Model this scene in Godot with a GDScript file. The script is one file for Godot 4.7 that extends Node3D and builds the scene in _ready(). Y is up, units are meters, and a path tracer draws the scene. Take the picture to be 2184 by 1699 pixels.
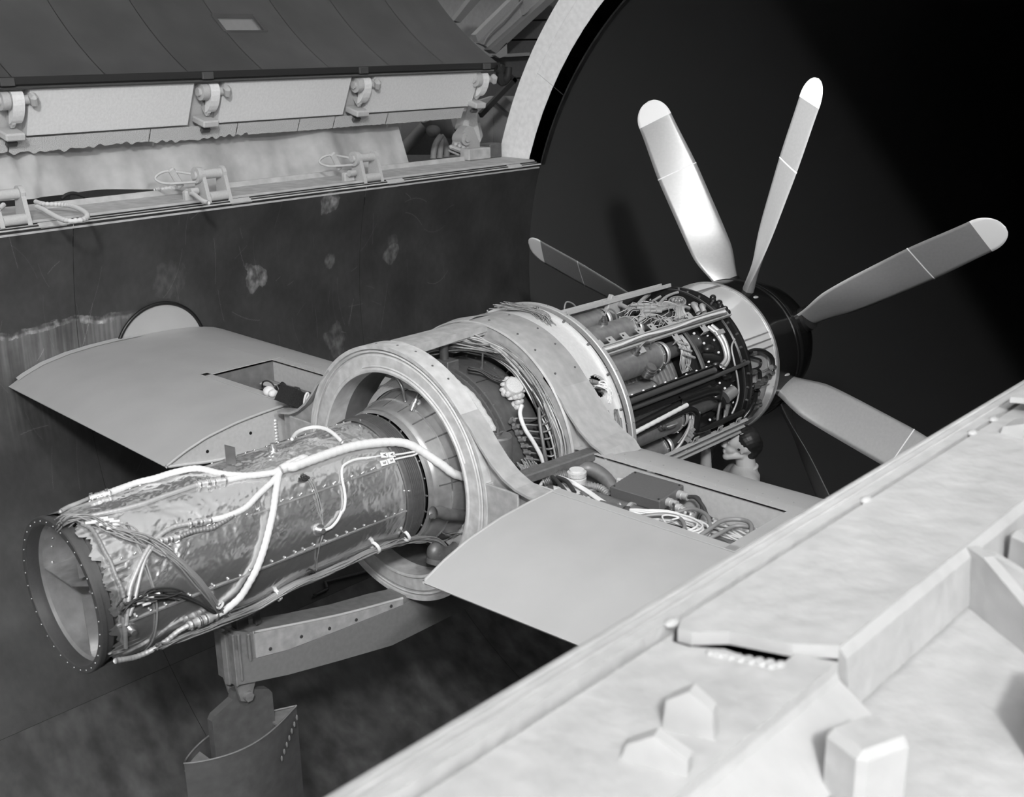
extends Node3D

var used := {}
var origin := {}
var rng := RandomNumberGenerator.new()
var smooth_no := 1
var M := {}

# ---------- small helpers ----------
func g(v: float) -> Color:
	return Color(v, v, v)

func P(a: Array) -> Array:
	var o := []
	for i in range(0, a.size() - 2, 3):
		o.append(Vector3(a[i], a[i + 1], a[i + 2]))
	return o

func Q(a: Array) -> PackedVector2Array:
	var o := PackedVector2Array()
	for i in range(0, a.size() - 1, 2):
		o.append(Vector2(a[i], a[i + 1]))
	return o

func pol(x: float, a: float, r: float) -> Vector3:   # a place on a round body along the engine axis
	return Vector3(x, r * sin(deg_to_rad(a)), r * cos(deg_to_rad(a)))

func pc(r: float, a: Array) -> Array:
	var o := []
	for i in range(0, a.size() - 1, 2):
		o.append(pol(a[i], a[i + 1], r))
	return o

func S() -> SurfaceTool:
	var st := SurfaceTool.new()
	st.begin(Mesh.PRIMITIVE_TRIANGLES)
	return st

func numbered(n: String) -> String:
	var k: int = used.get(n, 0)
	used[n] = k + 1
	return n if k == 0 else "%s_%03d" % [n, k]

func tag(o: Node, label: String, category: String, group := "") -> Node:
	o.set_meta("label", label)
	o.set_meta("category", category)
	if group != "":
		o.set_meta("group", group)
	return o

func thing(n: String, label: String, category: String, at := Vector3.ZERO, group := "") -> Node3D:
	var o := Node3D.new()
	o.name = numbered(n)
	add_child(o)
	o.position = at
	origin[o] = at
	tag(o, label, category, group)
	return o

func mesh_of(st: SurfaceTool) -> ArrayMesh:
	st.generate_normals()
	return st.commit()

func part(n: String, st: SurfaceTool, m: Material, parent: Node) -> MeshInstance3D:
	var o := MeshInstance3D.new()
	o.name = n
	o.mesh = mesh_of(st)
	o.material_override = m
	parent.add_child(o, true)
	if origin.has(parent):
		o.position = -origin[parent]
	return o

func stuff(n: String, st: SurfaceTool, m: Material, parent: Node) -> MeshInstance3D:
	var o := part(n, st, m, parent)
	o.set_meta("kind", "stuff")
	return o

func one(n: String, st: SurfaceTool, m: Material, label: String, category: String, group := "") -> MeshInstance3D:
	var o := MeshInstance3D.new()
	o.name = numbered(n)
	o.mesh = mesh_of(st)
	o.material_override = m
	add_child(o)
	tag(o, label, category, group)
	return o

func struct(n: String, st: SurfaceTool, m: Material, parent: Node = null) -> MeshInstance3D:
	if parent != null:
		return part(n, st, m, parent)
	var o := MeshInstance3D.new()
	o.name = n
	o.mesh = mesh_of(st)
	o.material_override = m
	add_child(o)
	o.set_meta("kind", "structure")
	return o

func flat(st: SurfaceTool) -> void:
	st.set_smooth_group(-1)

func soft(st: SurfaceTool) -> void:
	smooth_no += 1
	st.set_smooth_group(smooth_no)

func tri(st: SurfaceTool, a: Vector3, b: Vector3, c: Vector3) -> void:
	st.add_vertex(a)
	st.add_vertex(b)
	st.add_vertex(c)

func quad(st: SurfaceTool, a: Vector3, b: Vector3, c: Vector3, d: Vector3) -> void:
	tri(st, a, b, c)
	tri(st, a, c, d)

# a box with chamfered edges; t turns and places it
func box(st: SurfaceTool, s: Vector3, t: Transform3D, bev := 0.0) -> void:
	flat(st)
	var h := s * 0.5
	bev = minf(bev, minf(h.x, minf(h.y, h.z)) * 0.8)
	for ax in 3:
		var bx := (ax + 1) % 3
		var cx := (ax + 2) % 3
		for sg in [-1.0, 1.0]:
			var v := []
			for k in [[-1, -1], [1, -1], [1, 1], [-1, 1]]:
				var p := Vector3.ZERO
				p[ax] = sg * h[ax]
				p[bx] = k[0] * (h[bx] - bev)
				p[cx] = k[1] * (h[cx] - bev)
				v.append(t * p)
			if sg > 0:
				quad(st, v[3], v[2], v[1], v[0])
			else:
				quad(st, v[0], v[1], v[2], v[3])
	if bev <= 0.0:
		return
	for ax in 3:
		var bx := (ax + 1) % 3
		var cx := (ax + 2) % 3
		for sb in [-1.0, 1.0]:
			for sc in [-1.0, 1.0]:
				var v := []
				for k in [[-1, 0], [1, 0], [1, 1], [-1, 1]]:
					var p := Vector3.ZERO
					p[ax] = k[0] * (h[ax] - bev)
					p[bx] = sb * (h[bx] - (bev if k[1] == 1 else 0.0))
					p[cx] = sc * (h[cx] - (0.0 if k[1] == 1 else bev))
					v.append(t * p)
				if sb * sc > 0:
					quad(st, v[0], v[1], v[2], v[3])
				else:
					quad(st, v[3], v[2], v[1], v[0])
	for sx in [-1.0, 1.0]:
		for sy in [-1.0, 1.0]:
			for sz in [-1.0, 1.0]:
				var a := t * Vector3(sx * h.x, sy * (h.y - bev), sz * (h.z - bev))
				var b := t * Vector3(sx * (h.x - bev), sy * h.y, sz * (h.z - bev))
				var c := t * Vector3(sx * (h.x - bev), sy * (h.y - bev), sz * h.z)
				if sx * sy * sz > 0:
					tri(st, a, c, b)
				else:
					tri(st, a, b, c)

func at(p: Vector3) -> Transform3D:
	return Transform3D(Basis(), p)

# frame whose x runs from a to b
func along(a: Vector3, b: Vector3, up := Vector3.UP) -> Transform3D:
	var x := (b - a).normalized()
	if absf(x.dot(up)) > 0.98:
		up = Vector3(0.3, 0.1, 1).normalized()
	var z := x.cross(up).normalized()
	var y := z.cross(x)
	return Transform3D(Basis(x, y, z), (a + b) * 0.5)

func bar(st: SurfaceTool, a: Vector3, b: Vector3, w: float, h: float, bev := 0.003, up := Vector3.UP) -> void:
	box(st, Vector3(a.distance_to(b), h, w), along(a, b, up), bev)

# an outline in the plane (ux, uy) pushed from n0 to n1 along un
func prism(st: SurfaceTool, poly: PackedVector2Array, o: Vector3, ux: Vector3, uy: Vector3, un: Vector3, n0: float, n1: float) -> void:
	flat(st)
	if Geometry2D.is_polygon_clockwise(poly):
		poly = poly.duplicate()
		poly.reverse()
	var flip := ux.cross(uy).dot(un) < 0
	var f := func(p: Vector2, n: float): return o + ux * p.x + uy * p.y + un * n
	var ids := Geometry2D.triangulate_polygon(poly)
	for i in range(0, ids.size(), 3):
		var a := poly[ids[i]]
		var b := poly[ids[i + 1]]
		var c := poly[ids[i + 2]]
		if (b - a).cross(c - a) < 0:
			var q := b
			b = c
			c = q
		var lo := n0
		var hi := n1
		if flip:
			lo = n1
			hi = n0
		tri(st, f.call(a, hi), f.call(c, hi), f.call(b, hi))
		tri(st, f.call(a, lo), f.call(b, lo), f.call(c, lo))
	for i in poly.size():
		var a := poly[i]
		var b := poly[(i + 1) % poly.size()]
		if flip:
			quad(st, f.call(a, n0), f.call(b, n0), f.call(b, n1), f.call(a, n1))
		else:
			quad(st, f.call(a, n0), f.call(a, n1), f.call(b, n1), f.call(b, n0))

func prism_x(st: SurfaceTool, poly: PackedVector2Array, x0: float, x1: float) -> void:   # outline in (y, z)
	prism(st, poly, Vector3.ZERO, Vector3.UP, Vector3.BACK, Vector3.RIGHT, x0, x1)

func prism_y(st: SurfaceTool, poly: PackedVector2Array, y0: float, y1: float) -> void:   # outline in (x, z)
	prism(st, poly, Vector3.ZERO, Vector3.RIGHT, Vector3.BACK, Vector3.UP, y0, y1)

func prism_z(st: SurfaceTool, poly: PackedVector2Array, z0: float, z1: float) -> void:   # outline in (x, y)
	prism(st, poly, Vector3.ZERO, Vector3.RIGHT, Vector3.UP, Vector3.BACK, z0, z1)

# turned body: prof holds x, r, x, r ...; axis = x of t
func lathe(st: SurfaceTool, prof: Array, seg := 64, a0 := 0.0, a1 := 360.0, t := Transform3D()) -> void:
	var last := Vector2.ZERO
	soft(st)
	for i in range(0, prof.size() - 3, 2):
		var p := Vector2(prof[i], prof[i + 1])
		var q := Vector2(prof[i + 2], prof[i + 3])
		if p.distance_to(q) < 1e-6:
			continue
		var dir := (q - p).normalized()
		if last.dot(dir) < 0.85:
			soft(st)
		last = dir
		for k in seg:
			var u := deg_to_rad(lerpf(a0, a1, float(k) / seg))
			var w := deg_to_rad(lerpf(a0, a1, float(k + 1) / seg))
			var A := t * Vector3(p.x, p.y * sin(u), p.y * cos(u))
			var B := t * Vector3(q.x, q.y * sin(u), q.y * cos(u))
			var C := t * Vector3(q.x, q.y * sin(w), q.y * cos(w))
			var D := t * Vector3(p.x, p.y * sin(w), p.y * cos(w))
			if q.y > 1e-6:
				tri(st, A, B, C)
			if p.y > 1e-6:
				tri(st, A, C, D)

func cyl(st: SurfaceTool, a: Vector3, b: Vector3, r: float, r2 := -1.0, seg := 14) -> void:
	var h := a.distance_to(b) * 0.5
	if r2 < 0:
		r2 = r
	lathe(st, [-h, 0, -h, r, h, r2, h, 0], seg, 0, 360, along(a, b))

func ball(st: SurfaceTool, c: Vector3, r: Vector3, n := 12) -> void:
	var prof := []
	for i in n + 1:
		var u := PI * i / n
		prof.append_array([-cos(u), sin(u)])
	lathe(st, prof, n * 2, 0, 360, Transform3D(Basis.from_scale(r), c))

func curve(pts: Array, sub := 6) -> Array:
	var o := []
	var n := pts.size()
	for i in n - 1:
		var p0: Vector3 = pts[maxi(i - 1, 0)]
		var p1: Vector3 = pts[i]
		var p2: Vector3 = pts[i + 1]
		var p3: Vector3 = pts[mini(i + 2, n - 1)]
		for k in sub:
			o.append(p1.cubic_interpolate(p2, p0, p3, float(k) / sub))
	o.append(pts[n - 1])
	return o

# a round hose along pts; pitch and amp give it rings
func tube(st: SurfaceTool, pts: Array, r: float, sides := 8, sub := 6, pitch := 0.0, amp := 0.0) -> void:
	var c := curve(pts, sub)
	if pitch > 0.0:
		var d := [c[0]]
		for i in c.size() - 1:
			var p: Vector3 = c[i]
			var q: Vector3 = c[i + 1]
			var n := maxi(1, int(ceil(p.distance_to(q) / (pitch * 0.25))))
			for k in n:
				d.append(p.lerp(q, float(k + 1) / n))
		c = d
	soft(st)
	var up := Vector3.UP
	var prev := []
	var dist := 0.0
	for i in c.size():
		var p: Vector3 = c[i]
		var dir: Vector3 = (c[mini(i + 1, c.size() - 1)] - c[maxi(i - 1, 0)]).normalized()
		if dir == Vector3.ZERO:
			dir = Vector3.RIGHT
		if i == 0 and absf(dir.dot(up)) > 0.95:
			up = Vector3.RIGHT
		up = (up - dir * up.dot(dir)).normalized()
		var side := dir.cross(up)
		if i > 0:
			dist += p.distance_to(c[i - 1])
		var rr := r
		if pitch > 0.0:
			rr = r * (1.0 + amp * sin(TAU * dist / pitch))
		var ring := []
		for k in sides:
			var a := TAU * k / sides
			ring.append(p + (up * cos(a) + side * sin(a)) * rr)
		if i > 0:
			for k in sides:
				var m := (k + 1) % sides
				quad(st, prev[k], prev[m], ring[m], ring[k])
		else:
			for k in range(1, sides - 1):
				tri(st, ring[0], ring[k], ring[k + 1])
		if i == c.size() - 1:
			for k in range(1, sides - 1):
				tri(st, ring[0], ring[k + 1], ring[k])
		prev = ring

# many thin wires that follow one path, each a little astray
func wires(st: SurfaceTool, pts: Array, n: int, spread: float, r: float, stray := 0.5, sides := 5, sub := 4) -> void:
	for w in n:
		var base := Vector3(rng.randfn(), rng.randfn(), rng.randfn()) * spread * 0.6
		var q := []
		for p in pts:
			q.append(p + base + Vector3(rng.randfn(), rng.randfn(), rng.randfn()) * spread * stray * 0.5)
		tube(st, q, r * rng.randf_range(0.8, 1.25), sides, sub)

func bolts(st: SurfaceTool, x: float, r: float, n: int, rad: float, a0 := 0.0, a1 := 360.0, h := 0.006) -> void:
	for i in n:
		var a := lerpf(a0, a1, float(i) / n)
		cyl(st, pol(x, a, r), pol(x - h, a, r), rad, rad * 0.7, 7)

func rivets_out(st: SurfaceTool, x: float, r: float, n: int, rad: float, a0 := 0.0, a1 := 360.0, h := 0.006) -> void:
	for i in n:
		var a := lerpf(a0, a1, float(i) / n)
		cyl(st, pol(x, a, r - 0.002), pol(x, a, r + h), rad, rad * 0.7, 7)

# ---------- materials ----------
func noise(freq: float, lo: float, hi: float, sd: int, kind := FastNoiseLite.TYPE_SIMPLEX_SMOOTH, size := 512, normal := false, bump := 4.0) -> NoiseTexture2D:
	var f := FastNoiseLite.new()
	f.seed = sd
	f.noise_type = kind
	f.frequency = freq
	f.fractal_octaves = 4
	var t := NoiseTexture2D.new()
	t.width = size
	t.height = size
	t.seamless = true
	t.noise = f
	if normal:
		t.as_normal_map = true
		t.bump_strength = bump
	else:
		var gr := Gradient.new()
		gr.set_color(0, g(lo))
		gr.set_color(1, g(hi))
		t.color_ramp = gr
	return t

func mat(c: float, rough: float, metal := 0.0, tex: Texture2D = null, scale := 1.0, bump: Texture2D = null, bs := 1.0) -> StandardMaterial3D:
	var m := StandardMaterial3D.new()
	m.albedo_color = g(c)
	m.roughness = rough
	m.metallic = metal
	m.cull_mode = BaseMaterial3D.CULL_DISABLED
	if tex != null or bump != null:
		m.uv1_triplanar = true
		m.uv1_world_triplanar = true
		m.uv1_scale = Vector3.ONE * scale
	if tex != null:
		m.albedo_texture = tex
	if bump != null:
		m.normal_enabled = true
		m.normal_texture = bump
		m.normal_scale = bs
	return m

func materials() -> void:
	var fine := noise(0.04, 0.93, 1.0, 1)
	var faint := noise(0.01, 0.95, 1.0, 8)
	var blotch := noise(0.012, 0.82, 1.0, 2)
	var faint2 := noise(0.015, 0.9, 1.0, 9)
	var dirt := noise(0.02, 0.45, 1.0, 3)
	var speck := noise(0.12, 0.55, 1.15, 4)
	var grain := noise(0.09, 0, 1, 5, FastNoiseLite.TYPE_SIMPLEX_SMOOTH, 512, true, 3.0)
	var lumps := noise(0.03, 0, 1, 6, FastNoiseLite.TYPE_SIMPLEX_SMOOTH, 512, true, 8.0)
	M.tunnel = mat(0.265, 0.5, 0.0, dirt, 0.45)
	M.tunnel_low = mat(0.43, 0.5, 0.0, dirt, 0.45)
	M.tunnel_dark = mat(0.19, 0.6, 0.0, dirt, 0.5)
	M.tunnel_deep = mat(0.27, 0.6)
	M.lid = mat(0.32, 0.55, 0.0, blotch, 0.4)
	M.black = mat(0.1, 0.4, 0.0)
	M.rubber = mat(0.13, 0.7)
	M.white = mat(0.93, 0.75, 0.0, fine, 2.0, grain, 0.35)
	M.plaster = mat(0.9, 0.9, 0.0, speck, 4.0, lumps, 0.8)
	M.arch = mat(1.0, 0.7, 0.0, fine, 0.7)
	M.sill = mat(0.78, 0.7, 0.0, blotch, 1.2)
	M.lug = mat(0.76, 0.6, 0.0, fine, 3.0)
	M.near = mat(0.72, 0.65, 0.0, faint2, 1.0, lumps, 0.15)
	M.canvas = mat(0.78, 0.95, 0.0, blotch, 0.8)
	M.wing = mat(0.70, 0.5, 0.0, faint, 0.5)
	M.bay = mat(0.74, 0.7, 0.0, fine, 1.5)
	M.frame = mat(0.74, 0.55, 0.1, blotch, 2.0)
	M.frame_face = mat(0.85, 0.55, 0.05, blotch, 2.0)
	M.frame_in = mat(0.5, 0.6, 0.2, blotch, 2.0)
	M.foil = mat(0.9, 0.24, 0.9)
	M.tin = mat(0.82, 0.34, 0.7, blotch, 2.5)
	M.steel = mat(0.6, 0.4, 0.8, blotch, 3.0)
	M.can = mat(0.66, 0.4, 0.5, blotch, 3.0)
	M.dull = mat(0.5, 0.5, 0.6, blotch, 3.0)
	M.engine_black = mat(0.13, 0.3, 0.1)
	M.gloss = mat(0.1, 0.16, 0.0)
	M.chrome = mat(0.96, 0.25, 0.4)
	M.flange = mat(0.4, 0.4, 0.6, fine, 3.0)
	M.alu = mat(0.85, 0.45, 0.6, fine, 2.0)
	M.band = mat(0.9, 0.4, 0.3, fine, 2.0)
	M.blade = mat(0.68, 0.36, 0.45, fine, 2.0)
	M.tip = mat(0.93, 0.5)
	M.wrap = mat(0.87, 0.8, 0.0, fine, 6.0)
	M.hose = mat(0.72, 0.5, 0.4)
	M.wire_light = mat(0.85, 0.6)
	M.wire_mid = mat(0.55, 0.55, 0.3)
	M.wire_dark = mat(0.2, 0.55)
	M.bright = mat(0.9, 0.25, 0.9)
	M.wood = mat(0.45, 0.75, 0.0, blotch, 4.0)
	M.box = mat(0.4, 0.55, 0.2, fine, 4.0)
	M.pipe = mat(0.5, 0.5, 0.4, blotch, 4.0)
	M.fibre = mat(0.88, 0.95, 0.0, speck, 6.0, lumps, 1.0)
	M.skin = mat(0.74, 0.55, 0.0)
	M.hair = mat(0.16, 0.5, 0.0, speck, 12.0)
	M.shirt = mat(0.72, 0.9, 0.0, fine, 5.0)
	M.hall = mat(0.78, 0.85, 0.0, fine, 0.5)
	M.siding = mat(0.42, 0.8, 0.0, fine, 1.0)
	M.paint = mat(0.68, 0.6, 0.0, fine, 2.0)
	M.paint_dark = mat(0.22, 0.6)
	M.floor = mat(0.5, 0.85, 0.0, blotch, 0.5)
	M.rope = mat(0.85, 0.9, 0.0, fine, 8.0)
	M.mark = mat(0.95, 0.6)
	M.print = mat(0.12, 0.7)
	M.mast = mat(0.4, 0.6, 0.1, blotch, 2.0)
	M.cap = mat(0.3, 0.45, 0.3)
	M.lid2 = mat(0.305, 0.55, 0.0, blotch, 0.4)
	M.lid3 = mat(0.33, 0.55, 0.0, blotch, 0.4)
	M.lug2 = mat(0.56, 0.6, 0.0, fine, 3.0)
	M.case = mat(0.42, 0.5, 0.4, blotch, 3.0)
	M.beam = mat(0.55, 0.55, 0.15, blotch, 2.5)
	M.wing_grey = mat(0.5, 0.5, 0.0, fine, 1.5)
	M.wood_dark = mat(0.2, 0.7, 0.0, dirt, 8.0)
	M.daylight = mat(0.9, 0.8)
	M.daylight.emission_enabled = true
	M.daylight.emission = g(1.0)
	M.daylight.emission_energy_multiplier = 0.85
	M.glow = mat(0.9, 0.8)
	M.glow.emission_enabled = true
	M.glow.emission = g(1.0)
	M.glow.emission_energy_multiplier = 0.25
	var gl := StandardMaterial3D.new()
	gl.albedo_color = Color(1, 1, 1, 0.12)
	gl.transparency = BaseMaterial3D.TRANSPARENCY_ALPHA
	gl.roughness = 0.05
	M.glass = gl
# ---------- camera, light ----------
func stage() -> void:
	var cam := Camera3D.new()
	cam.name = "camera"
	cam.transform = Transform3D(Basis(Vector3(0.68256, -0.01395, 0.7307), Vector3(0.22914, 0.95349, -0.19584), Vector3(-0.69398, 0.30111, 0.65401)).orthonormalized(), Vector3(-3.1719, 1.98876, 3.92041))
	var att := CameraAttributesPhysical.new()
	att.frustum_focal_length = 150.0
	att.frustum_focus_distance = 6.6
	att.exposure_aperture = 16.0
	cam.attributes = att
	add_child(cam)
	cam.fov = 39.2159
	cam.near = 0.05
	cam.far = 100.0
	cam.current = true
	var we := WorldEnvironment.new()
	we.name = "world"
	var e := Environment.new()
	e.background_mode = Environment.BG_COLOR
	e.background_color = g(0.5)
	e.tonemap_mode = Environment.TONE_MAPPER_LINEAR
	e.tonemap_exposure = 1.0
	e.sdfgi_enabled = true
	e.ssao_enabled = true
	e.ssil_enabled = true
	we.environment = e
	add_child(we)
	lamp_omni("flood_bank", Vector3(-6.5, 6.3, 8.0), 77.0, 0.35)
	spot("flash_lamp", Vector3(-1.9, 3.4, 4.3), Vector3(0.6, -0.2, -2.0), 10.0, 36.0, 1.0, 0.1)
	spot("roof_beam", Vector3(-2.5, 6.4, -0.4), Vector3(3.2, 1.2, 0.3), 150.0, 5.0, 0.7, 0.1)
	area("back_skylight", Vector3(6.5, 6.9, -6.4), Vector2(9.0, 4.0), 7.0)
	area("skylight", Vector3(1.0, 6.9, 1.0), Vector2(13.0, 7.0), 6.0)

func spot(n: String, p: Vector3, to: Vector3, energy: float, half: float, blend: float, size: float) -> void:
	var l := SpotLight3D.new()
	l.name = n
	l.light_energy = energy
	l.light_size = size
	l.spot_range = 60.0
	l.spot_attenuation = 2.0
	l.spot_angle = half
	l.spot_angle_attenuation = blend
	l.shadow_enabled = true
	add_child(l, true)
	l.look_at_from_position(p, to, Vector3.UP)

func lamp_omni(n: String, p: Vector3, energy: float, size: float) -> void:
	var l := OmniLight3D.new()
	l.name = n
	l.light_energy = energy
	l.light_size = size
	l.omni_range = 40.0
	l.omni_attenuation = 2.0
	l.shadow_enabled = true
	l.position = p
	add_child(l, true)

func area(n: String, p: Vector3, size: Vector2, energy: float) -> void:
	var l := AreaLight3D.new()
	l.name = n
	l.area_size = size
	l.light_energy = energy
	l.shadow_enabled = true
	l.position = p
	l.rotation.x = -PI / 2
	add_child(l, true)

# ---------- the tunnel, its lid and the hall round it ----------
func wall_picture() -> ImageTexture:
	var w := 2048
	var h := 1024
	var im := Image.create(w, h, false, Image.FORMAT_RGB8)
	var f := FastNoiseLite.new()
	f.seed = 11
	f.frequency = 0.006
	f.fractal_octaves = 5
	var f2 := FastNoiseLite.new()
	f2.seed = 12
	f2.frequency = 0.05
	# x in metres from -1 to 5, angle below the lip in degrees from 161 to 251
	for j in h:
		var a := 161.0 + 90.0 * j / h
		for i in w:
			var x := -1.0 + 6.0 * i / w
			var n := f.get_noise_2d(i, j * 1.3)
			var v := 0.235 + 0.05 * n + 0.02 * f2.get_noise_2d(i, j) + 0.07 * smoothstep(188.0, 206.0, a) * (1.0 - smoothstep(-0.6, 1.6, x))
			# the washed lower band with its scuffed edge, at the wing's end of the tunnel
			var edge := 174.2 + 1.1 * n
			var k := smoothstep(edge - 0.15, edge + 0.15, a) * (1.0 - smoothstep(178.0, 192.0, a)) * (1.0 - smoothstep(0.3, 1.0, x))
			var st := f2.get_noise_2d(i * 1.5, j * 0.08)
			v += k * (0.14 + 0.12 * st + 0.06 * n)
			if absf(a - edge) < 0.45 and x < 0.55:
				v += 0.32 * maxf(0.0, f2.get_noise_2d(i * 0.8, j * 0.8) + 0.35) * (1.0 - smoothstep(0.2, 0.55, x))
			im.set_pixel(i, j, g(clampf(v, 0.05, 0.9)))
	# patches rubbed bare
	for s in [[1.46, 172.7, 0.09, 0.32], [2.11, 163.4, 0.085, 0.28], [2.16, 172.1, 0.055, 0.22], [2.78, 172.9, 0.07, 0.2], [2.17, 184.2, 0.1, 0.16], [2.78, 171.0, 0.05, 0.1], [0.75, 171.3, 0.12, 0.06]]:
		var cx: float = (s[0] + 1.0) / 6.0 * w
		var cy: float = (s[1] - 161.0) / 90.0 * h
		var rx: float = s[2] / 6.0 * w
		var ry: float = s[2] * 1.2 / (3.05 * PI / 2) * h
		for j in range(int(cy - ry * 1.5), int(cy + ry * 1.5)):
			for i in range(int(cx - rx * 1.5), int(cx + rx * 1.5)):
				if i < 0 or j < 0 or i >= w or j >= h:
					continue
				var d := Vector2((i - cx) / rx, (j - cy) / ry).length() + 0.7 * f.get_noise_2d(i * 3, j * 3)
				if d < 1.0:
					var v := im.get_pixel(i, j).r
					im.set_pixel(i, j, g(minf(0.8, v + s[3] * (1.0 - d * 0.5) * (0.75 + f2.get_noise_2d(i, j)))))
	# scratches
	var r := RandomNumberGenerator.new()
	r.seed = 5
	for s in 90:
		var p := Vector2(r.randf_range(100, 1500), r.randf_range(0, 330))
		var d := Vector2(r.randf_range(-0.5, 0.5), 1.0).normalized() if r.randf() < 0.6 else Vector2(1, r.randf_range(-0.8, 0.5)).normalized()
		var bend := r.randf_range(-0.012, 0.012)
		var light := r.randf_range(0.03, 0.16)
		for k in r.randi_range(15, 90):
			p += d
			d = d.rotated(bend)
			if p.x >= 0 and p.y >= 0 and p.x < w and p.y < h:
				im.set_pixelv(Vector2i(p), g(minf(0.7, im.get_pixelv(Vector2i(p)).r + light)))
	return ImageTexture.create_from_image(im)

# a curved plate between two radii, with its edges
func shell(st: SurfaceTool, x0: float, x1: float, r0: float, r1: float, a0: float, a1: float, seg: int) -> void:
	lathe(st, [x0, r0, x0, r1, x1, r1, x1, r0, x0, r0], seg, a0, a1)
	if absf(a1 - a0) < 359.0:
		flat(st)
		for a in [a0, a1]:
			quad(st, pol(x0, a, r0), pol(x0, a, r1), pol(x1, a, r1), pol(x1, a, r0))

func tunnel() -> void:
	var st := S()
	shell(st, -7.0, 4.3, 3.052, 3.2, 164.6, 375.6, 72)
	var wall := struct("wall_tunnel", st, M.tunnel_dark)
	var pic := wall_picture()
	var pm := mat(1.0, 0.45)
	pm.albedo_texture = pic
	pm.texture_repeat = false
	var xs := [-7.0, -2.7, 0.07, 2.45, 4.486]
	var an := [161.6, 220.0, 300.0, 379.8]
	for i in 4:
		for j in 3:
			st = S()
			# the lining plate, with texture coordinates on the far side
			soft(st)
			var x0: float = xs[i] + 0.002
			var x1: float = xs[i + 1] - 0.002
			var n := 24
			for k in n:
				var a: float = lerpf(an[j] + 0.03, an[j + 1] - 0.03, float(k) / n)
				var b: float = lerpf(an[j] + 0.03, an[j + 1] - 0.03, float(k + 1) / n)
				var nx := 6
				for q in nx:
					var u0 := lerpf(x0, x1, float(q) / nx)
					var u1 := lerpf(x0, x1, float(q + 1) / nx)
					for v in [[u0, b], [u1, b], [u1, a], [u0, b], [u1, a], [u0, a]]:
						st.set_uv(Vector2((v[0] + 1.0) / 6.0, (v[1] - 161.0) / 90.0))
						st.add_vertex(pol(v[0], v[1], 3.05))
			part("panel", st, pm if j == 0 else M.tunnel_low, wall)
	# beyond the opening the tunnel is a whole round
	st = S()
	shell(st, 4.486, 26.0, 3.05, 3.2, 0, 360, 96)
	struct("wall_tunnel_far", st, M.tunnel_deep)
	st = S()
	lathe(st, [26.0, 0.0, 26.0, 3.2, 26.1, 3.2, 26.1, 0.0], 64)
	struct("wall_tunnel_end", st, M.tunnel_dark)
	st = S()
	lathe(st, [-7.0, 0.0, -7.0, 3.2, -7.1, 3.2, -7.1, 0.0], 64, 161, 380)
	struct("wall_tunnel_start", st, M.tunnel_dark)
	# white end face of the opening
	st = S()
	shell(st, 4.52, 4.8, 3.06, 3.54, 12, 167, 60)
	var arch := struct("trim_1", st, M.arch)
	var cuts := [12.0, 30.0, 60.0, 90.0, 120.0, 149.15, 167.0]
	for i in cuts.size() - 1:
		st = S()
		shell(st, 4.486, 4.52, 3.055, 3.41, cuts[i] + 0.04, cuts[i + 1] - 0.04, 24)
		part("face_plate", st, M.arch, arch)
	st = S()
	shell(st, 4.492, 4.52, 3.416, 3.57, 12, 167, 70)
	part("outer_strip", st, M.arch, arch)
	st = S()
	shell(st, 4.478, 4.53, 3.04, 3.056, 19.8, 161.6, 70)
	part("edge_strip", st, M.tunnel_dark, arch)

func far_sill() -> void:
	var st := S()
	prism_x(st, Q([0.955, -2.9, 1.0, -2.97, 1.01, -3.46, 0.93, -3.46, 0.9, -3.05, 0.93, -2.9]), -7.0, 4.47)
	var sill := struct("trim_2", st, M.sill)
	st = S()
	prism_x(st, Q([1.005, -3.36, 1.045, -3.37, 1.045, -3.385, 1.005, -3.39]), -7, 4.47)
	part("rear_rail", st, M.sill, sill)
	for e in [[0.966, -2.884, 0.006], [0.972, -2.91, 0.005], [0.984, -2.936, 0.005]]:
		st = S()
		tube(st, [Vector3(-7, e[0], e[1]), Vector3(0, e[0], e[1]), Vector3(4.47, e[0], e[1])], e[2], 6, 1)
		part("seal_rail", st, M.sill if e[1] > -2.9 else M.rubber, sill)
	for x in [-0.06, 1.31, 2.76, 4.15]:
		st = S()
		box(st, Vector3(0.17, 0.012, 0.05), Transform3D(Basis(Vector3.RIGHT, 0.55), Vector3(x, 0.972, -2.905)), 0.003)
		part("splice_plate", st, M.lug, sill)
	st = S()
	for i in 46:
		cyl(st, Vector3(-1.0 + i * 0.12, 1.0, -3.41), Vector3(-1.0 + i * 0.12, 1.02, -3.41), 0.009, 0.006, 6)
	part("rivet_row", st, M.sill, sill)

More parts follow.
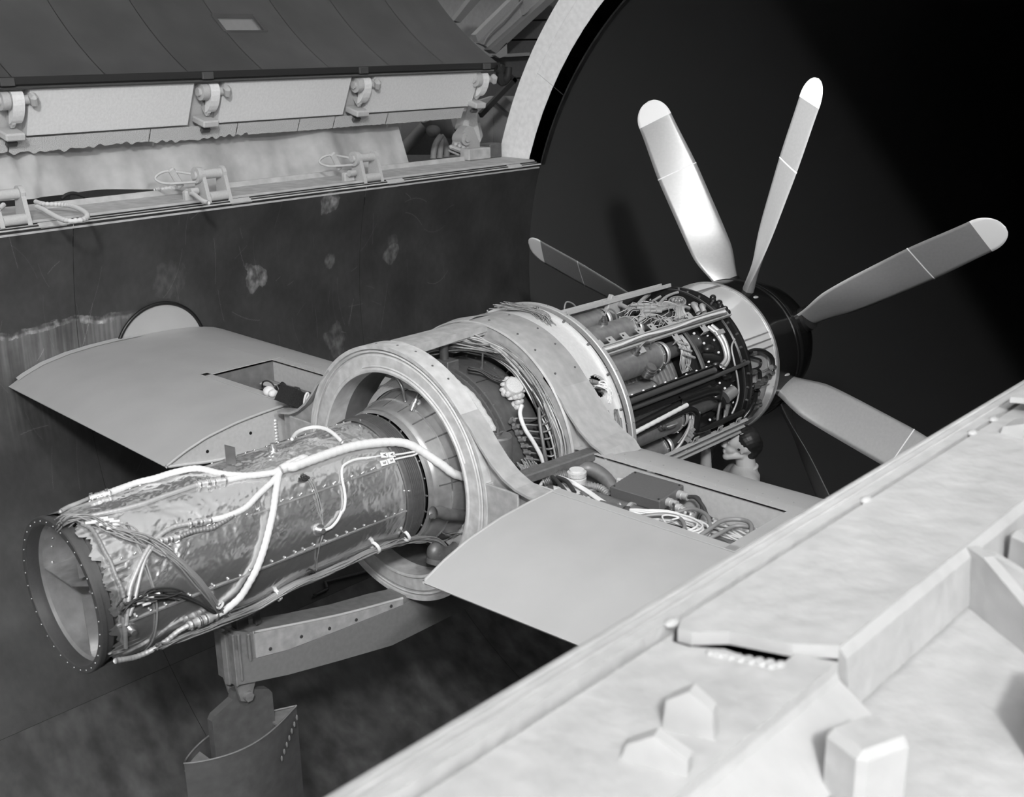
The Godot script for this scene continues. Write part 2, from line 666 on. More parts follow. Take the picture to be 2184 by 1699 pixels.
func clevis(x: float, label: String) -> void:
	var o := thing("latch_clevis", label, "latch", Vector3(x, 0.99, -3.02), "latch clevises along the far sill")
	for s in [-1.0, 1.0]:
		var st := S()
		var poly := Q([-0.075, 0, 0.075, 0, 0.055, 0.06])
		poly.resize(0)
		poly.append(Vector2(0.98, -3.09))
		poly.append(Vector2(0.98, -2.925))
		for k in 9:
			var a := lerpf(-0.3, PI + 0.3, k / 8.0)
			poly.append(Vector2(1.165 + 0.05 * sin(a), -3.02 + 0.05 * cos(a)))
		prism_x(st, poly, x + s * 0.085 - 0.014, x + s * 0.085 + 0.014)
		part("side_plate", st, M.lug, o)
	var st := S()
	cyl(st, Vector3(x - 0.12, 1.165, -3.02), Vector3(x + 0.11, 1.165, -3.02), 0.033, -1, 20)
	part("pin", st, M.lug, o)
	st = S()
	cyl(st, Vector3(x - 0.125, 1.165, -3.02), Vector3(x - 0.1, 1.165, -3.02), 0.056, -1, 24)
	cyl(st, Vector3(x - 0.142, 1.165, -3.02), Vector3(x - 0.12, 1.165, -3.02), 0.03, -1, 6)
	part("pin_head", st, M.lug, o)
	st = S()
	cyl(st, Vector3(x - 0.07, 1.015, -2.96), Vector3(x + 0.07, 1.015, -2.96), 0.035, -1, 18)
	part("roller", st, M.lug, o)
	st = S()
	box(st, Vector3(0.1, 0.09, 0.05), at(Vector3(x - 0.16, 1.02, -3.05)), 0.01)
	cyl(st, Vector3(x - 0.19, 1.06, -3.0), Vector3(x - 0.13, 1.06, -3.0), 0.025, -1, 12)
	part("base_block", st, M.sill, o)

func lid() -> void:
	var o := thing("tunnel_lid", "raised dark curved lid above the white beam with dark seams", "tunnel lid", Vector3(-1.0, 1.83, -3.27))
	# profile of the inside, from the lower edge up and back
	var R := 3.05
	var prof := []
	for i in 81:
		var s := i * 0.05
		var ph := deg_to_rad(27.0)
		prof.append(Vector2(1.83 + R * (cos(ph) - cos(ph + s / R)), -3.27 - R * (sin(ph + s / R) - sin(ph))))
	var xs := [-7.0, -4.2, -1.9]
	var x := -1.25
	while x < 4.3:
		xs.append(x)
		x += 0.62
	xs.append(4.36)
	var win := [1.845, 2.22, 11, 15]   # x0, x1 and the profile steps of the inspection window
	for i in xs.size() - 1:
		var st := S()
		soft(st)
		var x0: float = xs[i] + 0.002
		var x1: float = xs[i + 1] - 0.002
		for j in 80:
			var p: Vector2 = prof[j]
			var q: Vector2 = prof[j + 1]
			var spans := [[x0, x1]]
			if j >= win[2] and j < win[3] and x0 < win[1] and x1 > win[0]:
				spans = []
				if x0 < win[0]:
					spans.append([x0, win[0]])
				if x1 > win[1]:
					spans.append([win[1], x1])
			for sp in spans:
				quad(st, Vector3(sp[0], p.x, p.y), Vector3(sp[0], q.x, q.y), Vector3(sp[1], q.x, q.y), Vector3(sp[1], p.x, p.y))
				quad(st, Vector3(sp[0], p.x - 0.03, p.y - 0.02), Vector3(sp[1], p.x - 0.03, p.y - 0.02), Vector3(sp[1], q.x - 0.03, q.y - 0.02), Vector3(sp[0], q.x - 0.03, q.y - 0.02))
		flat(st)
		if i == xs.size() - 2:
			for j in 80:
				var p: Vector2 = prof[j]
				var q: Vector2 = prof[j + 1]
				quad(st, Vector3(x1, p.x, p.y), Vector3(x1, q.x, q.y), Vector3(x1, q.x - 0.03, q.y - 0.02), Vector3(x1, p.x - 0.03, p.y - 0.02))
		part("skin_panel", st, [M.lid, M.lid2, M.lid3][i % 3], o)
	# stiffening hoops behind the skin
	for xx in [-3.0, 0.7, 4.2]:
		var st := S()
		var c := []
		for j in range(16, 81, 8):
			c.append(Vector3(xx, prof[j].x - 0.12, prof[j].y - 0.09))
		tube(st, c, 0.09, 6, 3)
		part("hoop_rib", st, M.paint, o)
	var p0: Vector2 = prof[win[2]]
	var p1: Vector2 = prof[win[3]]
	var st := S()
	quad(st, Vector3(win[0], p0.x - 0.015, p0.y - 0.01), Vector3(win[0], p1.x - 0.015, p1.y - 0.01), Vector3(win[1], p1.x - 0.015, p1.y - 0.01), Vector3(win[1], p0.x - 0.015, p0.y - 0.01))
	part("window_pane", st, M.glass, o)
	st = S()
	var cr := [Vector3(win[0], p0.x, p0.y), Vector3(win[0], p1.x, p1.y), Vector3(win[1], p1.x, p1.y), Vector3(win[1], p0.x, p0.y)]
	for k in 4:
		bar(st, cr[k] + Vector3(0, -0.015, 0), cr[(k + 1) % 4] + Vector3(0, -0.015, 0), 0.03, 0.04, 0.004)
	part("window_frame", st, M.lid, o)
	# lower edge: dark seal, then the white beam, then the pitted strip
	st = S()
	prism_x(st, Q([1.845, -3.262, 1.80, -3.262, 1.775, -3.30, 1.80, -3.36]), -7, 4.36)
	part("seal_strip", st, M.rubber, o)
	st = S()
	tube(st, [Vector3(-7, 1.778, -3.285), Vector3(0, 1.778, -3.285), Vector3(4.36, 1.778, -3.285)], 0.012, 8, 1)
	part("seal_bead", st, M.cap, o)
	for x2 in [-0.12, 1.3, 2.72, 4.12]:
		st = S()
		box(st, Vector3(0.09, 0.05, 0.02), at(Vector3(x2 + 0.06, 1.815, -3.255)), 0.004)
		part("seal_joint", st, M.lid, o)
	st = S()
	tube(st, [Vector3(4.3, 1.8, -3.27), Vector3(4.36, 1.77, -3.27), Vector3(4.38, 1.7, -3.29), Vector3(4.43, 1.67, -3.3), Vector3(4.5, 1.71, -3.31), Vector3(4.52, 1.8, -3.31)], 0.035, 8)
	part("seal_end", st, M.rubber, o)
	var A := Vector2(1.785, -3.30)
	var B := Vector2(1.375, -3.50)
	var dn := (B - A).normalized()
	var nn := Vector2(dn.y, -dn.x)   # outward, to the front and down
	if nn.y < 0:
		nn = -nn
	var L := A.distance_to(B)
	var f := func(t: float, d: float): return A + dn * (L * t) + nn * d
	var cut := [-7.0, -0.14, 0.10, 1.28, 1.53, 2.70, 2.94, 4.16]
	for i in range(0, 8, 2):
		st = S()
		var q := PackedVector2Array([f.call(0.0, 0.0), f.call(0.0, -0.06), f.call(0.76, -0.06), f.call(0.76, 0.0)])
		prism_x(st, q, cut[i], cut[i + 1])
		part("beam_board", st, M.white, o)
	st = S()
	prism_x(st, PackedVector2Array([f.call(0.0, -0.065), f.call(0.0, -0.1), f.call(0.95, -0.1), f.call(0.95, -0.065)]), -7, 4.2)
	part("beam_back", st, M.lug, o)
	st = S()
	prism_x(st, PackedVector2Array([f.call(-0.02, 0.004), f.call(-0.02, -0.03), f.call(0.035, -0.03), f.call(0.035, 0.004)]), -7, 4.16)
	part("top_batten", st, M.white, o)
	# pitted lower strip in lengths, with a ragged lower edge
	var lens := [-7.0, -3.0, -1.2, -0.02, 0.98, 1.70, 2.27, 2.62, 3.18, 4.08]
	for i in lens.size() - 1:
		st = S()
		flat(st)
		var n := int((lens[i + 1] - lens[i]) / 0.015)
		for k in n:
			var u0 := lerpf(lens[i] + 0.004, lens[i + 1] - 0.004, float(k) / n)
			var u1 := lerpf(lens[i] + 0.004, lens[i + 1] - 0.004, float(k + 1) / n)
			var wild := 0.035 if u0 < 1.8 else 0.008
			seed(int(u0 * 1000) + 9000)
			var e0 := 1.0 + wild * (sin(u0 * 6.0) * 0.5 + sin(u0 * 37.0 + 1.0) * 0.3 + sin(u0 * 91.0) * 0.3 + sin(u0 * 53.0 + u0 * u0 * 9.0) * 0.4)
			var e1 := 1.0 + wild * (sin(u1 * 6.0) * 0.5 + sin(u1 * 37.0 + 1.0) * 0.3 + sin(u1 * 91.0) * 0.3 + sin(u1 * 53.0 + u1 * u1 * 9.0) * 0.4)
			var a0: Vector2 = f.call(0.775, 0.012)
			var b0: Vector2 = f.call(e0, 0.012)
			var b1: Vector2 = f.call(e1, 0.012)
			var c0: Vector2 = f.call(e0, -0.03)
			var c1: Vector2 = f.call(e1, -0.03)
			quad(st, Vector3(u0, a0.x, a0.y), Vector3(u1, a0.x, a0.y), Vector3(u1, b1.x, b1.y), Vector3(u0, b0.x, b0.y))
			quad(st, Vector3(u0, b0.x, b0.y), Vector3(u1, b1.x, b1.y), Vector3(u1, c1.x, c1.y), Vector3(u0, c0.x, c0.y))
		part("edge_strip", st, M.plaster, o)
	# latch hooks in the gaps of the beam
	for xx in [-0.02, 1.405, 2.82, 4.18]:
		st = S()
		var c: Vector2 = f.call(0.2, 0.0)
		var poly := PackedVector2Array()
		for k in 11:
			var an := lerpf(-0.6, PI * 0.95, k / 10.0)
			poly.append(c + nn * (sin(an) * 0.055) + dn * (-cos(an) * 0.11 + 0.05))
		prism_x(st, poly, xx - 0.005, xx + 0.07)
		var hook := part("latch_hook", st, M.white, o)
		st = S()
		cyl(st, Vector3(xx - 0.09, c.x, c.y), Vector3(xx + 0.12, c.x, c.y), 0.03, -1, 14)
		cyl(st, Vector3(xx - 0.07, c.x, c.y), Vector3(xx - 0.02, c.x, c.y), 0.06, -1, 18)
		part("hook_pin", st, M.lug, hook)
		st = S()
		var w: Vector2 = f.call(0.12, 0.03)
		box(st, Vector3(0.05, 0.09, 0.07), Transform3D(Basis(Vector3.RIGHT, 0.6) * Basis(Vector3.BACK, 0.3), Vector3(xx + 0.13, w.x - 0.02, w.y)), 0.018)
		part("latch_wedge", st, M.sill, o)
		st = S()
		var w2: Vector2 = f.call(0.68, 0.03)
		var w3: Vector2 = f.call(0.5, -0.05)
		box(st, Vector3(0.13, 0.05, 0.16), Transform3D(Basis(Vector3.RIGHT, 0.25), Vector3(xx, w2.x, w2.y)), 0.01)
		box(st, Vector3(0.03, 0.16, 0.05), Transform3D(Basis(Vector3.RIGHT, -0.7), Vector3(xx + 0.02, w3.x, w3.y)), 0.006)
		part("latch_foot", st, M.lug, o)
		st = S()
		var w4: Vector2 = f.call(0.83, 0.03)
		box(st, Vector3(0.07, 0.035, 0.03), Transform3D(Basis(Vector3.RIGHT, 0.7), Vector3(xx + 0.01, w4.x, w4.y)), 0.003)
		part("latch_stop", st, M.mast, o)

func canvas() -> void:
	var st := S()
	soft(st)
	var nx := 160
	var ny := 24
	var f := func(i: int, j: int) -> Vector3:
		var x := lerpf(-2.0, 3.47, float(i) / nx)
		var v := float(j) / ny
		var y0 := 1.6
		var y1 := 1.02 + 0.05 * smoothstep(-0.3, -0.1, x) * (1.0 - smoothstep(0.5, 1.3, x))
		var z := -3.53 - 0.20 * (1.0 - v)
		var d: float = 0.035 * sin(x * 5.2 + v * 1.2) + 0.02 * sin(x * 11.0 - v * 2.0)
		d += 0.07 * exp(-pow((x + 0.05 - v * 0.12) / 0.07, 2.0)) + 0.05 * exp(-pow((x - 0.18 + v * v * 0.1) / 0.05, 2.0)) - 0.04 * exp(-pow((x - 0.08) / 0.05, 2.0))
		d += 0.03 * exp(-pow((x - 2.55 - v * 0.15) / 0.1, 2.0)) - 0.03 * exp(-pow((x - 2.9 - v * 0.2) / 0.12, 2.0))
		return Vector3(x, lerpf(y0, y1, v), z + d)
	for i in nx:
		for j in ny:
			quad(st, f.call(i, j), f.call(i + 1, j), f.call(i + 1, j + 1), f.call(i, j + 1))
	one("canvas_sheet", st, M.canvas, "wrinkled pale canvas sheet hanging behind the far sill", "canvas")

func hall() -> void:
	var st := S()
	box(st, Vector3(42, 0.2, 22), at(Vector3(10, -4.1, 0)))
	struct("floor", st, M.floor)
	st = S()
	box(st, Vector3(42, 0.2, 22), at(Vector3(10, 7.3, 0)))
	struct("ceiling", st, M.hall)
	for w in [["wall_left", Vector3(0.2, 11.6, 22), Vector3(-11, 1.6, 0)], ["wall_right", Vector3(0.2, 11.6, 22), Vector3(31, 1.6, 0)], ["wall_near", Vector3(42, 11.6, 0.2), Vector3(10, 1.6, 11)], ["wall_far", Vector3(42, 11.6, 0.2), Vector3(10, 1.6, -11)]]:
		st = S()
		box(st, w[1], at(w[2]))
		struct(w[0], st, M.hall)
	var sky := Node3D.new()
	sky.name = "window_2"
	add_child(sky)
	sky.set_meta("kind", "structure")
	for i in 6:
		for k in 3:
			st = S()
			box(st, Vector3(2.1, 0.04, 2.25), at(Vector3(-4.4 + i * 2.17, 7.1, -1.35 + k * 2.34)))
			part("skylight_pane", st, M.glow, sky)
# ---------- the hall seen past the lid ----------
func poly_thing(st: SurfaceTool, q: PackedVector2Array, z: float, th := 0.06) -> void:
	prism_z(st, q, z - th, z)

func hall_back() -> void:
	var st := S()
	# window with wired panes behind the stairs
	st = S()
	box(st, Vector3(4.2, 1.6, 0.04), at(Vector3(9.2, 3.75, -8.9)))
	var w := struct("window_1", st, M.daylight)
	for x in [7.25, 7.9, 8.62, 9.3, 10.0, 11.2]:
		st = S()
		box(st, Vector3(0.09, 1.6, 0.08), at(Vector3(x, 3.75, -8.85)), 0.01)
		part("mullion", st, M.paint, w)
	st = S()
	for i in 90:
		bar(st, Vector3(7.2 + i * 0.045, 2.98, -8.86), Vector3(7.4 + i * 0.045, 4.5, -8.86), 0.006, 0.006, 0)
	stuff("wire_mesh", st, M.paint, w)
	# wall below the window, with its ledges
	st = S()
	box(st, Vector3(9, 7.0, 0.1), at(Vector3(7.5, -0.6, -9.0)))
	box(st, Vector3(9, 2.8, 0.1), at(Vector3(7.5, 5.95, -9.0)))
	struct("wall_back", st, M.hall)
	for y in [2.98, 2.88, 2.74]:
		st = S()
		box(st, Vector3(6, 0.07, 0.12), at(Vector3(7.5, y, -8.85)), 0.01)
		tag(part("ledge_board", st, M.paint, self), "horizontal pale ledge under the wired window, %s" % ["uppermost", "middle one", "lowest"][[2.98, 2.88, 2.74].find(y)], "ledge", "ledges under the wired window")
	# dark boarding under the stair
	var sd := Node3D.new()
	sd.name = "wall_stair"
	add_child(sd)
	sd.set_meta("kind", "structure")
	for q in [Q([8.205,2.302,8.642,2.598,9.371,2.612,9.374,2.333]), Q([7.843,2.061,8.232,2.285,9.374,2.309,9.376,2.076]), Q([7.786,1.871,7.789,2.027,7.878,2.043,9.376,2.051,9.378,1.859]), Q([7.079,1.608,7.087,1.843,9.378,1.835,9.381,1.553]), Q([7.069,1.347,7.078,1.591,9.381,1.534,9.384,1.25]), Q([7.059,1.073,7.069,1.33,9.384,1.23,9.387,0.942])]:
		st = S()
		poly_thing(st, q, -6.4, 0.05)
		part("board", st, M.siding, sd)
	st = S()
	poly_thing(st, Q([7.118,1.056,7.147,1.842,7.708,1.856,8.015,2.13,8.777,2.603,9.444,2.616,9.46,0.923]), -6.46, 0.04)
	part("backing", st, M.black, sd)
	# stair flight with stringers, panel and rails
	var o := thing("stair_flight", "pale steel stair flight climbing past the end of the raised lid", "stairs", Vector3(6.5, 1.5, -6.0))
	st = S()
	poly_thing(st, Q([6.87,2.018,6.982,1.985,7.095,1.929,8.247,2.576,7.742,2.566]), -6.0)
	part("side_panel", st, M.paint, o)
	st = S()
	poly_thing(st, Q([6.96,1.941,7.064,1.896,8.223,2.572,8.043,2.568]), -5.9, 0.12)
	part("stringer", st, M.lug2, o)
	st = S()
	poly_thing(st, Q([6.739,2.114,6.784,2.029,7.588,2.561,7.435,2.558]), -5.93, 0.08)
	part("handrail_beam", st, M.paint, o)
	st = S()
	tube(st, P([6.789,1.996,-5.85,6.847,2.07,-5.85,6.946,2.149,-5.85,7.153,2.273,-5.85,7.363,2.425,-5.85,7.5,2.524,-5.85]), 0.012, 6)
	part("conduit", st, M.lug2, o)
	st = S()
	poly_thing(st, Q([7.583,2.539,7.623,2.343,7.719,2.399,7.712,2.542]), -5.95)
	part("post", st, M.paint, o)
	st = S()
	poly_thing(st, Q([7.039,1.875,7.121,1.841,7.255,1.872,7.25,2.025]), -5.9)
	part("foot_plate", st, M.paint, o)
	st = S()
	poly_thing(st, Q([7.825,2.313,7.938,2.289,8.38,2.618,8.181,2.614]), -7.4, 0.1)
	one("diagonal_brace", st, M.lug2, "grey diagonal channel crossing the wired window left of the stairs", "brace")
	st = S()
	poly_thing(st, Q([7.453,1.881,7.997,1.896,7.996,1.856,7.435,1.848]), -6.2)
	one("deck_edge", st, M.paint, "thin pale deck edge across the dark boarding below the stairs", "ledge")
	st = S()
	bar(st, P([5.756,1.78,-4.6])[0], P([5.994,1.615,-4.6])[0], 0.04, 0.05)
	one("brace_rod", st, M.paint_dark, "short dark rod slanting down from the lid corner towards the white arch", "rod")
	st = S()
	bar(st, P([5.994,1.649,-4.6])[0], P([5.444,1.29,-4.6])[0], 0.04, 0.06)
	one("brace_rod", st, M.paint_dark, "long dark rod slanting down leftward from beside the white arch", "rod")
	st = S()
	poly_thing(st, Q([6.329,1.372,6.424,1.451,6.626,1.322,6.521,1.248]), -5.2)
	one("sloping_plank", st, M.lug2, "short grey plank sloping beside the foot of the white arch", "plank")
	var pw := Node3D.new()
	pw.name = "wall_panelled"
	add_child(pw)
	pw.set_meta("kind", "structure")
	for q in [Q([6.139,0.564,6.243,1.387,6.476,1.429,6.452,0.536]), Q([6.467,0.535,6.492,1.429,6.859,1.414,6.842,0.502])]:
		st = S()
		poly_thing(st, q, -5.4)
		part("wall_panel", st, M.paint, pw)
	# behind the end of the canvas
	st = S()
	poly_thing(st, Q([5.195,0.85,5.221,1.302,5.692,1.319,5.288,0.904]), -5.6)
	one("white_screen", st, M.white, "bright white triangular screen showing past the canvas edge", "screen")
	st = S()
	tube(st, P([4.852,0.936,-5.2,5.102,1.105,-5.2,5.316,1.259,-5.2]), 0.06, 12)
	one("slanting_pipe", st, M.paint, "pale pipe slanting up from behind the canvas edge", "pipe")
	st = S()
	poly_thing(st, Q([5.394,0.871,5.705,1.043,6.307,1.081,6.7,1.03,6.691,0.725,5.392,0.825]), -5.8)
	one("dark_plank", st, M.siding, "broad dark plank low behind the hose loops", "plank")
	st = S()
	var a: Vector3 = P([4.973,1.344,-4.9])[0]
	var b: Vector3 = P([5.301,1.095,-4.9])[0]
	lathe(st, [-0.2, 0.0, -0.2, 0.13, 0.0, 0.14, 0.16, 0.07, 0.26, 0.03, 0.3, 0.0], 24, 0, 360, along(a, b))
	ball(st, P([4.997,1.154,-4.85])[0], Vector3(0.08, 0.07, 0.07), 8)
	one("canvas_bag", st, M.canvas, "pale cone shaped bag hanging below the beam end by the hoses", "bag")
	for h in [[P([4.472,0.937,-4.3,4.489,1.027,-4.3,4.53,1.096,-4.3,4.589,1.146,-4.3]), "left leg"], [P([4.56,0.935,-4.3,4.578,1.034,-4.3,4.601,1.118,-4.3]), "middle leg"], [P([4.589,1.146,-4.3,4.631,1.089,-4.3,4.66,1.014,-4.3,4.657,0.941,-4.3]), "right leg"]]:
		st = S()
		tube(st, h[0], 0.03, 10)
		one("hose", st, M.paint, "pale bent hose rising behind the far sill, %s of the group of three" % h[1], "hose", "pale hoses behind the sill")
	# hinge of the lid
	o = thing("lid_hinge", "heavy grey hinge bracket with arm at the end of the far sill", "hinge", Vector3(4.0, 1.0, -3.5))
	st = S()
	prism_z(st, Q([4.203,1.102,4.257,1.226,4.32,1.282,4.4,1.269,4.511,1.054,4.485,1.021]), -3.76, -3.66)
	part("cheek_plate", st, M.lug, o)
	st = S()
	prism_z(st, Q([4.386,1.244,4.487,1.458,4.515,1.542,4.603,1.555,4.595,1.306,4.64,1.119,4.588,1.079]), -3.9, -3.8)
	part("arm", st, M.white, o)
	st = S()
	prism_z(st, Q([4.581,1.286,4.734,1.277,4.769,1.151,4.701,1.057,4.6,1.118]), -4.0, -3.9)
	part("rear_cheek", st, M.lug, o)
	st = S()
	var c: Vector3 = P([4.276,1.167,-3.66])[0]
	cyl(st, c + Vector3(0, 0, -0.1), c + Vector3(0, 0, 0.03), 0.06, -1, 20)
	cyl(st, c, c + Vector3(0, 0, 0.05), 0.03, -1, 14)
	part("pivot", st, M.lug, o)
	for q in [971, 979, 987, 996, 1003]:
		st = S()
		var d: Vector3 = P([4.121,1.129,-3.62])[0].lerp(P([4.312,1.056,-3.62])[0], (q - 971) / 32.0)
		ball(st, d, Vector3(0.025, 0.022, 0.025), 6)
		part("bolt", st, M.lug, o)
	st = S()
	bar(st, P([3.976,1.126,-3.55])[0], P([4.162,1.048,-3.5])[0], 0.05, 0.04, 0.015)
	part("lever", st, M.lug, o)
	st = S()
	bar(st, P([4.01,1.087,-3.6])[0], P([4.103,1.037,-3.55])[0], 0.03, 0.02, 0.006)
	part("lower_lever", st, M.lug, o)
	st = S()
	box(st, Vector3(0.28, 0.1, 0.12), at(Vector3(4.12, 1.06, -3.36)), 0.008)
	one("stop_block", st, M.sill, "grey steel block on the sill at the foot of the white arch", "block")
	st = S()
	box(st, Vector3(0.16, 0.13, 0.14), at(Vector3(4.36, 1.07, -3.4)), 0.01)
	one("end_block", st, M.mast, "darker square block tucked behind the foot of the white arch", "block")
	# ropes on the sill
	st = S()
	tube(st, P([0.061,1.06,-3.366,0.042,1.06,-3.214,0.102,1.06,-3.092,0.108,1.06,-2.955,0.049,1.06,-2.705,-0.028,1.06,-2.497,-0.102,1.06,-2.372,-0.167,1.06,-2.332,-0.213,1.06,-2.374,-0.191,1.06,-2.524,-0.135,1.06,-2.749,-0.08,1.06,-2.954,-0.047,1.06,-3.117]), 0.014, 10, 6, 0.03, 0.16)
	one("rope_loop", st, M.rope, "white twisted rope looped on the sill beside the nearest clevis", "rope")
	st = S()
	tube(st, P([0.926,1.05,-3.38,1.028,1.05,-3.389,1.088,1.05,-3.308,0.974,1.05,-2.963,0.812,1.05,-2.593,0.777,1.05,-2.457]), 0.014, 10, 6, 0.03, 0.16)
	one("rope", st, M.rope, "white rope trailing along the sill to the middle clevis", "rope")
	st = S()
	tube(st, P([-0.604,1.17,-2.347,-0.566,1.17,-2.406,-0.505,1.17,-2.511]), 0.013, 10, 6, 0.03, 0.16)
	one("rope_end", st, M.rope, "short white rope end at the left edge beside the nearest clevis", "rope")
	st = S()
	tube(st, P([0.269,1.05,-3.44,0.304,1.073,-3.44,0.348,1.08,-3.44,0.39,1.07,-3.44,0.435,1.048,-3.44]), 0.012, 8)
	one("black_hose", st, M.rubber, "small black hose arching in the gap under the canvas", "hose")
	for k in [[1.164, 0], [2.559, 1]]:
		st = S()
		var xx: float = k[0]
		tube(st, [Vector3(xx - 0.12, 1.17, -3.08), Vector3(xx - 0.28, 1.2, -3.12), Vector3(xx - 0.36, 1.16, -3.14), Vector3(xx - 0.3, 1.12, -3.1), Vector3(xx - 0.1, 1.12, -3.02)], 0.01, 7)
		box(st, Vector3(0.05, 0.15, 0.03), Transform3D(Basis(Vector3.BACK, 0.5), Vector3(xx - 0.22, 1.15, -3.11)), 0.01)
		one("pin_handle", st, M.lug, ["wire pin handle beside the middle clevis, rope at its foot", "wire pin handle beside the clevis under the canvas corner"][k[1]], "handle", "pin handles on the sill")

# ---------- the near lip, where the photographer stands ----------
func near_lip() -> void:
	var st := S()
	var rim := Node3D.new()
	rim.name = "trim_3"
	add_child(rim)
	rim.set_meta("kind", "structure")
	st = S()
	prism_x(st, Q([1.015, 2.862, 1.04, 2.872, 1.042, 2.935, 0.9, 2.935, 0.9, 2.9]), -5.5, 4.47)
	part("rim_bar", st, M.near, rim)
	st = S()
	for e in [[1.03, 2.868, 0.006], [1.043, 2.885, 0.004], [1.043, 2.91, 0.003]]:
		tube(st, [Vector3(-5.5, e[0], e[1]), Vector3(0, e[0], e[1]), Vector3(4.47, e[0], e[1])], e[2], 6, 1)
	part("rim_seal", st, M.sill, rim)
	st = S()
	prism_x(st, Q([0.9, 2.935, 0.96, 2.935, 0.96, 2.945, 0.9, 2.945]), -5.5, 4.47)
	part("seam_gap", st, M.black, rim)
	# flange plates; the one in view has a rounded corner and lies a little above its neighbour
	var o := Node3D.new()
	o.name = "trim_4"
	add_child(o)
	o.set_meta("kind", "structure")
	st = S()
	prism_y(st, Q([-1.72, 2.946, 0.36, 2.946, 0.42, 2.99, 0.42, 3.19, -1.05, 3.19, -1.62, 3.19, -1.665, 3.13, -1.70, 3.03, -1.745, 2.985, -1.75, 2.96]), 1.015, 1.04)
	part("flange_plate", st, M.near, o)
	st = S()
	prism_y(st, Q([-5.5, 2.946, -1.742, 2.946, -1.766, 2.96, -1.762, 2.99, -1.728, 3.04, -1.722, 3.10, -1.712, 3.135, -1.665, 3.135, -1.64, 3.2, -5.5, 3.2]), 1.0, 1.022)
	part("flange_plate", st, M.near, o)
	st = S()
	prism_y(st, Q([0.45, 2.946, 4.47, 2.946, 4.47, 3.19, 0.45, 3.19, 0.43, 3.0]), 1.02, 1.045)
	part("flange_plate", st, M.near, o)
	# dark box below the slot between the plates
	st = S()
	prism_y(st, Q([-1.8, 2.95, 0.6, 2.95, 0.6, 3.18, -1.8, 3.18]), 0.82, 0.89)
	part("hollow", st, M.black, o)
	# weld fillets and beads between the plates
	st = S()
	for k in 14:
		ball(st, Vector3(-1.755 + k * 0.003 + 0.01 * sin(k * 3.1), 1.022, 3.03 + k * 0.008), Vector3(0.012, 0.006, 0.009), 5)
	part("weld_bead", st, M.near, o)
	st = S()
	for x in [-1.74, -1.02, -0.44, -0.30, 0.1, 1.2]:
		ball(st, Vector3(x, 1.04, 2.94), Vector3(0.018, 0.008, 0.012), 6)
	part("weld_tack", st, M.near, o)
	# outer wall of the near half, stepping down from the flange
	st = S()
	prism_x(st, Q([1.035, 3.19, 1.02, 3.205, 0.93, 3.215, 0.92, 3.215, 0.92, 3.19]), -1.62, 4.47)
	part("web_plate", st, M.near, o)
	st = S()
	prism_x(st, Q([0.915, 3.19, 0.86, 4.6, 0.80, 4.6, 0.86, 3.15]), -5.5, 4.47)
	part("deck_plate", st, M.near, o)
	st = S()
	prism_x(st, Q([1.015, 3.195, 0.99, 3.205, 0.93, 3.3, 0.92, 3.19]), -5.5, -1.64)
	part("web_plate", st, M.near, o)
	# gussets and posts standing on the deck
	st = S()
	prism(st, Q([0, 0.13, 0.05, 0.13, 0.42, 0.015, 0.42, -0.01, 0, 0.0]), Vector3(-1.09, 0.905, 3.2), Vector3(-0.55, 0, 0.83).normalized(), Vector3.UP, Vector3(0.83, 0, 0.55).normalized(), -0.012, 0.012)
	part("gusset", st, M.near, o)
	st = S()
	prism(st, Q([0, 0.12, 0.04, 0.12, 0.3, 0.015, 0.3, -0.01, 0, 0.0]), Vector3(-1.08, 0.905, 3.2), Vector3(0.12, 0, 0.99).normalized(), Vector3.UP, Vector3(0.99, 0, -0.12).normalized(), -0.01, 0.01)
	part("gusset", st, M.near, o)
	for e in [[-1.80, 3.33, 0.1, 0.085, -0.35], [-0.93, 3.27, 0.08, 0.085, -0.35], [-1.46, 3.52, 0.16, 0.1, 0.15]]:
		st = S()
		box(st, Vector3(e[2], 0.15, e[3]), Transform3D(Basis(Vector3.UP, e[4]), Vector3(e[0], 0.955, e[1])), 0.012)
		part("stiffener_post", st, M.near, o)
	st = S()
	prism(st, Q([-0.04, 0, 0.04, 0, 0.035, 0.05, 0.0, 0.075, -0.035, 0.05]), Vector3(-1.96, 1.02, 3.13), Vector3(0.3, 0, 0.95).normalized(), Vector3.UP, Vector3(0.95, 0, -0.3).normalized(), -0.012, 0.012)
	part("hinge_ear", st, M.near, o)
	st = S()
	prism(st, Q([-0.05, 0, 0.05, 0, 0.05, 0.03, 0.0, 0.055, -0.04, 0.03]), Vector3(-2.06, 1.02, 3.14), Vector3(0.3, 0, 0.95).normalized(), Vector3.UP, Vector3(0.95, 0, -0.3).normalized(), -0.012, 0.012)
	part("hinge_ear", st, M.near, o)
	# latch housing at the right edge, with its round eye
	st = S()
	prism_x(st, Q([1.02, 2.99, 1.02, 3.14, 1.07, 3.14, 1.085, 3.07, 1.06, 3.0]), -0.40, -0.32)
	part("latch_ear", st, M.near, o)
	st = S()
	lathe(st, [-0.05, 0.05, -0.05, 0.085, 0.1, 0.085, 0.1, 0.05, -0.05, 0.05], 24, 0, 180, Transform3D(Basis(), Vector3(-0.22, 1.02, 3.1)))
	part("latch_eye", st, M.near, o)
	st = S()
	prism_y(st, Q([-0.24, 2.955, 1.4, 2.955, 1.4, 3.2, -0.1, 3.2, -0.2, 3.05]), 1.075, 1.09)
	part("cover_plate", st, M.near, o)
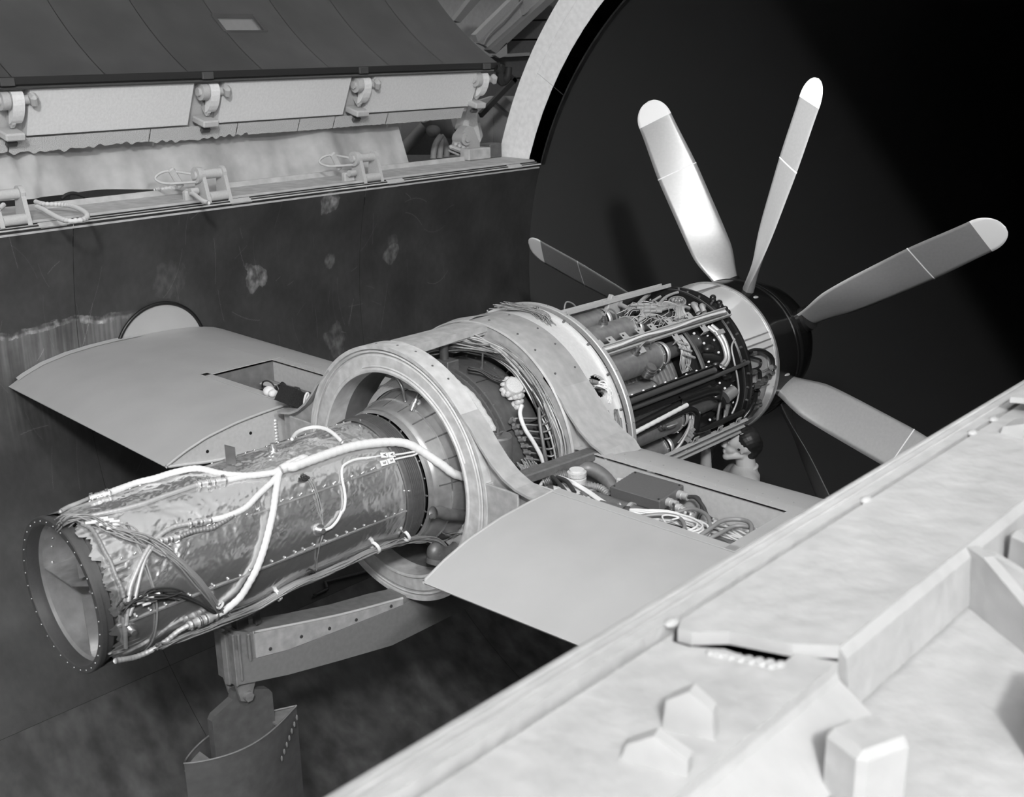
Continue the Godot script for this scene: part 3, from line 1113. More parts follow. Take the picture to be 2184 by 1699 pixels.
# ---------- exhaust pipe ----------
func exhaust() -> void:
	var o := thing("exhaust_duct", "long crumpled shiny metal exhaust pipe with an open end, lower left", "exhaust pipe", Vector3(-0.8, -0.32, 0))
	var fn := FastNoiseLite.new()
	fn.seed = 21
	fn.noise_type = FastNoiseLite.TYPE_SIMPLEX_SMOOTH
	fn.frequency = 3.6
	fn.fractal_type = FastNoiseLite.FRACTAL_RIDGED
	fn.fractal_octaves = 3
	fn.domain_warp_enabled = true
	fn.domain_warp_amplitude = 0.12
	fn.domain_warp_frequency = 5.0
	var fs := FastNoiseLite.new()
	fs.seed = 22
	fs.frequency = 2.2
	fs.fractal_octaves = 2
	var st := S()
	soft(st)
	var nx := 230
	var na := 300
	var grid := []
	for i in nx + 1:
		var x := lerpf(-1.50, -0.035, float(i) / nx)
		var row := PackedVector3Array()
		for k in na + 1:
			var a := 360.0 * k / na
			var p := pol(x, a, 0.31)
			var up := 0.35 + 0.65 * smoothstep(-0.1, 0.6, sin(deg_to_rad(a)))
			var d := 0.0075 * up * fn.get_noise_3dv(p) + 0.007 * fs.get_noise_3dv(p * Vector3(1, 1.6, 1.6))
			var edge := smoothstep(-1.5, -1.36, x) * (1.0 - smoothstep(-0.1, -0.04, x))
			if x < -1.36:   # gathered and torn towards the open end
				d += 0.008 * (1.0 - edge) * sin(a * 0.9 + 2.0 * sin(a * 0.21)) * sin((x + 1.5) * 22.0)
			row.append(pol(x - (0.016 * sin(a * 0.31) + 0.016 * fs.get_noise_2d(a * 0.16, 3.0) + 0.012 * fs.get_noise_2d(a * 0.6, 9.0)) * (1.0 - smoothstep(-1.5, -1.45, x)), a, 0.313 + d * (0.3 + 0.7 * edge)))
		grid.append(row)
	for i in nx:
		for k in na:
			quad(st, grid[i][k], grid[i + 1][k], grid[i + 1][k + 1], grid[i][k + 1])
	part("foil_jacket", st, M.foil, o)
	# lap seams with rivets
	for s in [34.0, 352.0, 100.0]:
		st = S()
		shell(st, -1.49, -0.06, 0.312, 0.3195, s, s + 1.3, 2)
		part("lap_seam", st, M.tin, o)
		st = S()
		for i in 26:
			var x := -1.46 + i * 0.055 + 0.008 * sin(i * 5.0)
			ball(st, pol(x, s + 3.0 + 0.6 * sin(i * 3.3), 0.318), Vector3(0.006, 0.006, 0.006), 4)
		part("rivet_row", st, M.tin, o)
	# end flange, liner and flow vanes
	st = S()
	lathe(st, [-1.53, 0.316, -1.548, 0.316, -1.552, 0.312, -1.552, 0.288, -1.548, 0.284, -1.5, 0.284, -1.5, 0.306, -1.53, 0.306, -1.53, 0.316], 96)
	part("end_flange", st, M.flange, o)
	st = S()
	lathe(st, [-1.5, 0.284, -1.49, 0.272, -0.2, 0.272], 72)
	part("liner", st, M.tin, o)
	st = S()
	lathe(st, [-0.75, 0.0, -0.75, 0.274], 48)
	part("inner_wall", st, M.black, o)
	st = S()
	bolts(st, -1.551, 0.3, 34, 0.0032, 0, 360, 0.003)
	part("rivet_ring", st, M.alu, o)
	st = S()
	lathe(st, [-1.44, 0.275, -1.43, 0.283, -1.42, 0.275], 72)
	part("inner_bead", st, M.dull, o)
	for v in [[92.0, -1.47, 0.05], [180.0, -1.485, 0.06], [272.0, -1.47, 0.05], [2.0, -1.46, 0.05]]:
		st = S()
		var rad := Vector3(0, sin(deg_to_rad(v[0])), cos(deg_to_rad(v[0])))
		var tan := Vector3(0, cos(deg_to_rad(v[0])), -sin(deg_to_rad(v[0])))
		# a folded plate, thin at its edge and thicker behind
		prism(st, Q([v[1], 0.0, v[1] + 0.16, v[2], v[1] + 0.30, v[2] * 0.8, v[1] + 0.30, -v[2] * 0.2, v[1] + 0.14, -0.012, v[1], -0.006]), Vector3.ZERO, Vector3.RIGHT, tan, rad, 0.045, 0.276)
		part("flow_vane", st, M.tin, o)
	st = S()
	for a in [176.0, 184.0, 268.0, 278.0, 290.0, 300.0, 150.0, 160.0]:
		ball(st, pol(-1.42 if a > 200 else -1.45, a, 0.272), Vector3(0.006, 0.006, 0.006), 5)
	part("vane_rivet", st, M.bright, o)
	# marks scribbled on the bottom vane
	st = S()
	for i in 13:
		box(st, Vector3(0.012, 0.002, 0.0015), at(Vector3(-1.28, -0.10 - i * 0.011, 0.004 + 0.0405)), 0)
	part("ruled_scale", st, M.print, o)
	# corrugated band, clamp ring and gap at the forward end
	st = S()
	var pr := [-0.06, 0.318]
	pr.append_array([-0.055, 0.324, -0.03, 0.325])
	for i in 7:
		var x := -0.03 + i * 0.0105
		pr.append_array([x + 0.002, 0.322, x + 0.004, 0.3285, x + 0.0065, 0.3285, x + 0.0085, 0.322])
	pr.append_array([0.048, 0.325, 0.052, 0.305])
	lathe(st, pr, 110)
	part("corrugated_band", st, M.dull, o)
	st = S()
	lathe(st, [0.05, 0.30, 0.052, 0.315, 0.066, 0.315, 0.068, 0.30], 80)
	part("gap_ring", st, M.black, o)
	st = S()
	rivets_out(st, -0.048, 0.322, 9, 0.006, 10, 370, 0.01)
	rivets_out(st, 0.058, 0.312, 24, 0.006, 0, 360, 0.014)
	part("clamp_bolt", st, M.bright, o)
	# small standing bracket, patches and bosses on the jacket
	st = S()
	prism(st, Q([-0.02, 0, 0.025, 0, 0.025, 0.075, -0.02, 0.085]), pc(0.318,[-0.765,87.8])[0], Vector3(0.55, 0, 0.83), Vector3(0, 1, 0), Vector3(0.83, 0, -0.55), -0.002, 0.002)
	part("upright_tab", st, M.dull, o)
	for b in [pc(0.32,[-0.557,6])[0], pc(0.32,[-1.441,346.6])[0], pc(0.32,[-0.544,88.9])[0]]:
		st = S()
		var n := Vector3(0, b.y, b.z).normalized()
		cyl(st, b - n * 0.01, b + n * 0.004, 0.03, 0.026, 16)
		cyl(st, b, b + n * 0.028, 0.013, 0.012, 10)
		part("boss", st, M.bright, o)
	st = S()
	tube(st, pc(0.322, [-1.33, 60, -1.335, 30, -1.33, 0, -1.335, -30, -1.33, -60]), 0.004, 6, 8)
	tube(st, pc(0.322,[-0.507,45,-0.522,25.3,-0.536,6.8]), 0.0022, 5)
	tube(st, pc(0.322,[-0.541,0.9,-0.567,350.8,-0.562,332.4]), 0.0022, 5)
	tube(st, pc(0.322,[-0.521,47.1,-0.528,31.7,-0.537,7.9]), 0.0022, 5)
	tube(st, pc(0.322,[-0.541,3.2,-0.57,345.4,-0.554,327.8]), 0.0022, 5)
	part("lashing_wire", st, M.wire_mid, o)
	st = S()
	wires(st, pc(0.326,[-0.543,51.1,-0.541,47.3,-0.531,45.4,-0.553,46,-0.553,49.5]), 4, 0.006, 0.002)
	wires(st, pc(0.326,[-0.559,48.2,-0.536,49,-0.524,46.8,-0.552,45.7,-0.568,48.1]), 4, 0.006, 0.002)
	wires(st, pc(0.326,[-0.602,329.5,-0.577,328.9,-0.537,318.3,-0.582,323.6]), 4, 0.006, 0.002)
	stuff("wire_knot", st, M.wire_dark, o)

func connector(pts: Array, label: String, group := "", r := 0.0155, parent: Node = null) -> void:
	var a: Vector3 = pts[0]
	var b: Vector3 = pts[-1]
	var L := a.distance_to(b)
	var o: Node = parent
	if parent == null:
		o = thing("cable_connector", label, "connector", (a + b) * 0.5, group)
	var t := along(a, b)
	var h := L * 0.5
	var st := S()
	lathe(st, [-h, 0, -h, r * 0.8, -h * 0.55, r * 0.8, -h * 0.55, r * 1.15, -h * 0.3, r * 1.15, -h * 0.3, r * 0.95, h * 0.05, r * 0.95, h * 0.05, r * 1.1, h * 0.4, r * 1.1, h * 0.4, r * 0.85, h, r * 0.85, h, 0], 16, 0, 360, t)
	part("body", st, M.alu, o)
	st = S()
	for e in [-0.9, -0.15, 0.18, 0.3, 0.8]:
		lathe(st, [e * h - 0.004, r * 0.8, e * h - 0.003, r * 1.2, e * h + 0.003, r * 1.2, e * h + 0.004, r * 0.8], 16, 0, 360, t)
	part("ring_nut", st, M.bright, o)
	st = S()
	for e in [-0.85, 0.75]:
		box(st, Vector3(0.014, r * 2.3, 0.006), t * Transform3D(Basis(), Vector3(e * h, 0, r * 0.9)), 0.001)
	part("clamp_screw", st, M.steel, o)

func pipe_cables() -> void:
	var st := S()
	var tape := 0.035
	tube(st, [pol(0.42, 2, 0.46)] + pc(0.4,[0.211,10.3]) + pc(0.37,[0.136,22.2]) + pc(0.345,[0.093,33.4,0.036,43.8,-0.038,50.6,-0.174,56.6,-0.302,58.9,-0.471,58.4,-0.585,58]) + pc(0.338,[-0.488,62.2,-0.563,61.5,-0.635,59.1]), 0.0205, 14, 6, tape, 0.045)
	one("wrapped_cable", st, M.wrap, "thick white tape wrapped cable arching over the exhaust pipe into the big ring", "cable")
	st = S()
	tube(st, pc(0.332,[-0.622,60,-0.675,60.4,-0.76,64,-0.81,68.2,-0.863,75.5,-0.907,92.7,-0.986,100.7,-1.077,100.7,-1.145,104.8,-1.279,99.5]), 0.0135, 12, 6, 0.02, 0.05)
	one("wrapped_cable_branch", st, M.wrap, "white wrapped cable branch running along the top edge of the exhaust pipe", "cable", "wrapped branches on the exhaust pipe")
	st = S()
	tube(st, pc(0.33,[-0.626,59,-0.7,61.8,-0.758,64.4,-0.818,66.1,-0.864,67.3]), 0.0125, 12, 6, 0.02, 0.05)
	one("wrapped_cable_branch", st, M.wrap, "short white wrapped branch ending at the upper middle connector on the pipe", "cable", "wrapped branches on the exhaust pipe")
	st = S()
	tube(st, pc(0.33,[-0.637,58.1,-0.695,52.8,-0.784,46.6,-0.843,41.9,-0.892,39.9,-0.965,39.4,-1.025,40.4]), 0.0125, 12, 6, 0.02, 0.05)
	one("wrapped_cable_branch", st, M.wrap, "white wrapped branch slanting down to the pair of connectors midway on the pipe", "cable", "wrapped branches on the exhaust pipe")
	st = S()
	tube(st, pc(0.335,[-0.642,57.6,-0.713,42.6,-0.764,29.9,-0.833,12.5,-0.883,358.6,-0.921,349,-0.965,337.4,-1.028,329.7,-1.065,328.3]), 0.0145, 12, 6, 0.028, 0.06)
	one("wrapped_cable_branch", st, M.wrap, "long white wrapped branch hanging down the near side of the exhaust pipe", "cable", "wrapped branches on the exhaust pipe")
	connector(pc(0.33,[-1.275,101.1,-1.35,104]), "small metal connector on the far top edge of the exhaust pipe", "connectors on the exhaust pipe", 0.013)
	connector(pc(0.33,[-0.864,67.3,-0.984,72]), "large metal connector highest on the visible side of the exhaust pipe", "connectors on the exhaust pipe", 0.017)
	connector(pc(0.33,[-1.025,40.4,-1.119,43.4]), "metal connector midway on the pipe, upper of the pair", "connectors on the exhaust pipe", 0.014)
	connector(pc(0.33,[-1.173,36.8,-1.257,38.5]), "metal connector midway on the pipe, lower of the pair by the wire bundle", "connectors on the exhaust pipe", 0.014)
	connector(pc(0.334,[-1.06,328.1,-1.195,329.4]), "large bright metal connector hanging under the near side of the exhaust pipe", "connectors on the exhaust pipe", 0.019)
	st = S()
	tube(st, pc(0.327,[-1.338,108.7,-1.399,102.1,-1.449,99.5,-1.491,95]), 0.008, 10, 6, 0.016, 0.045)
	one("armoured_hose", st, M.hose, "short ribbed hose end at the far top edge near the open pipe end", "hose", "armoured hoses on the exhaust pipe")
	st = S()
	tube(st, pc(0.327,[-0.981,72.6,-1.085,72,-1.153,71.7,-1.222,70.9,-1.314,72.1,-1.383,74,-1.449,76.2]), 0.0095, 10, 6, 0.016, 0.045)
	one("armoured_hose", st, M.hose, "ribbed hose running from the highest connector toward the pipe opening", "hose", "armoured hoses on the exhaust pipe")
	st = S()
	tube(st, pc(0.328,[-1.118,43.5,-1.167,44.8,-1.215,44,-1.261,41.3,-1.304,37.1,-1.352,30.3,-1.391,23.3,-1.421,16.9,-1.443,7.9,-1.453,2.2,-1.463,352.9]), 0.0095, 10, 6, 0.016, 0.045)
	one("armoured_hose", st, M.hose, "ribbed hose bending down from the upper of the paired connectors round the pipe", "hose", "armoured hoses on the exhaust pipe")
	st = S()
	tube(st, pc(0.327,[-1.255,38.7,-1.286,36.6,-1.326,31.9,-1.365,23.8,-1.395,15.2,-1.423,5.5,-1.447,358.5]), 0.008, 8)
	one("grey_hose", st, M.hose, "smooth grey hose beside the ribbed one curving down the exhaust pipe", "hose")
	st = S()
	tube(st, pc(0.33,[-0.927,38.9,-0.98,36.7,-1.032,35.2,-1.077,36.4,-1.128,37.5,-1.173,36.8]), 0.01, 9, 6, 0.014, 0.12)
	one("braided_cable", st, M.wire_mid, "dark braided cable joining the lower of the paired connectors", "cable")
	st = S()
	tube(st, pc(0.336,[-1.196,330.1,-1.239,328,-1.277,321.7,-1.319,315.9,-1.361,313.8,-1.41,315.7,-1.455,320.2,-1.497,324]), 0.0105, 10, 6, 0.018, 0.08)
	one("armoured_hose", st, M.hose, "pale ribbed hose trailing along the underside of the pipe from the hanging connector", "hose", "armoured hoses on the exhaust pipe")
	# thin instrument leads
	var o := thing("lead_bundle", "bundle of thin leads crossing the pipe diagonally from the flange top down", "wire bundle", pc(0.33,[-1.359,57.7])[0])
	st = S()
	wires(st, pc(0.333,[-1.552,75.5,-1.487,79.7,-1.439,71.6,-1.401,60.4,-1.35,50.7,-1.296,40.8,-1.247,30.1]), 16, 0.016, 0.0034, 0.9)
	wires(st, pc(0.335,[-1.297,40.7,-1.246,30.5,-1.205,19.2,-1.159,4.7,-1.112,350.1,-1.052,332.1,-0.998,320.6]), 14, 0.008, 0.0034, 0.6)
	stuff("lead", st, M.wire_mid, o)
	st = S()
	for q in pc(0.338,[-1.423,68.9,-1.408,66,-1.393,63.2,-1.45,68,-1.434,63.5,-1.418,58.8,-1.39,60.1,-1.473,68.4]):
		cyl(st, q, q + Vector3(0.035, -0.006, 0.01), 0.006, -1, 8)
	part("sleeve", st, M.wire_light, o)
	st = S()
	for q in pc(0.335,[-1.241,30.6,-1.097,345.9]):
		lathe(st, [-0.004, 0.014, -0.004, 0.018, 0.004, 0.018, 0.004, 0.014], 14, 0, 360, along(q, q + Vector3(0.05, -0.06, 0.02)))
	part("tie", st, M.wire_light, o)
	o = thing("lead_bundle", "second bundle of thin leads fanning low on the near side of the pipe", "wire bundle", pc(0.33,[-1.349,7])[0])
	st = S()
	wires(st, pc(0.331,[-1.475,4.4,-1.455,6.7,-1.411,7,-1.361,7.4,-1.301,4,-1.241,358.6]), 12, 0.018, 0.0034, 0.9)
	wires(st, pc(0.333,[-1.302,4.2,-1.229,357.9,-1.165,348.9,-1.113,338.8,-1.051,327.3]), 12, 0.006, 0.0034, 0.6)
	stuff("lead", st, M.wire_dark, o)
	st = S()
	for q in pc(0.336,[-1.4,8.5,-1.378,6,-1.368,3.3,-1.394,2.9,-1.352,6.5,-1.416,5.4]):
		cyl(st, q, q + Vector3(0.03, 0.0, 0.004), 0.006, -1, 8)
	part("sleeve", st, M.wire_light, o)
	o = thing("lead_bundle", "long bundle of thin tubes strapped along the underside of the exhaust pipe", "wire bundle", pc(0.33,[-0.408,322.9])[0])
	st = S()
	wires(st, pc(0.34,[-1.316,320.2,-1.204,317.1,-1.099,316.5,-0.993,316.9,-0.834,312.7]) + pc(0.34,[-0.669,325.9,-0.543,323.9,-0.421,325.6,-0.284,326.2,-0.158,326.4]) + P([-0.056,-0.215,0.25,0.038,-0.228,0.25,0.135,-0.263,0.25,0.203,-0.313,0.25,0.241,-0.367,0.25]), 20, 0.012, 0.0042, 0.7)
	stuff("tube_run", st, M.wire_mid, o)
	st = S()
	for q in [pc(0.34,[-0.093,324.5])[0], pc(0.34,[-0.278,325.7])[0], pc(0.34,[-0.794,314.7])[0]]:
		lathe(st, [-0.007, 0.024, -0.007, 0.03, 0.007, 0.03, 0.007, 0.024], 18, 0, 360, along(q, q + Vector3(0.1, 0.03, 0.0)))
	part("strap", st, M.wire_light, o)
	st = S()
	tube(st, pc(0.325,[-1.475,71.6,-1.46,64.4,-1.461,53.8,-1.463,44.2,-1.459,36.2,-1.46,27.7,-1.454,18,-1.455,6.5,-1.469,356.5,-1.465,345.4,-1.456,331.7]), 0.008, 9, 6, 0.014, 0.07)
	one("braided_cord", st, M.wire_mid, "thick braided cord tied round the exhaust pipe near its open end", "cord")
	st = S()
	tube(st, pc(0.35,[-0.456,85.8,-0.393,94.3,-0.335,97.9,-0.29,94.7,-0.273,85.5,-0.274,74.6,-0.279,64.5]), 0.0085, 10)
	one("white_hose_loop", st, M.wrap, "thin white hose looping over the far top of the exhaust pipe", "hose")
	st = S()
	tube(st, pc(0.327,[-0.16,44.8,-0.206,46.7,-0.261,48.4,-0.314,47.8,-0.347,45.4,-0.373,38.1,-0.387,28.7,-0.397,21.9,-0.415,15.6,-0.437,12]), 0.006, 9)
	tube(st, pc(0.33,[-0.432,14.2,-0.464,8.8,-0.501,5.4,-0.538,5]), 0.0068, 9)
	one("white_tube", st, M.wire_light, "thin white tube curving down the pipe side to a round boss", "tube")
	# numbered tags on two leads
	var far_tag := false
	for e in [["A", pc(0.331,[-0.131,44.6,-0.096,42.7])], ["A", pc(0.331,[-0.093,42.6,-0.058,41.5])], ["3", pc(0.331,[-0.154,38.1,-0.118,37.5])], ["3", pc(0.331,[-0.113,37.8,-0.076,37.5])]]:
		far_tag = not far_tag
		var p: Vector3 = e[1][0]
		var q: Vector3 = e[1][1]
		var c := (p + q) * 0.5
		var n := Vector3(0, c.y, c.z).normalized()
		var ux := (q - p).normalized()
		var uy := n.cross(ux).normalized()
		if uy.y < 0:
			uy = -uy
		var t := thing("lead_tag", "small white tag marked %s, %s" % [e[0], "%s of its pair beside the corrugated band" % ("farther one" if far_tag else "nearer one")], "tag", c, "marked tags on two leads")
		st = S()
		box(st, Vector3(p.distance_to(q), 0.006, 0.026), Transform3D(Basis(ux, n, ux.cross(n)), c), 0.001)
		part("plate", st, M.wire_light, t)
		var tm := TextMesh.new()
		tm.text = e[0]
		tm.font_size = 24
		tm.pixel_size = 0.0009
		tm.depth = 0.0015
		var mi := MeshInstance3D.new()
		mi.name = "letter"
		mi.mesh = tm
		mi.material_override = M.print
		t.add_child(mi)
		var up := n
		# the mark lies on its side, its head toward the open end
		mi.transform = Transform3D(Basis(ux.cross(n) * 1.0, -ux, n).orthonormalized(), c + n * 0.0036 - t.position)
	st = S()
	tube(st, pc(0.334,[-0.065,41,-0.019,39.7,0.033,38.5,0.071,37.4]), 0.005, 8)
	tube(st, pc(0.334,[-0.077,37.6,-0.02,36.7,0.033,35.7,0.073,36.4]), 0.005, 8)
	tube(st, pc(0.332,[-0.133,44.2,-0.178,45.3,-0.212,45.7]), 0.004, 8)
	one("tag_lead", st, M.wire_light, "pair of pale leads carrying the marked tags into the wrapped cable", "lead")
# ---------- nacelle frame, exhaust cone, shroud ----------
func ribbon(st: SurfaceTool, path: Array, x0: float, x1: float, th: float) -> void:   # (y, z) path, pushed from x0 to x1
	for i in path.size() - 1:
		var p: Vector2 = path[i]
		var q: Vector2 = path[i + 1]
		var pd: Vector2 = ((q - path[maxi(i - 1, 0)]).normalized())
		var qd: Vector2 = ((path[mini(i + 2, path.size() - 1)] - p).normalized())
		var n := Vector2(-pd.y, pd.x) * th
		var m := Vector2(-qd.y, qd.x) * th
		soft(st)
		quad(st, Vector3(x0, p.x, p.y), Vector3(x1, p.x, p.y), Vector3(x1, q.x, q.y), Vector3(x0, q.x, q.y))
		quad(st, Vector3(x0, p.x - n.x, p.y - n.y), Vector3(x0, q.x - m.x, q.y - m.y), Vector3(x1, q.x - m.x, q.y - m.y), Vector3(x1, p.x - n.x, p.y - n.y))
		flat(st)
		quad(st, Vector3(x0, p.x, p.y), Vector3(x0, q.x, q.y), Vector3(x0, q.x - m.x, q.y - m.y), Vector3(x0, p.x - n.x, p.y - n.y))
		quad(st, Vector3(x1, p.x, p.y), Vector3(x1, p.x - n.x, p.y - n.y), Vector3(x1, q.x - m.x, q.y - m.y), Vector3(x1, q.x, q.y))

func fillet(s: float, zmax := 0.93, drop := 0.0) -> Array:
	var o := []
	for e in [[0.45, 0.455], [0.405, 0.505], [0.355, 0.56], [0.29, 0.615], [0.225, 0.68], [0.175, 0.75], [0.145, 0.82], [0.132, 0.89]]:
		if e[1] < zmax:
			o.append(Vector2(e[0], s * e[1]))
	o.append(Vector2(0.13 - drop, s * zmax))
	return o

func nacelle() -> void:
	var o := thing("nacelle_frame", "pale grey double hoop frame joining the engine to both wings", "nacelle frame", Vector3(0.4, -0.64, 0))
	# rear hoop
	var st := S()
	lathe(st, [0.240, 0.512, 0.127, 0.512, 0.124, 0.518, 0.124, 0.526, 0.131, 0.532, 0.131, 0.592, 0.136, 0.598, 0.142, 0.604, 0.142, 0.622, 0.128, 0.626, 0.127, 0.645, 0.236, 0.645, 0.24, 0.635, 0.240, 0.512], 144)
	part("rear_hoop", st, M.frame_face, o)
	st = S()
	lathe(st, [0.134, 0.606, 0.128, 0.611, 0.134, 0.617], 120)
	lathe(st, [0.131, 0.535, 0.126, 0.540, 0.131, 0.546], 120, 20, 110)
	part("weld_bead", st, M.frame_face, o)
	st = S()
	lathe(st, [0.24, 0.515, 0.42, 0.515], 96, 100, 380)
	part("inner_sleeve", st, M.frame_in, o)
	st = S()
	for a in [20, 38, 57, 66, 78, 88, 100, 120, 140]:
		cyl(st, pol(0.18 + 0.03 * sin(a), a, 0.642), pol(0.18 + 0.03 * sin(a), a, 0.648), 0.006, 0.005, 8)
	part("screw", st, M.dull, o)
	# forward hoop, broader
	st = S()
	lathe(st, [0.742, 0.56, 0.735, 0.566, 0.735, 0.645, 0.742, 0.65, 0.98, 0.652, 0.99, 0.647, 0.99, 0.56, 0.742, 0.56], 144, -20, 200)
	part("forward_hoop", st, M.frame, o)
	st = S()
	lathe(st, [0.735, 0.64, 0.728, 0.646, 0.736, 0.653], 96, 0, 180)
	part("hoop_edge", st, M.frame, o)
	st = S()
	for a in [8, 15, 22, 31, 44, 58, 70, 88]:
		for x in [0.80, 0.95]:
			cyl(st, pol(x + 0.01 * sin(a * 7), a, 0.65), pol(x + 0.01 * sin(a * 7), a, 0.656), 0.006, 0.005, 8)
	part("screw", st, M.dull, o)
	# top longeron and its flange
	st = S()
	shell(st, 0.235, 0.74, 0.60, 0.648, 84, 98, 8)
	part("longeron", st, M.frame, o)
	st = S()
	prism(st, Q([0.235, 0.0, 0.74, 0.0, 0.74, -0.03, 0.235, -0.05]), Vector3(0, 0.645, 0.07), Vector3.RIGHT, Vector3.UP, Vector3.BACK, -0.004, 0.004)
	part("longeron_web", st, M.frame, o)
	st = S()
	lathe(st, [0.70, 0.6, 0.75, 0.652, 0.80, 0.66, 0.9, 0.652], 30, 96, 128)
	part("saddle", st, M.frame, o)
	for s in [1.0, -1.0]:
		# fillets from the hoops out to the wing
		for h in [[0.127, 0.24, 0.93], [0.735, 0.99, 0.86]]:
			st = S()
			ribbon(st, fillet(s, h[2], 0.028 if h[0] > 0.5 else 0.0), h[0], h[1], 0.012 * -s)
			part("fillet_strip", st, M.frame, o)
			st = S()
			var poly := PackedVector2Array()
			for e in fillet(s, h[2]):
				poly.append(e - Vector2(0.012, 0))
			poly.append(Vector2(-0.1, s * h[2]))
			poly.append(Vector2(-0.1, s * 0.56))
			poly.append(Vector2(0.3, s * 0.53))
			prism_x(st, poly, h[0] + 0.045, h[0] + 0.055)
			part("gusset_web", st, M.frame, o)
		# bar along the bay's inner edge
		st = S()
		bar(st, Vector3(0.28, 0.115, s * 0.70), Vector3(0.76, 0.115, s * 0.745), 0.075, 0.045, 0.006)
		part("edge_bar", st, M.pipe if s > 0 else M.frame, o)
		st = S()
		box(st, Vector3(0.014, 0.24, 0.20), at(Vector3(0.14, 0.0, s * 0.73)), 0.003)
		box(st, Vector3(0.05, 0.24, 0.012), at(Vector3(0.16, 0.0, s * 0.64)), 0.003)
		part("side_plate", st, M.frame, o)
	# light ring on the rim below
	st = S()
	box(st, Vector3(0.012, 0.08, 0.02), Transform3D(Basis(Vector3.RIGHT, 0.5), pol(0.13, 232, 0.665)), 0.003)
	part("rim_tab", st, M.mark, o)

func exhaust_cone() -> void:
	var o := thing("exhaust_cone", "shiny tapering metal cone joining the exhaust pipe to the turbine inside the ring", "engine cone", Vector3(0.25, -0.35, 0))
	var st := S()
	lathe(st, [0.066, 0.325, 0.075, 0.338, 0.09, 0.34, 0.097, 0.332, 0.105, 0.34, 0.12, 0.345, 0.3, 0.395, 0.40, 0.425], 110)
	part("cone_skin", st, M.tin, o)
	for e in [[0.185, 0.364], [0.29, 0.393]]:
		st = S()
		lathe(st, [e[0] - 0.004, e[1] - 0.003, e[0], e[1] + 0.006, e[0] + 0.004, e[1]], 110)
		part("hoop_bead", st, M.bright, o)
	for a in [6, 24, 42, 60, 78, 96, 114]:
		st = S()
		bar(st, pol(0.12, a, 0.3455), pol(0.39, a, 0.4225), 0.007, 0.003, 0.001, pol(0, a, 1))
		part("lap_joint", st, M.steel, o)
	st = S()
	var b: Vector3 = pc(0.375,[0.23,76.3])[0]
	var n := Vector3(-0.2, b.y, b.z).normalized()
	cyl(st, b - n * 0.004, b + n * 0.004, 0.02, 0.018, 18)
	part("plug_ring", st, M.mark, o)
	st = S()
	cyl(st, b, b + n * 0.006, 0.008, -1, 10)
	part("plug", st, M.black, o)
	# hoses that enter the cone from above
	st = S()
	tube(st, [pol(0.2, 84, 0.37), pol(0.19, 86, 0.44), pol(0.185, 92, 0.5), pol(0.2, 98, 0.535), pol(0.24, 101, 0.52)], 0.0085, 10)
	one("hooked_pipe", st, M.steel, "thin metal pipe hooking up from the cone behind the ring's top edge", "pipe")
	o = thing("probe_lead", "thin lead with bright fitting on the cone just inside the ring", "lead", pol(0.17, 72, 0.37))
	st = S()
	tube(st, [pol(0.17, 72, 0.375), pol(0.2, 73, 0.43), pol(0.24, 74, 0.49), pol(0.28, 76, 0.53)], 0.008, 8)
	part("lead", st, M.dull, o)
	st = S()
	var c0 := pol(0.165, 71, 0.365)
	var c1 := pol(0.195, 72.5, 0.42)
	lathe(st, [-0.03, 0, -0.03, 0.012, -0.01, 0.012, -0.01, 0.016, 0.01, 0.016, 0.01, 0.012, 0.03, 0.01, 0.03, 0], 12, 0, 360, along(c0, c1))
	part("fitting", st, M.bright, o)
	o = thing("duct_pipe", "shiny metal duct slanting out of the ring behind the exhaust pipe", "pipe", Vector3(0.3, 0.2, -0.35))
	st = S()
	var pa: Vector3 = P([0.343,0.211,-0.36])[0]
	var pb: Vector3 = P([0.503,0.329,-0.3])[0]
	var pd := (pb - pa).normalized()
	cyl(st, pa, pb + pd * 0.1, 0.034, 0.034, 24)
	part("tube", st, M.can, o)
	for e in [0.02, 0.16]:
		st = S()
		lathe(st, [-0.008, 0.03, -0.006, 0.042, 0.006, 0.042, 0.008, 0.03], 24, 0, 360, along(pa + pd * (e - 0.01), pa + pd * (e + 0.01)))
		part("collar", st, M.tin, o)
	st = S()
	cyl(st, pa - pd * 0.12, pa, 0.036, 0.036, 24)
	part("sleeve", st, M.cap, o)
	# insulation and lagging ring ahead of the cone
	o = thing("turbine_case", "dark riveted turbine casing in the gap between the two hoops", "engine casing", Vector3(0.55, -0.45, 0))
	st = S()
	lathe(st, [0.28, 0.40, 0.30, 0.44, 0.415, 0.455, 0.43, 0.44], 96, -60, 240)
	part("insulation", st, M.fibre, o)
	st = S()
	var ring := []
	for i in 25:
		var a := lerpf(-50, 150, i / 24.0)
		ring.append(pol(0.425 + 0.006 * sin(i * 2.1), a, 0.462 + 0.004 * sin(i * 1.3)))
	tube(st, ring, 0.02, 10, 4, 0.05, 0.08)
	part("lagging_rope", st, M.fibre, o)
	st = S()
	lathe(st, [0.44, 0.44, 0.45, 0.482, 0.458, 0.482, 0.462, 0.464, 0.475, 0.464, 0.48, 0.486, 0.49, 0.486, 0.494, 0.47], 120)
	part("flange_ring", st, M.dull, o)
	st = S()
	rivets_out(st, 0.468, 0.464, 60, 0.005, 0, 360, 0.012)
	rivets_out(st, 0.497, 0.47, 40, 0.005, 0, 360, 0.012)
	part("flange_bolt", st, M.steel, o)
	for i in 10:
		st = S()
		shell(st, 0.496, 0.73, 0.455, 0.47, i * 36.0 - 8.0, i * 36.0 + 27.4, 10)
		part("case_panel", st, M.case, o)
	st = S()
	lathe(st, [0.5, 0.45, 0.735, 0.45], 72)
	part("case_core", st, M.black, o)
	st = S()
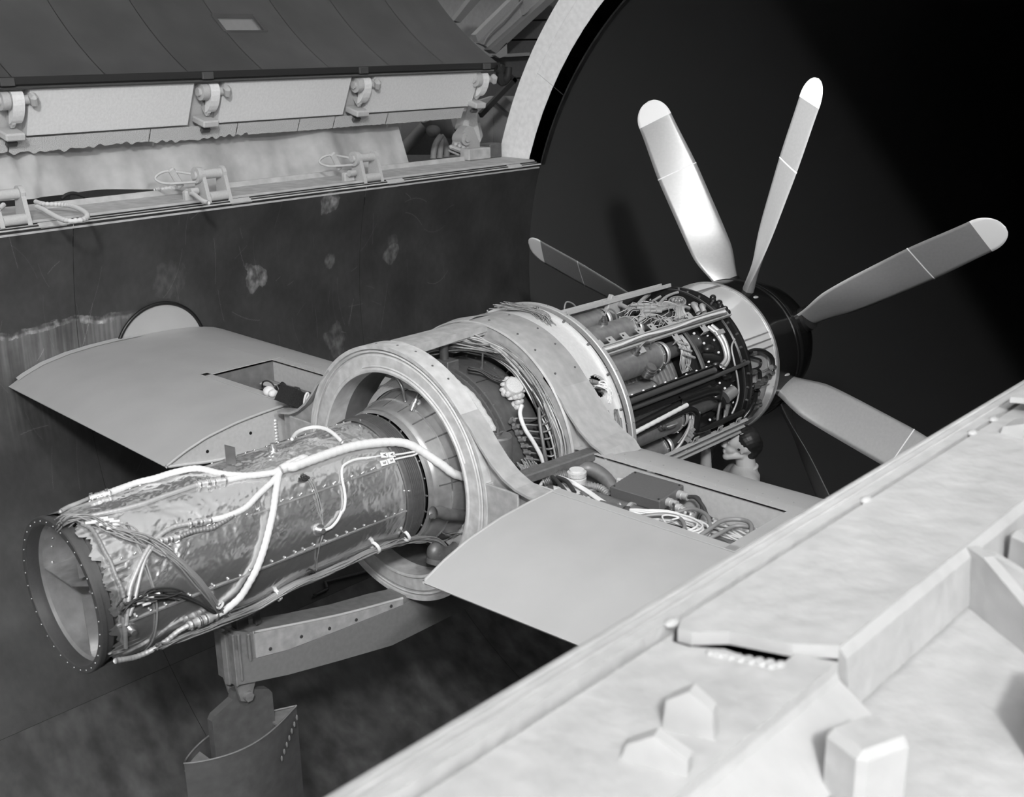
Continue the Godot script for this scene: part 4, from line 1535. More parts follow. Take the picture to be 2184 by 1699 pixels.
	for a in [62, 70, 78, 86, 94]:
		cyl(st, pol(0.69, a, 0.468), pol(0.69, a, 0.485), 0.008, -1, 8)
	shell(st, 0.67, 0.71, 0.47, 0.478, 58, 98, 12)
	part("bolt_strip", st, M.dull, o)
	# post with disc foot
	st = S()
	var f := pol(0.60, 70, 0.475)
	cyl(st, f - Vector3(0, 0.01, 0), f + Vector3(0, 0.004, 0), 0.018, -1, 16)
	cyl(st, f, f + Vector3(0, 0.1, 0.01), 0.006, 0.005, 8)
	cyl(st, f + Vector3(0, 0.01, 0), f + Vector3(0, 0.03, 0), 0.011, -1, 8)
	part("probe_post", st, M.steel, o)
	st = S()
	var c := pol(0.485, 88, 0.50)
	box(st, Vector3(0.08, 0.07, 0.09), at(c + Vector3(0, -0.02, 0.02)), 0.004)
	part("bracket_box", st, M.dull, o)
	st = S()
	cyl(st, c + Vector3(0, 0.01, 0), c + Vector3(0, 0.085, 0), 0.022, -1, 18)
	cyl(st, c + Vector3(0, 0.085, 0), c + Vector3(0, 0.1, 0), 0.026, -1, 18)
	part("valve_body", st, M.cap, o)

func bundles() -> void:
	var st := S()
	var o := thing("wire_loom", "thick loom of bare wires sweeping round inside the forward hoop", "wire bundle", pol(0.66, 60, 0.58))
	wires(st, pc(0.575, [0.27, 104, 0.36, 101, 0.46, 97, 0.55, 91, 0.63, 82, 0.685, 70]), 46, 0.024, 0.0042, 0.7, 5, 3)
	wires(st, pc(0.585, [0.5, 96, 0.6, 88, 0.68, 76, 0.70, 62, 0.705, 46, 0.71, 30, 0.712, 16, 0.712, 4, 0.715, -6]), 58, 0.019, 0.0042, 0.5, 5, 3)
	stuff("wire", st, M.wire_mid, o)
	st = S()
	wires(st, pc(0.58, [0.3, 103, 0.4, 100, 0.5, 95, 0.6, 86, 0.67, 72, 0.69, 55, 0.70, 36, 0.705, 18, 0.71, 2]), 26, 0.022, 0.0042, 0.8, 5, 3)
	stuff("pale_wire", st, M.hose, o)
	st = S()
	wires(st, pc(0.57, [0.5, 92, 0.6, 84, 0.68, 66, 0.695, 45, 0.70, 26, 0.705, 6]), 12, 0.02, 0.006, 0.8, 6, 3)
	stuff("dark_wire", st, M.wire_dark, o)
	for q in [pol(0.5, 95, 0.6), pol(0.44, 98, 0.59)]:
		st = S()
		box(st, Vector3(0.014, 0.04, 0.006), Transform3D(Basis(Vector3.RIGHT, 0.3), q + Vector3(0, 0.005, 0.03)), 0.002)
		part("tie_tag", st, M.wire_light, o)
	# loose leads across the casing
	st = S()
	wires(st, pc(0.5,[0.518,72.2,0.563,67,0.593,59.8,0.622,55.3,0.677,52.3,0.761,51.2]), 7, 0.01, 0.0045, 0.5)
	stuff("loose_lead", st, M.wire_dark, o)
	# comb of bent pressure tubes
	o = thing("tube_comb", "row of bent metal tubes stacked like a comb beside the loom", "tubes", pol(0.66, 22, 0.55))
	for i in 8:
		st = S()
		var a := 30.0 - i * 3.7 - (1.5 if i > 3 else 0.0)
		tube(st, [pol(0.53 + i * 0.007, a + 3.0, 0.51), pol(0.575 + i * 0.006, a + 1.2, 0.535), pol(0.63 + i * 0.004, a - 1.2, 0.56), pol(0.67, a - 1.5, 0.575), pol(0.695, a - 0.3, 0.58), pol(0.70, a - 2.0, 0.57), pol(0.70, a - 5.0, 0.555)], 0.0062, 8, 5)
		part("tube", st, M.steel, o)
	st = S()
	bar(st, pol(0.54, 34, 0.5), pol(0.60, 4, 0.5), 0.03, 0.02, 0.004)
	for i in 8:
		var a := 32.0 - i * 3.8
		cyl(st, pol(0.53 + i * 0.007, a, 0.49), pol(0.53 + i * 0.007, a, 0.525), 0.011, -1, 6)
	part("manifold", st, M.can, o)
	st = S()
	tube(st, pc(0.565, [0.575, 37, 0.54, 33, 0.535, 26, 0.565, 18, 0.60, 9, 0.63, -2, 0.65, -10]), 0.0105, 10)
	one("pale_hose", st, M.wire_light, "long pale hose running down the casing beside the comb of tubes", "hose")
	st = S()
	tube(st, pc(0.585, [0.655, 33, 0.62, 25, 0.605, 15, 0.61, 6, 0.64, -4]), 0.009, 9)
	one("dark_hose", st, M.pipe, "darker hose crossing over the comb of bent tubes", "hose")
	st = S()
	var c: Vector3 = pc(0.5,[0.648,49.3])[0]
	var n := Vector3(-0.15, c.y, c.z).normalized()
	var t := along(c - n * 0.02, c + n * 0.05, Vector3.RIGHT)
	lathe(st, [-0.035, 0.0, -0.035, 0.05, 0.02, 0.05, 0.03, 0.044, 0.036, 0.03, 0.033, 0.0], 26, 0, 360, t)
	for k in 16:
		var a := TAU * k / 16
		ball(st, t * Vector3(-0.005 + 0.012 * sin(k * 2.3), 0.052 * cos(a), 0.052 * sin(a)), Vector3(0.02, 0.016 + 0.006 * sin(k * 1.7), 0.016), 5)
	for k in 6:
		ball(st, c + Vector3(0.01 * sin(k * 2.0), -0.055 - 0.008 * k, 0.03 + 0.012 * cos(k * 1.9)), Vector3(0.03, 0.02, 0.02), 5)
	one("wrapped_cap", st, M.fibre, "white lumpy cap wrapped in cloth on the dark casing", "cap")
	o = thing("round_canister", "squat round grey canister with a nut on top between the hoops", "canister", pc(0.55,[0.345,21])[0])
	var k0: Vector3 = pc(0.54,[0.347,18.7])[0]
	st = S()
	lathe(st, [-0.07, 0, -0.07, 0.066, 0.035, 0.066, 0.043, 0.06, 0.046, 0.0], 32, 0, 360, along(k0, k0 + Vector3(0, 0.1, 0.001), Vector3.RIGHT))
	part("body", st, M.pipe, o)
	st = S()
	for e in [[0.012, 0.05], [0.006, 0.075]]:
		cyl(st, k0 + Vector3(0, 0.06, 0), k0 + Vector3(0, 0.05 + e[1], 0), e[0] * 1.6, -1, 6)
	cyl(st, k0 + Vector3(-0.02, 0.1, 0), k0 + Vector3(0.02, 0.105, 0.01), 0.005, -1, 6)
	part("nut", st, M.steel, o)
	st = S()
	tube(st, pc(0.475, [0.33, 31, 0.36, 24, 0.39, 16, 0.41, 8, 0.42, 2]), 0.011, 9, 6, 0.014, 0.18)
	one("coil_spring", st, M.cap, "dark coiled spring lying on the white insulation between the hoops", "spring")
	o = thing("lead_fan", "fan of thin leads spreading over the white insulation", "wire bundle", pol(0.35, 30, 0.47))
	st = S()
	for i in 14:
		tube(st, pc(0.47, [0.37, 34, 0.345 + 0.004 * (i % 5), 29, 0.31 + 0.005 * i, 22 - (i % 4), 0.31 + 0.006 * i, 15 - (i % 3) * 2]), 0.003, 5)
	stuff("lead", st, M.wire_mid, o)
	o = thing("frayed_wires", "frayed tuft of wire ends in the dark hatch below the casing", "wire bundle", pol(0.55, 2, 0.5))
	st = S()
	for i in 46:
		var a := rng.randf_range(2, 8)
		var x := rng.randf_range(0.5, 0.6)
		tube(st, [pol(x, a + 2, 0.49), pol(x + rng.randf_range(-0.02, 0.02), a - 1, 0.52), pol(x + rng.randf_range(-0.03, 0.03), a - rng.randf_range(4, 9), 0.515)], 0.0035, 5, 4)
	stuff("wire", st, M.wire_mid, o)
	# leads in the opening under the exhaust pipe
	o = thing("wire_tangle", "glinting tangle of wires in the dark below the exhaust cone", "wire bundle", Vector3(0.3, -0.35, 0.3))
	st = S()
	for i in 40:
		var p0: Vector3 = P([0.189,-0.246,0.2])[0] + Vector3(rng.randf_range(-0.01, 0.06), rng.randf_range(-0.03, 0.03), rng.randf_range(-0.1, 0.1))
		tube(st, [p0, p0 + Vector3(0.06, rng.randf_range(-0.04, 0.02), 0.02), p0 + Vector3(0.14, rng.randf_range(-0.06, 0.0), 0.05)], 0.003, 5, 4)
	stuff("wire", st, M.bright, o)
	st = S()
	tube(st, P([0.174,-0.367,0.28,0.128,-0.337,0.28,0.137,-0.312,0.28,0.175,-0.347,0.28,0.237,-0.365,0.28,0.282,-0.353,0.28]), 0.034, 12)
	cyl(st, P([0.14,-0.358,0.28])[0], P([0.134,-0.384,0.28])[0], 0.045, 0.045, 16)
	one("bent_duct", st, M.pipe, "dull bent duct curling inside the bottom of the rear hoop", "pipe")
	st = S()
	tube(st, P([0.061,-0.075,0.36,0.099,-0.084,0.36,0.132,-0.105,0.36,0.183,-0.125,0.36,0.239,-0.147,0.36,0.27,-0.157,0.36]), 0.03, 12)
	cyl(st, P([0.048,-0.089,0.36])[0], P([0.068,-0.097,0.36])[0], 0.012, -1, 10)
	one("elbow_duct", st, M.pipe, "dull elbow duct with flanged end just under the exhaust cone", "pipe")
# ---------- shroud, engine, cowl ----------
func shroud() -> void:
	var o := thing("firewall_shroud", "bright white banded ring shroud with wired openings ahead of the forward hoop", "shroud", Vector3(1.1, -0.66, 0))
	var segs := [[-60, 2], [15, 27.5], [38, 150], [150, 240]]
	for e in segs:
		var st := S()
		shell(st, 0.99, 1.125, 0.628, 0.648, e[0], e[1], 40)
		part("band_panel", st, M.band, o)
	# round edged openings, cut strip by strip
	for e in [[2.0, 15.0], [27.5, 38.0]]:
		var st := S()
		for k in 14:
			var a0: float = lerpf(e[0], e[1], k / 14.0)
			var a1: float = lerpf(e[0], e[1], (k + 1) / 14.0)
			var h := 0.062 * sqrt(maxf(0.0, 1.0 - pow((k + 0.5) / 7.0 - 1.0, 2.0)))
			shell(st, 1.045 + h, 1.125, 0.628, 0.648, a0, a1, 1)
			shell(st, 0.99, 1.045 - h, 0.628, 0.648, a0, a1, 1)
		part("opening_panel", st, M.band, o)
	var st := S()
	lathe(st, [1.118, 0.64, 1.128, 0.664, 1.14, 0.664, 1.142, 0.645], 140)
	part("rear_rim", st, M.band, o)
	st = S()
	lathe(st, [1.142, 0.638, 1.184, 0.638], 140)
	part("dark_gap", st, M.gloss, o)
	st = S()
	for i in 26:
		var a := i * 14.0 - 30
		bar(st, pol(1.143, a, 0.641), pol(1.183, a, 0.641), 0.006, 0.006, 0, pol(0, a, 1))
	part("gap_clip", st, M.dull, o)
	st = S()
	lathe(st, [1.182, 0.60, 1.182, 0.664, 1.186, 0.668, 1.212, 0.668, 1.216, 0.66, 1.216, 0.60], 144)
	part("front_rim", st, M.alu, o)
	st = S()
	rivets_out(st, 1.13, 0.662, 22, 0.009, 3, 363, 0.012)
	part("rim_bolt", st, M.steel, o)
	st = S()
	rivets_out(st, 1.2, 0.667, 30, 0.004, 0, 360, 0.004)
	part("rim_screw", st, M.steel, o)
	st = S()
	lathe(st, [1.0, 0.34, 1.0, 0.6, 1.01, 0.6], 64)
	part("bulkhead", st, M.dull, o)
	st = S()
	lathe(st, [1.2, 0.62, 1.2, 0.34], 80)
	part("front_bulkhead", st, M.can, o)
	# sensor leads sticking out of the openings
	var b := thing("lead_tuft", "tuft of stray wires and small fittings in the upper side opening of the white shroud", "wire bundle", pol(1.06, 33, 0.6))
	st = S()
	for i in 16:
		tube(st, [pol(1.03 + rng.randf() * 0.03, 37 - rng.randf() * 4, 0.6), pol(1.07 + rng.randf() * 0.03, 34 - rng.randf() * 4, 0.655), pol(1.08 + rng.randf() * 0.03, 30 - rng.randf() * 4, 0.66), pol(1.06 + rng.randf() * 0.03, 26 - rng.randf() * 3, 0.65)], 0.003, 5, 4)
	stuff("wire", st, M.wire_light, b)
	st = S()
	for i in 7:
		var p := pol(1.02 + i * 0.012, 37 - i * 1.2, 0.62 + 0.012 * sin(i * 2.0))
		cyl(st, p, p + Vector3(0.03, -0.01, 0.015), 0.014, 0.01, 10)
	part("fitting", st, M.can, b)
	b = thing("lead_tuft", "upright bunch of cut leads in the lower side opening of the white shroud", "wire bundle", pol(1.06, 9, 0.6))
	st = S()
	for i in 12:
		var x := 1.03 + i * 0.006
		tube(st, [pol(x, 2, 0.62), pol(x + 0.005, 6, 0.655), pol(x + 0.01, 12, 0.664), pol(x + rng.randf_range(-0.02, 0.03), 18 + rng.randf_range(-2, 3), 0.668)], 0.005, 6, 4)
	stuff("wire", st, M.wire_mid, b)
	st = S()
	for i in 9:
		cyl(st, pol(1.035 + i * 0.007, 5, 0.652), pol(1.037 + i * 0.007, 8.5, 0.660), 0.0075, -1, 7)
	part("sleeve", st, M.wire_light, b)
	st = S()
	shell(st, 1.0, 1.1, 0.648, 0.655, -0.5, 1.5, 4)
	part("dark_strap", st, M.cap, b)
	b = thing("lead_tuft", "bristling tuft of loose wires standing on top of the white shroud", "wire bundle", pol(1.06, 78, 0.65))
	st = S()
	for i in 46:
		tube(st, [pol(1.03 + rng.randf() * 0.06, 68 + rng.randf() * 10, 0.645), pol(1.05 + rng.randf() * 0.05, 74 + rng.randf() * 10, 0.665 + rng.randf() * 0.012), pol(1.04 + rng.randf() * 0.06, 82 + rng.randf() * 12, 0.66 + rng.randf() * 0.02), pol(1.0 + rng.randf() * 0.12, 92 + rng.randf() * 14, 0.662 + rng.randf() * 0.03)], 0.0026, 5, 4)
	stuff("wire", st, M.wire_mid, b)

func can(x0: float, x1: float, a: float, rc: float, r: float, o: Node) -> void:
	var st := S()
	var t := Transform3D(Basis(), pol(0, a, rc))
	lathe(st, [x0, r * 0.9, x0 + 0.03, r, x0 + 0.16, r, x0 + 0.163, r * 1.02, x0 + 0.17, r, x1 - 0.05, r, x1, r * 0.96, x1 + 0.005, r * 0.9], 40, 0, 360, t)
	var c := part("combustor_can", st, M.can, o)
	st = S()
	lathe(st, [x1 - 0.03, r, x1 - 0.03, r + 0.006, x1 - 0.012, r + 0.006, x1 - 0.012, r], 40, 0, 360, t)
	for k in 10:
		var q := TAU * k / 10
		cyl(st, t * Vector3(x1 - 0.021, r * cos(q), r * sin(q)), t * Vector3(x1 - 0.021, (r + 0.012) * cos(q), (r + 0.012) * sin(q)), 0.005, -1, 6)
	part("clamp_band", st, M.tin, c)
	st = S()
	lathe(st, [x1, r * 0.92, x1 + 0.02, r * 0.92], 40, 0, 360, t)
	part("gap", st, M.black, c)
	st = S()
	lathe(st, [x1 + 0.02, r * 0.55, x1 + 0.022, r * 0.8, x1 + 0.035, r * 0.92, x1 + 0.05, r * 0.92, x1 + 0.064, r * 0.8, x1 + 0.066, r * 0.55], 40, 0, 360, t)
	part("bulged_ring", st, M.alu, c)
	st = S()
	lathe(st, [x1 + 0.06, r * 0.62, x1 + 0.4, r * 0.58], 30, 0, 360, t)
	part("neck", st, M.dull, c)
	# igniter boss on the outer side
	st = S()
	var e := pol(lerpf(x0, x1, 0.62), a + 3.0, rc + r * 0.9)
	var n := pol(0, a + 8.0, 1.0)
	cyl(st, e, e + n * 0.02, 0.028, 0.026, 18)
	cyl(st, e + n * 0.02, e + n * 0.05, 0.012, -1, 8)
	cyl(st, e + n * 0.028, e + n * 0.036, 0.017, -1, 6)
	part("igniter", st, M.steel, c)
	st = S()
	tube(st, [e + n * 0.05, e + n * 0.075 + Vector3(0.03, 0.01, 0), e + n * 0.06 + Vector3(0.09, 0, 0), e + n * 0.01 + Vector3(0.14, -0.02, 0.0), e + Vector3(0.22, 0.0, 0.0)], 0.005, 7)
	part("igniter_lead", st, M.wire_mid, c)

func channel(x0: float, x1: float, a: float, r: float, w: float, m: Material, o: Node, n := "mount_rail") -> MeshInstance3D:
	var st := S()
	var up := pol(0, a, 1)
	bar(st, pol(x0, a, r), pol(x1, a, r), w, 0.012, 0.003, up)
	var d := rad_to_deg(w * 0.5 / r)
	for s in [-1.0, 1.0]:
		bar(st, pol(x0, a + s * d, r + 0.008), pol(x1, a + s * d, r + 0.008), 0.008, 0.024, 0.002, up)
	return part(n, st, m, o)

func tab(x: float, a: float, r: float, o: Node) -> void:
	var st := S()
	box(st, Vector3(0.05, 0.005, 0.062), Transform3D(along(pol(x, a, r), pol(x + 0.05, a, r), pol(0, a, 1)).basis, pol(x, a, r)), 0.001)
	box(st, Vector3(0.05, 0.035, 0.005), Transform3D(along(pol(x, a, r), pol(x + 0.05, a, r), pol(0, a, 1)).basis, pol(x, a - 3.0, r - 0.015)), 0.001)
	var b := part("bracket_tab", st, M.paint, o)
	st = S()
	cyl(st, pol(x - 0.012, a + 1.2, r), pol(x - 0.012, a + 1.2, r + 0.004), 0.007, -1, 8)
	part("tab_hole", st, M.black, b)

func engine() -> void:
	var o := thing("gas_turbine", "exposed turboprop engine packed with combustor cans, rails and black gear casing", "aircraft engine", Vector3(1.85, -0.56, 0))
	var st := S()
	var pr := [1.2, 0.33]
	for i in 26:
		var x := 1.2 + i * 0.036
		pr.append_array([x + 0.004, 0.325, x + 0.006, 0.335, x + 0.016, 0.335, x + 0.018, 0.325])
	pr.append_array([2.16, 0.33, 2.2, 0.30])
	lathe(st, pr, 80)
	part("compressor_case", st, M.can, o)
	for a in [102.0, 72.0, 43.0, 133.0, -34.0]:
		can(1.21, 1.83, a, 0.445, 0.078, o)
	can(1.21, 1.83, -4.0, 0.455, 0.088, o)
	# smooth air elbow between the cans
	st = S()
	var t := Transform3D(Basis(Vector3.BACK, -0.03) * Basis(Vector3.UP, 0.02), pol(0, 20.0, 0.395))
	lathe(st, [1.2, 0.075, 1.35, 0.083, 1.62, 0.098, 1.72, 0.098, 1.79, 0.085, 1.83, 0.07], 40, 0, 360, t)
	var el := part("air_elbow", st, M.tin, o)
	st = S()
	lathe(st, [1.74, 0.094, 1.745, 0.102, 1.76, 0.1, 1.762, 0.09], 40, 0, 360, t)
	part("elbow_band", st, M.steel, el)
	st = S()
	var j := pol(1.66, 31.5, 0.455)
	cyl(st, j, j + pol(0, 55, 0.07), 0.032, 0.03, 22)
	cyl(st, j + pol(0, 55, 0.02), j + pol(0, 55, 0.035), 0.04, 0.04, 22)
	cyl(st, j + pol(0, 55, 0.045), j + pol(0, 55, 0.055), 0.036, 0.036, 22)
	part("cross_tube", st, M.steel, el)
	# black gear casing and its mounting ring
	st = S()
	lathe(st, [2.08, 0.26, 2.1, 0.40, 2.12, 0.44, 2.16, 0.455, 2.20, 0.455, 2.24, 0.475, 2.46, 0.49, 2.462, 0.5], 110)
	var gc := part("gear_case", st, M.engine_black, o)
	st = S()
	for a in [12, 22, 34, 46, 58, 68, 80, 94, -8, -20, -30]:
		ball(st, pol(2.30 + 0.05 * sin(a * 3.3), a, 0.478), Vector3(0.05, 0.035, 0.04), 9)
	for a in [16.0, -14.0]:
		tube(st, [pol(2.18, a + 14, 0.46), pol(2.28, a + 9, 0.495), pol(2.36, a + 1, 0.5), pol(2.40, a - 8, 0.49)], 0.03, 12)
	part("casting_boss", st, M.engine_black, gc)
	st = S()
	for a in [5, 11, 19, 27, 31, 37, 43, 49, 56, 62, 69, 75, 84, 91, 99, -3, -12, -18, -25]:
		for x in [2.22, 2.33, 2.41]:
			var p := pol(x + 0.02 * sin(a * x * 3.0), a + 2.0 * sin(a * 1.7 + x), 0.484)
			ball(st, p, Vector3(0.0085, 0.0085, 0.0085), 6)
	part("white_bolt", st, M.mark, gc)
	st = S()
	lathe(st, [2.455, 0.49, 2.455, 0.528, 2.462, 0.535, 2.475, 0.535, 2.478, 0.526, 2.53, 0.526, 2.533, 0.535, 2.55, 0.535, 2.556, 0.528, 2.556, 0.48], 140)
	var mr := part("mount_ring", st, M.engine_black, o)
	st = S()
	lathe(st, [2.461, 0.536, 2.464, 0.5375, 2.467, 0.536], 140)
	part("ring_edge", st, M.steel, mr)
	st = S()
	for i in 40:
		var a := i * 9.0
		cyl(st, pol(2.50 + 0.015 * sin(i * 2.0), a, 0.525), pol(2.50 + 0.015 * sin(i * 2.0), a, 0.54), 0.008, 0.007, 7)
	part("ring_bolt", st, M.dull, mr)
	# rails along the engine
	channel(1.215, 2.54, 51.5, 0.545, 0.055, M.paint, o)
	st = S()
	tube(st, [pol(1.22, 52.6, 0.56), pol(1.45, 51.6, 0.562), pol(1.7, 52.8, 0.562), pol(1.95, 51.2, 0.562), pol(2.2, 52.4, 0.562), pol(2.5, 51.8, 0.562)], 0.008, 8)
	part("rail_tube", st, M.wire_light, o)
	st = S()
	tube(st, [pol(1.22, 50.2, 0.56), pol(1.8, 50.6, 0.562), pol(2.5, 50.2, 0.562)], 0.007, 8)
	part("rail_tube", st, M.pipe, o)
	channel(1.215, 2.12, 19.5, 0.56, 0.06, M.engine_black, o)
	channel(1.215, 2.12, 14.0, 0.555, 0.05, M.engine_black, o)
	st = S()
	bar(st, pol(1.215, 17, 0.53), pol(2.12, 17, 0.53), 0.09, 0.02, 0.002, pol(0, 17, 1))
	part("rail_web", st, M.engine_black, o)
	st = S()
	tube(st, [pol(1.215, 16.4, 0.582), pol(1.7, 16.2, 0.582), pol(2.1, 16.4, 0.58), pol(2.47, 17.0, 0.57)], 0.012, 10)
	part("rail_rod", st, M.cap, o)
	st = S()
	tube(st, [pol(1.215, 20.2, 0.585), pol(1.7, 20.2, 0.585), pol(2.1, 20.0, 0.585)], 0.017, 12)
	part("rail_pipe", st, M.cap, o)
	st = S()
	for i in 9:
		ball(st, pol(1.26 + i * 0.1, 23.0, 0.565), Vector3(0.007, 0.007, 0.007), 5)
		ball(st, pol(1.28 + i * 0.11, 11.2, 0.56), Vector3(0.007, 0.007, 0.007), 5)
	part("rail_bolt", st, M.mark, o)
	st = S()
	tube(st, pc(0.555, [1.215, 5.0, 1.5, 6.5, 1.8, 8.5, 2.05, 11.0]), 0.022, 12)
	tube(st, pc(0.56, [1.215, 1.0, 1.5, 2.4, 1.75, 3.2, 1.86, 2.6, 1.92, -1.5, 1.93, -6.0, 1.94, -11, 1.98, -14, 2.2, -14.5, 2.44, -14]), 0.017, 12)
	part("black_hose", st, M.engine_black, o)
	st = S()
	tube(st, pc(0.575, [1.215, 2.6, 1.4, 4.0, 1.6, 5.4, 1.8, 6.8]), 0.014, 10, 6, 0.05, 0.06)
	part("wrapped_hose", st, M.wrap, o)
	st = S()
	tube(st, pc(0.54, [1.75, 10, 1.9, 9.6, 2.05, 9.0, 2.14, 6.5, 2.13, 2]), 0.04, 14)
	part("thick_duct", st, M.engine_black, o)
	channel(1.5, 2.50, 99.0, 0.545, 0.07, M.paint, o)
	st = S()
	box(st, Vector3(0.12, 0.10, 0.03), Transform3D(Basis(Vector3.BACK, -0.5), pol(1.95, 98, 0.52)), 0.004)
	part("rail_strut", st, M.paint, o)
	for e in [[-24.0, 0.56], [-29.0, 0.56]]:
		channel(1.6, 2.52, e[0], e[1], 0.05, M.paint, o)
	for x in [1.26, 1.36, 1.46, 1.58, 1.72]:
		tab(x, 56.5, 0.55, o)
	for x in [1.28, 1.62, 1.95, 2.23]:
		tab(x, 46.5, 0.55, o)
	for x in [1.84, 2.0, 2.2]:
		tab(x, 57.0, 0.548, o)
	for x in [1.95, 2.2, 2.4]:
		tab(x, -20.0, 0.57, o)
	# wiring and pipes between the cans and the gear casing
	st = S()
	for i in 7:
		tube(st, [pol(1.80 + i * 0.02, 66 + i, 0.53), pol(1.95, 68 + i * 1.2, 0.545), pol(2.15, 70 + i * 1.4, 0.53), pol(2.3, 71 + i * 1.5, 0.505)], 0.0075, 7)
	for i in 5:
		tube(st, [pol(2.08 + i * 0.02, 58, 0.53), pol(2.14 + i * 0.015, 63, 0.54), pol(2.24 + i * 0.01, 70, 0.525), pol(2.32, 74, 0.5)], 0.009, 7)
	tube(st, pc(0.52,[2.044,110,1.979,95.2,1.937,83.8,2.001,84,2.154,91.4,2.357,102.7]), 0.013, 9)
	tube(st, pc(0.53,[2.059,72.8,2.169,78.2,2.293,83.3,2.389,85,2.437,85]), 0.009, 8)
	tube(st, pc(0.53,[2.074,79.8,2.176,83.4,2.269,86.1]), 0.008, 8)
	tube(st, pc(0.53,[2.064,79,2.062,75.7,2.039,72.7]), 0.007, 8)
	part("conduit", st, M.hose, o)
	st = S()
	for i in 34:
		var x := rng.randf_range(1.78, 2.12)
		var a := rng.randf_range(56, 84)
		tube(st, [pol(x, a, 0.52), pol(x + 0.05, a + rng.randf_range(-4, 4), 0.55), pol(x + 0.1, a + rng.randf_range(-6, 6), 0.545), pol(x + 0.16, a + rng.randf_range(-8, 5), 0.52)], 0.0026, 5, 4)
	for i in 22:
		var x := rng.randf_range(1.93, 2.05)
		tube(st, [pol(x, 47, 0.54), pol(x + 0.015, 40 - rng.randf() * 3, 0.53), pol(x + 0.03 - rng.randf() * 0.06, 30, 0.50), pol(x + 0.05 - rng.randf() * 0.08, 24, 0.47)], 0.003, 5, 4)
	for i in 18:
		var x := rng.randf_range(1.88, 2.0)
		tube(st, [pol(x, -3, 0.53), pol(x - 0.02, -8, 0.545), pol(x - 0.04, -14, 0.54), pol(x - 0.06, -20, 0.53)], 0.0032, 5, 4)
	stuff("ignition_wire", st, M.hose, o)
	st = S()
	for i in 12:
		var p := pol(1.93 + 0.02 * (i % 4), 44 - i * 1.1, 0.545)
		cyl(st, p, p + Vector3(0.025, -0.012, 0.006), 0.0075, -1, 7)
	for i in 10:
		var p := pol(1.9 + 0.04 * (i % 3), 80 - i * 1.6, 0.56)
		cyl(st, p, p + Vector3(0.035, -0.006, 0.01), 0.009, -1, 7)
	for i in 9:
		var p := pol(1.90 - 0.012 * (i % 4), -10 - i * 1.0, 0.55)
		cyl(st, p, p + Vector3(0.02, -0.02, 0.006), 0.008, -1, 7)
	part("wire_sleeve", st, M.alu, o)
	# pair of light pipes with a clamp
	st = S()
	tube(st, pc(0.56,[1.496,22.4,1.496,22.3]), 0.001, 3, 1)
	tube(st, [pol(2.30, 47, 0.53), pol(2.31, 40, 0.545), pol(2.31, 32, 0.55), pol(2.29, 24, 0.55), pol(2.22, 20.5, 0.55)], 0.013, 10)
	tube(st, [pol(2.34, 47, 0.53), pol(2.345, 40, 0.545), pol(2.34, 32, 0.55), pol(2.31, 23, 0.55), pol(2.24, 19, 0.55)], 0.013, 10)
	tube(st, [pol(2.31, 58, 0.54), pol(2.33, 63, 0.545), pol(2.37, 67, 0.53), pol(2.42, 68, 0.51)], 0.017, 10)
	tube(st, [pol(2.36, 57, 0.54), pol(2.38, 61, 0.545), pol(2.42, 63.5, 0.53), pol(2.46, 64, 0.51)], 0.017, 10)
	tube(st, [pol(2.18, 57, 0.54), pol(2.2, 63, 0.55), pol(2.26, 66, 0.54), pol(2.32, 66, 0.52)], 0.01, 9)
	part("light_pipe", st, M.alu, o)
	st = S()
	box(st, Vector3(0.085, 0.02, 0.03), Transform3D(along(pol(2.29, 40, 0.56), pol(2.37, 40, 0.56), pol(0, 40, 1)).basis, pol(2.33, 40, 0.555)), 0.003)
	part("pipe_clamp", st, M.alu, o)
	# round terminal head on the gear casing
	st = S()
	var h := pol(2.33, 76, 0.49)
	var hn := pol(-0.4, 76, 1.0).normalized()
	lathe(st, [-0.02, 0.0, -0.02, 0.055, 0.02, 0.055, 0.022, 0.046, 0.012, 0.044, 0.01, 0.0], 26, 0, 360, along(h - hn * 0.01, h + hn * 0.03, Vector3.RIGHT))
	for k in 9:
		ball(st, h + hn * 0.03 + Vector3(0.03 * cos(k * 0.7), 0.01, 0.03 * sin(k * 0.7)), Vector3(0.008, 0.01, 0.008), 5)
	part("terminal_head", st, M.can, o)
	# metal hoop between cans and casing
	st = S()
	lathe(st, [2.10, 0.5, 2.105, 0.512, 2.125, 0.512, 2.13, 0.5], 60, 16, 60)
	part("guide_hoop", st, M.steel, o)
	st = S()
	tube(st, pc(0.55, [2.44, 33, 2.38, 29, 2.36, 22, 2.36, 12, 2.37, 2, 2.36, -6, 2.33, -13]), 0.006, 8)
	part("drain_line", st, M.hose, o)
	st = S()
	var s0 := pol(2.27, -1, 0.52)
	cyl(st, s0, s0 + Vector3(0.07, 0.03, 0.02), 0.04, 0.034, 18)
	cyl(st, s0 + Vector3(0.02, -0.05, 0.01), s0 + Vector3(0.02, -0.13, 0.0), 0.014, 0.01, 10)
	tube(st, [s0 + Vector3(-0.05, -0.02, 0), s0 + Vector3(-0.07, -0.12, 0.0), s0 + Vector3(-0.04, -0.17, 0), s0 + Vector3(0.0, -0.13, 0), s0 + Vector3(0.01, -0.08, 0)], 0.0085, 8)
	part("fuel_fitting", st, M.can, o)
	st = S()
	tube(st, pc(0.55, [1.64, -30, 1.8, -22, 1.86, -12, 1.88, -4]), 0.009, 8)
	tube(st, pc(0.56, [1.5, -33, 1.7, -29, 1.9, -26]), 0.012, 8)
	part("drain_pipe", st, M.hose, o)
	st = S()
	ball(st, pol(1.45, -26, 0.48), Vector3(0.14, 0.04, 0.06), 8)
	part("lower_fairing", st, M.dull, o)

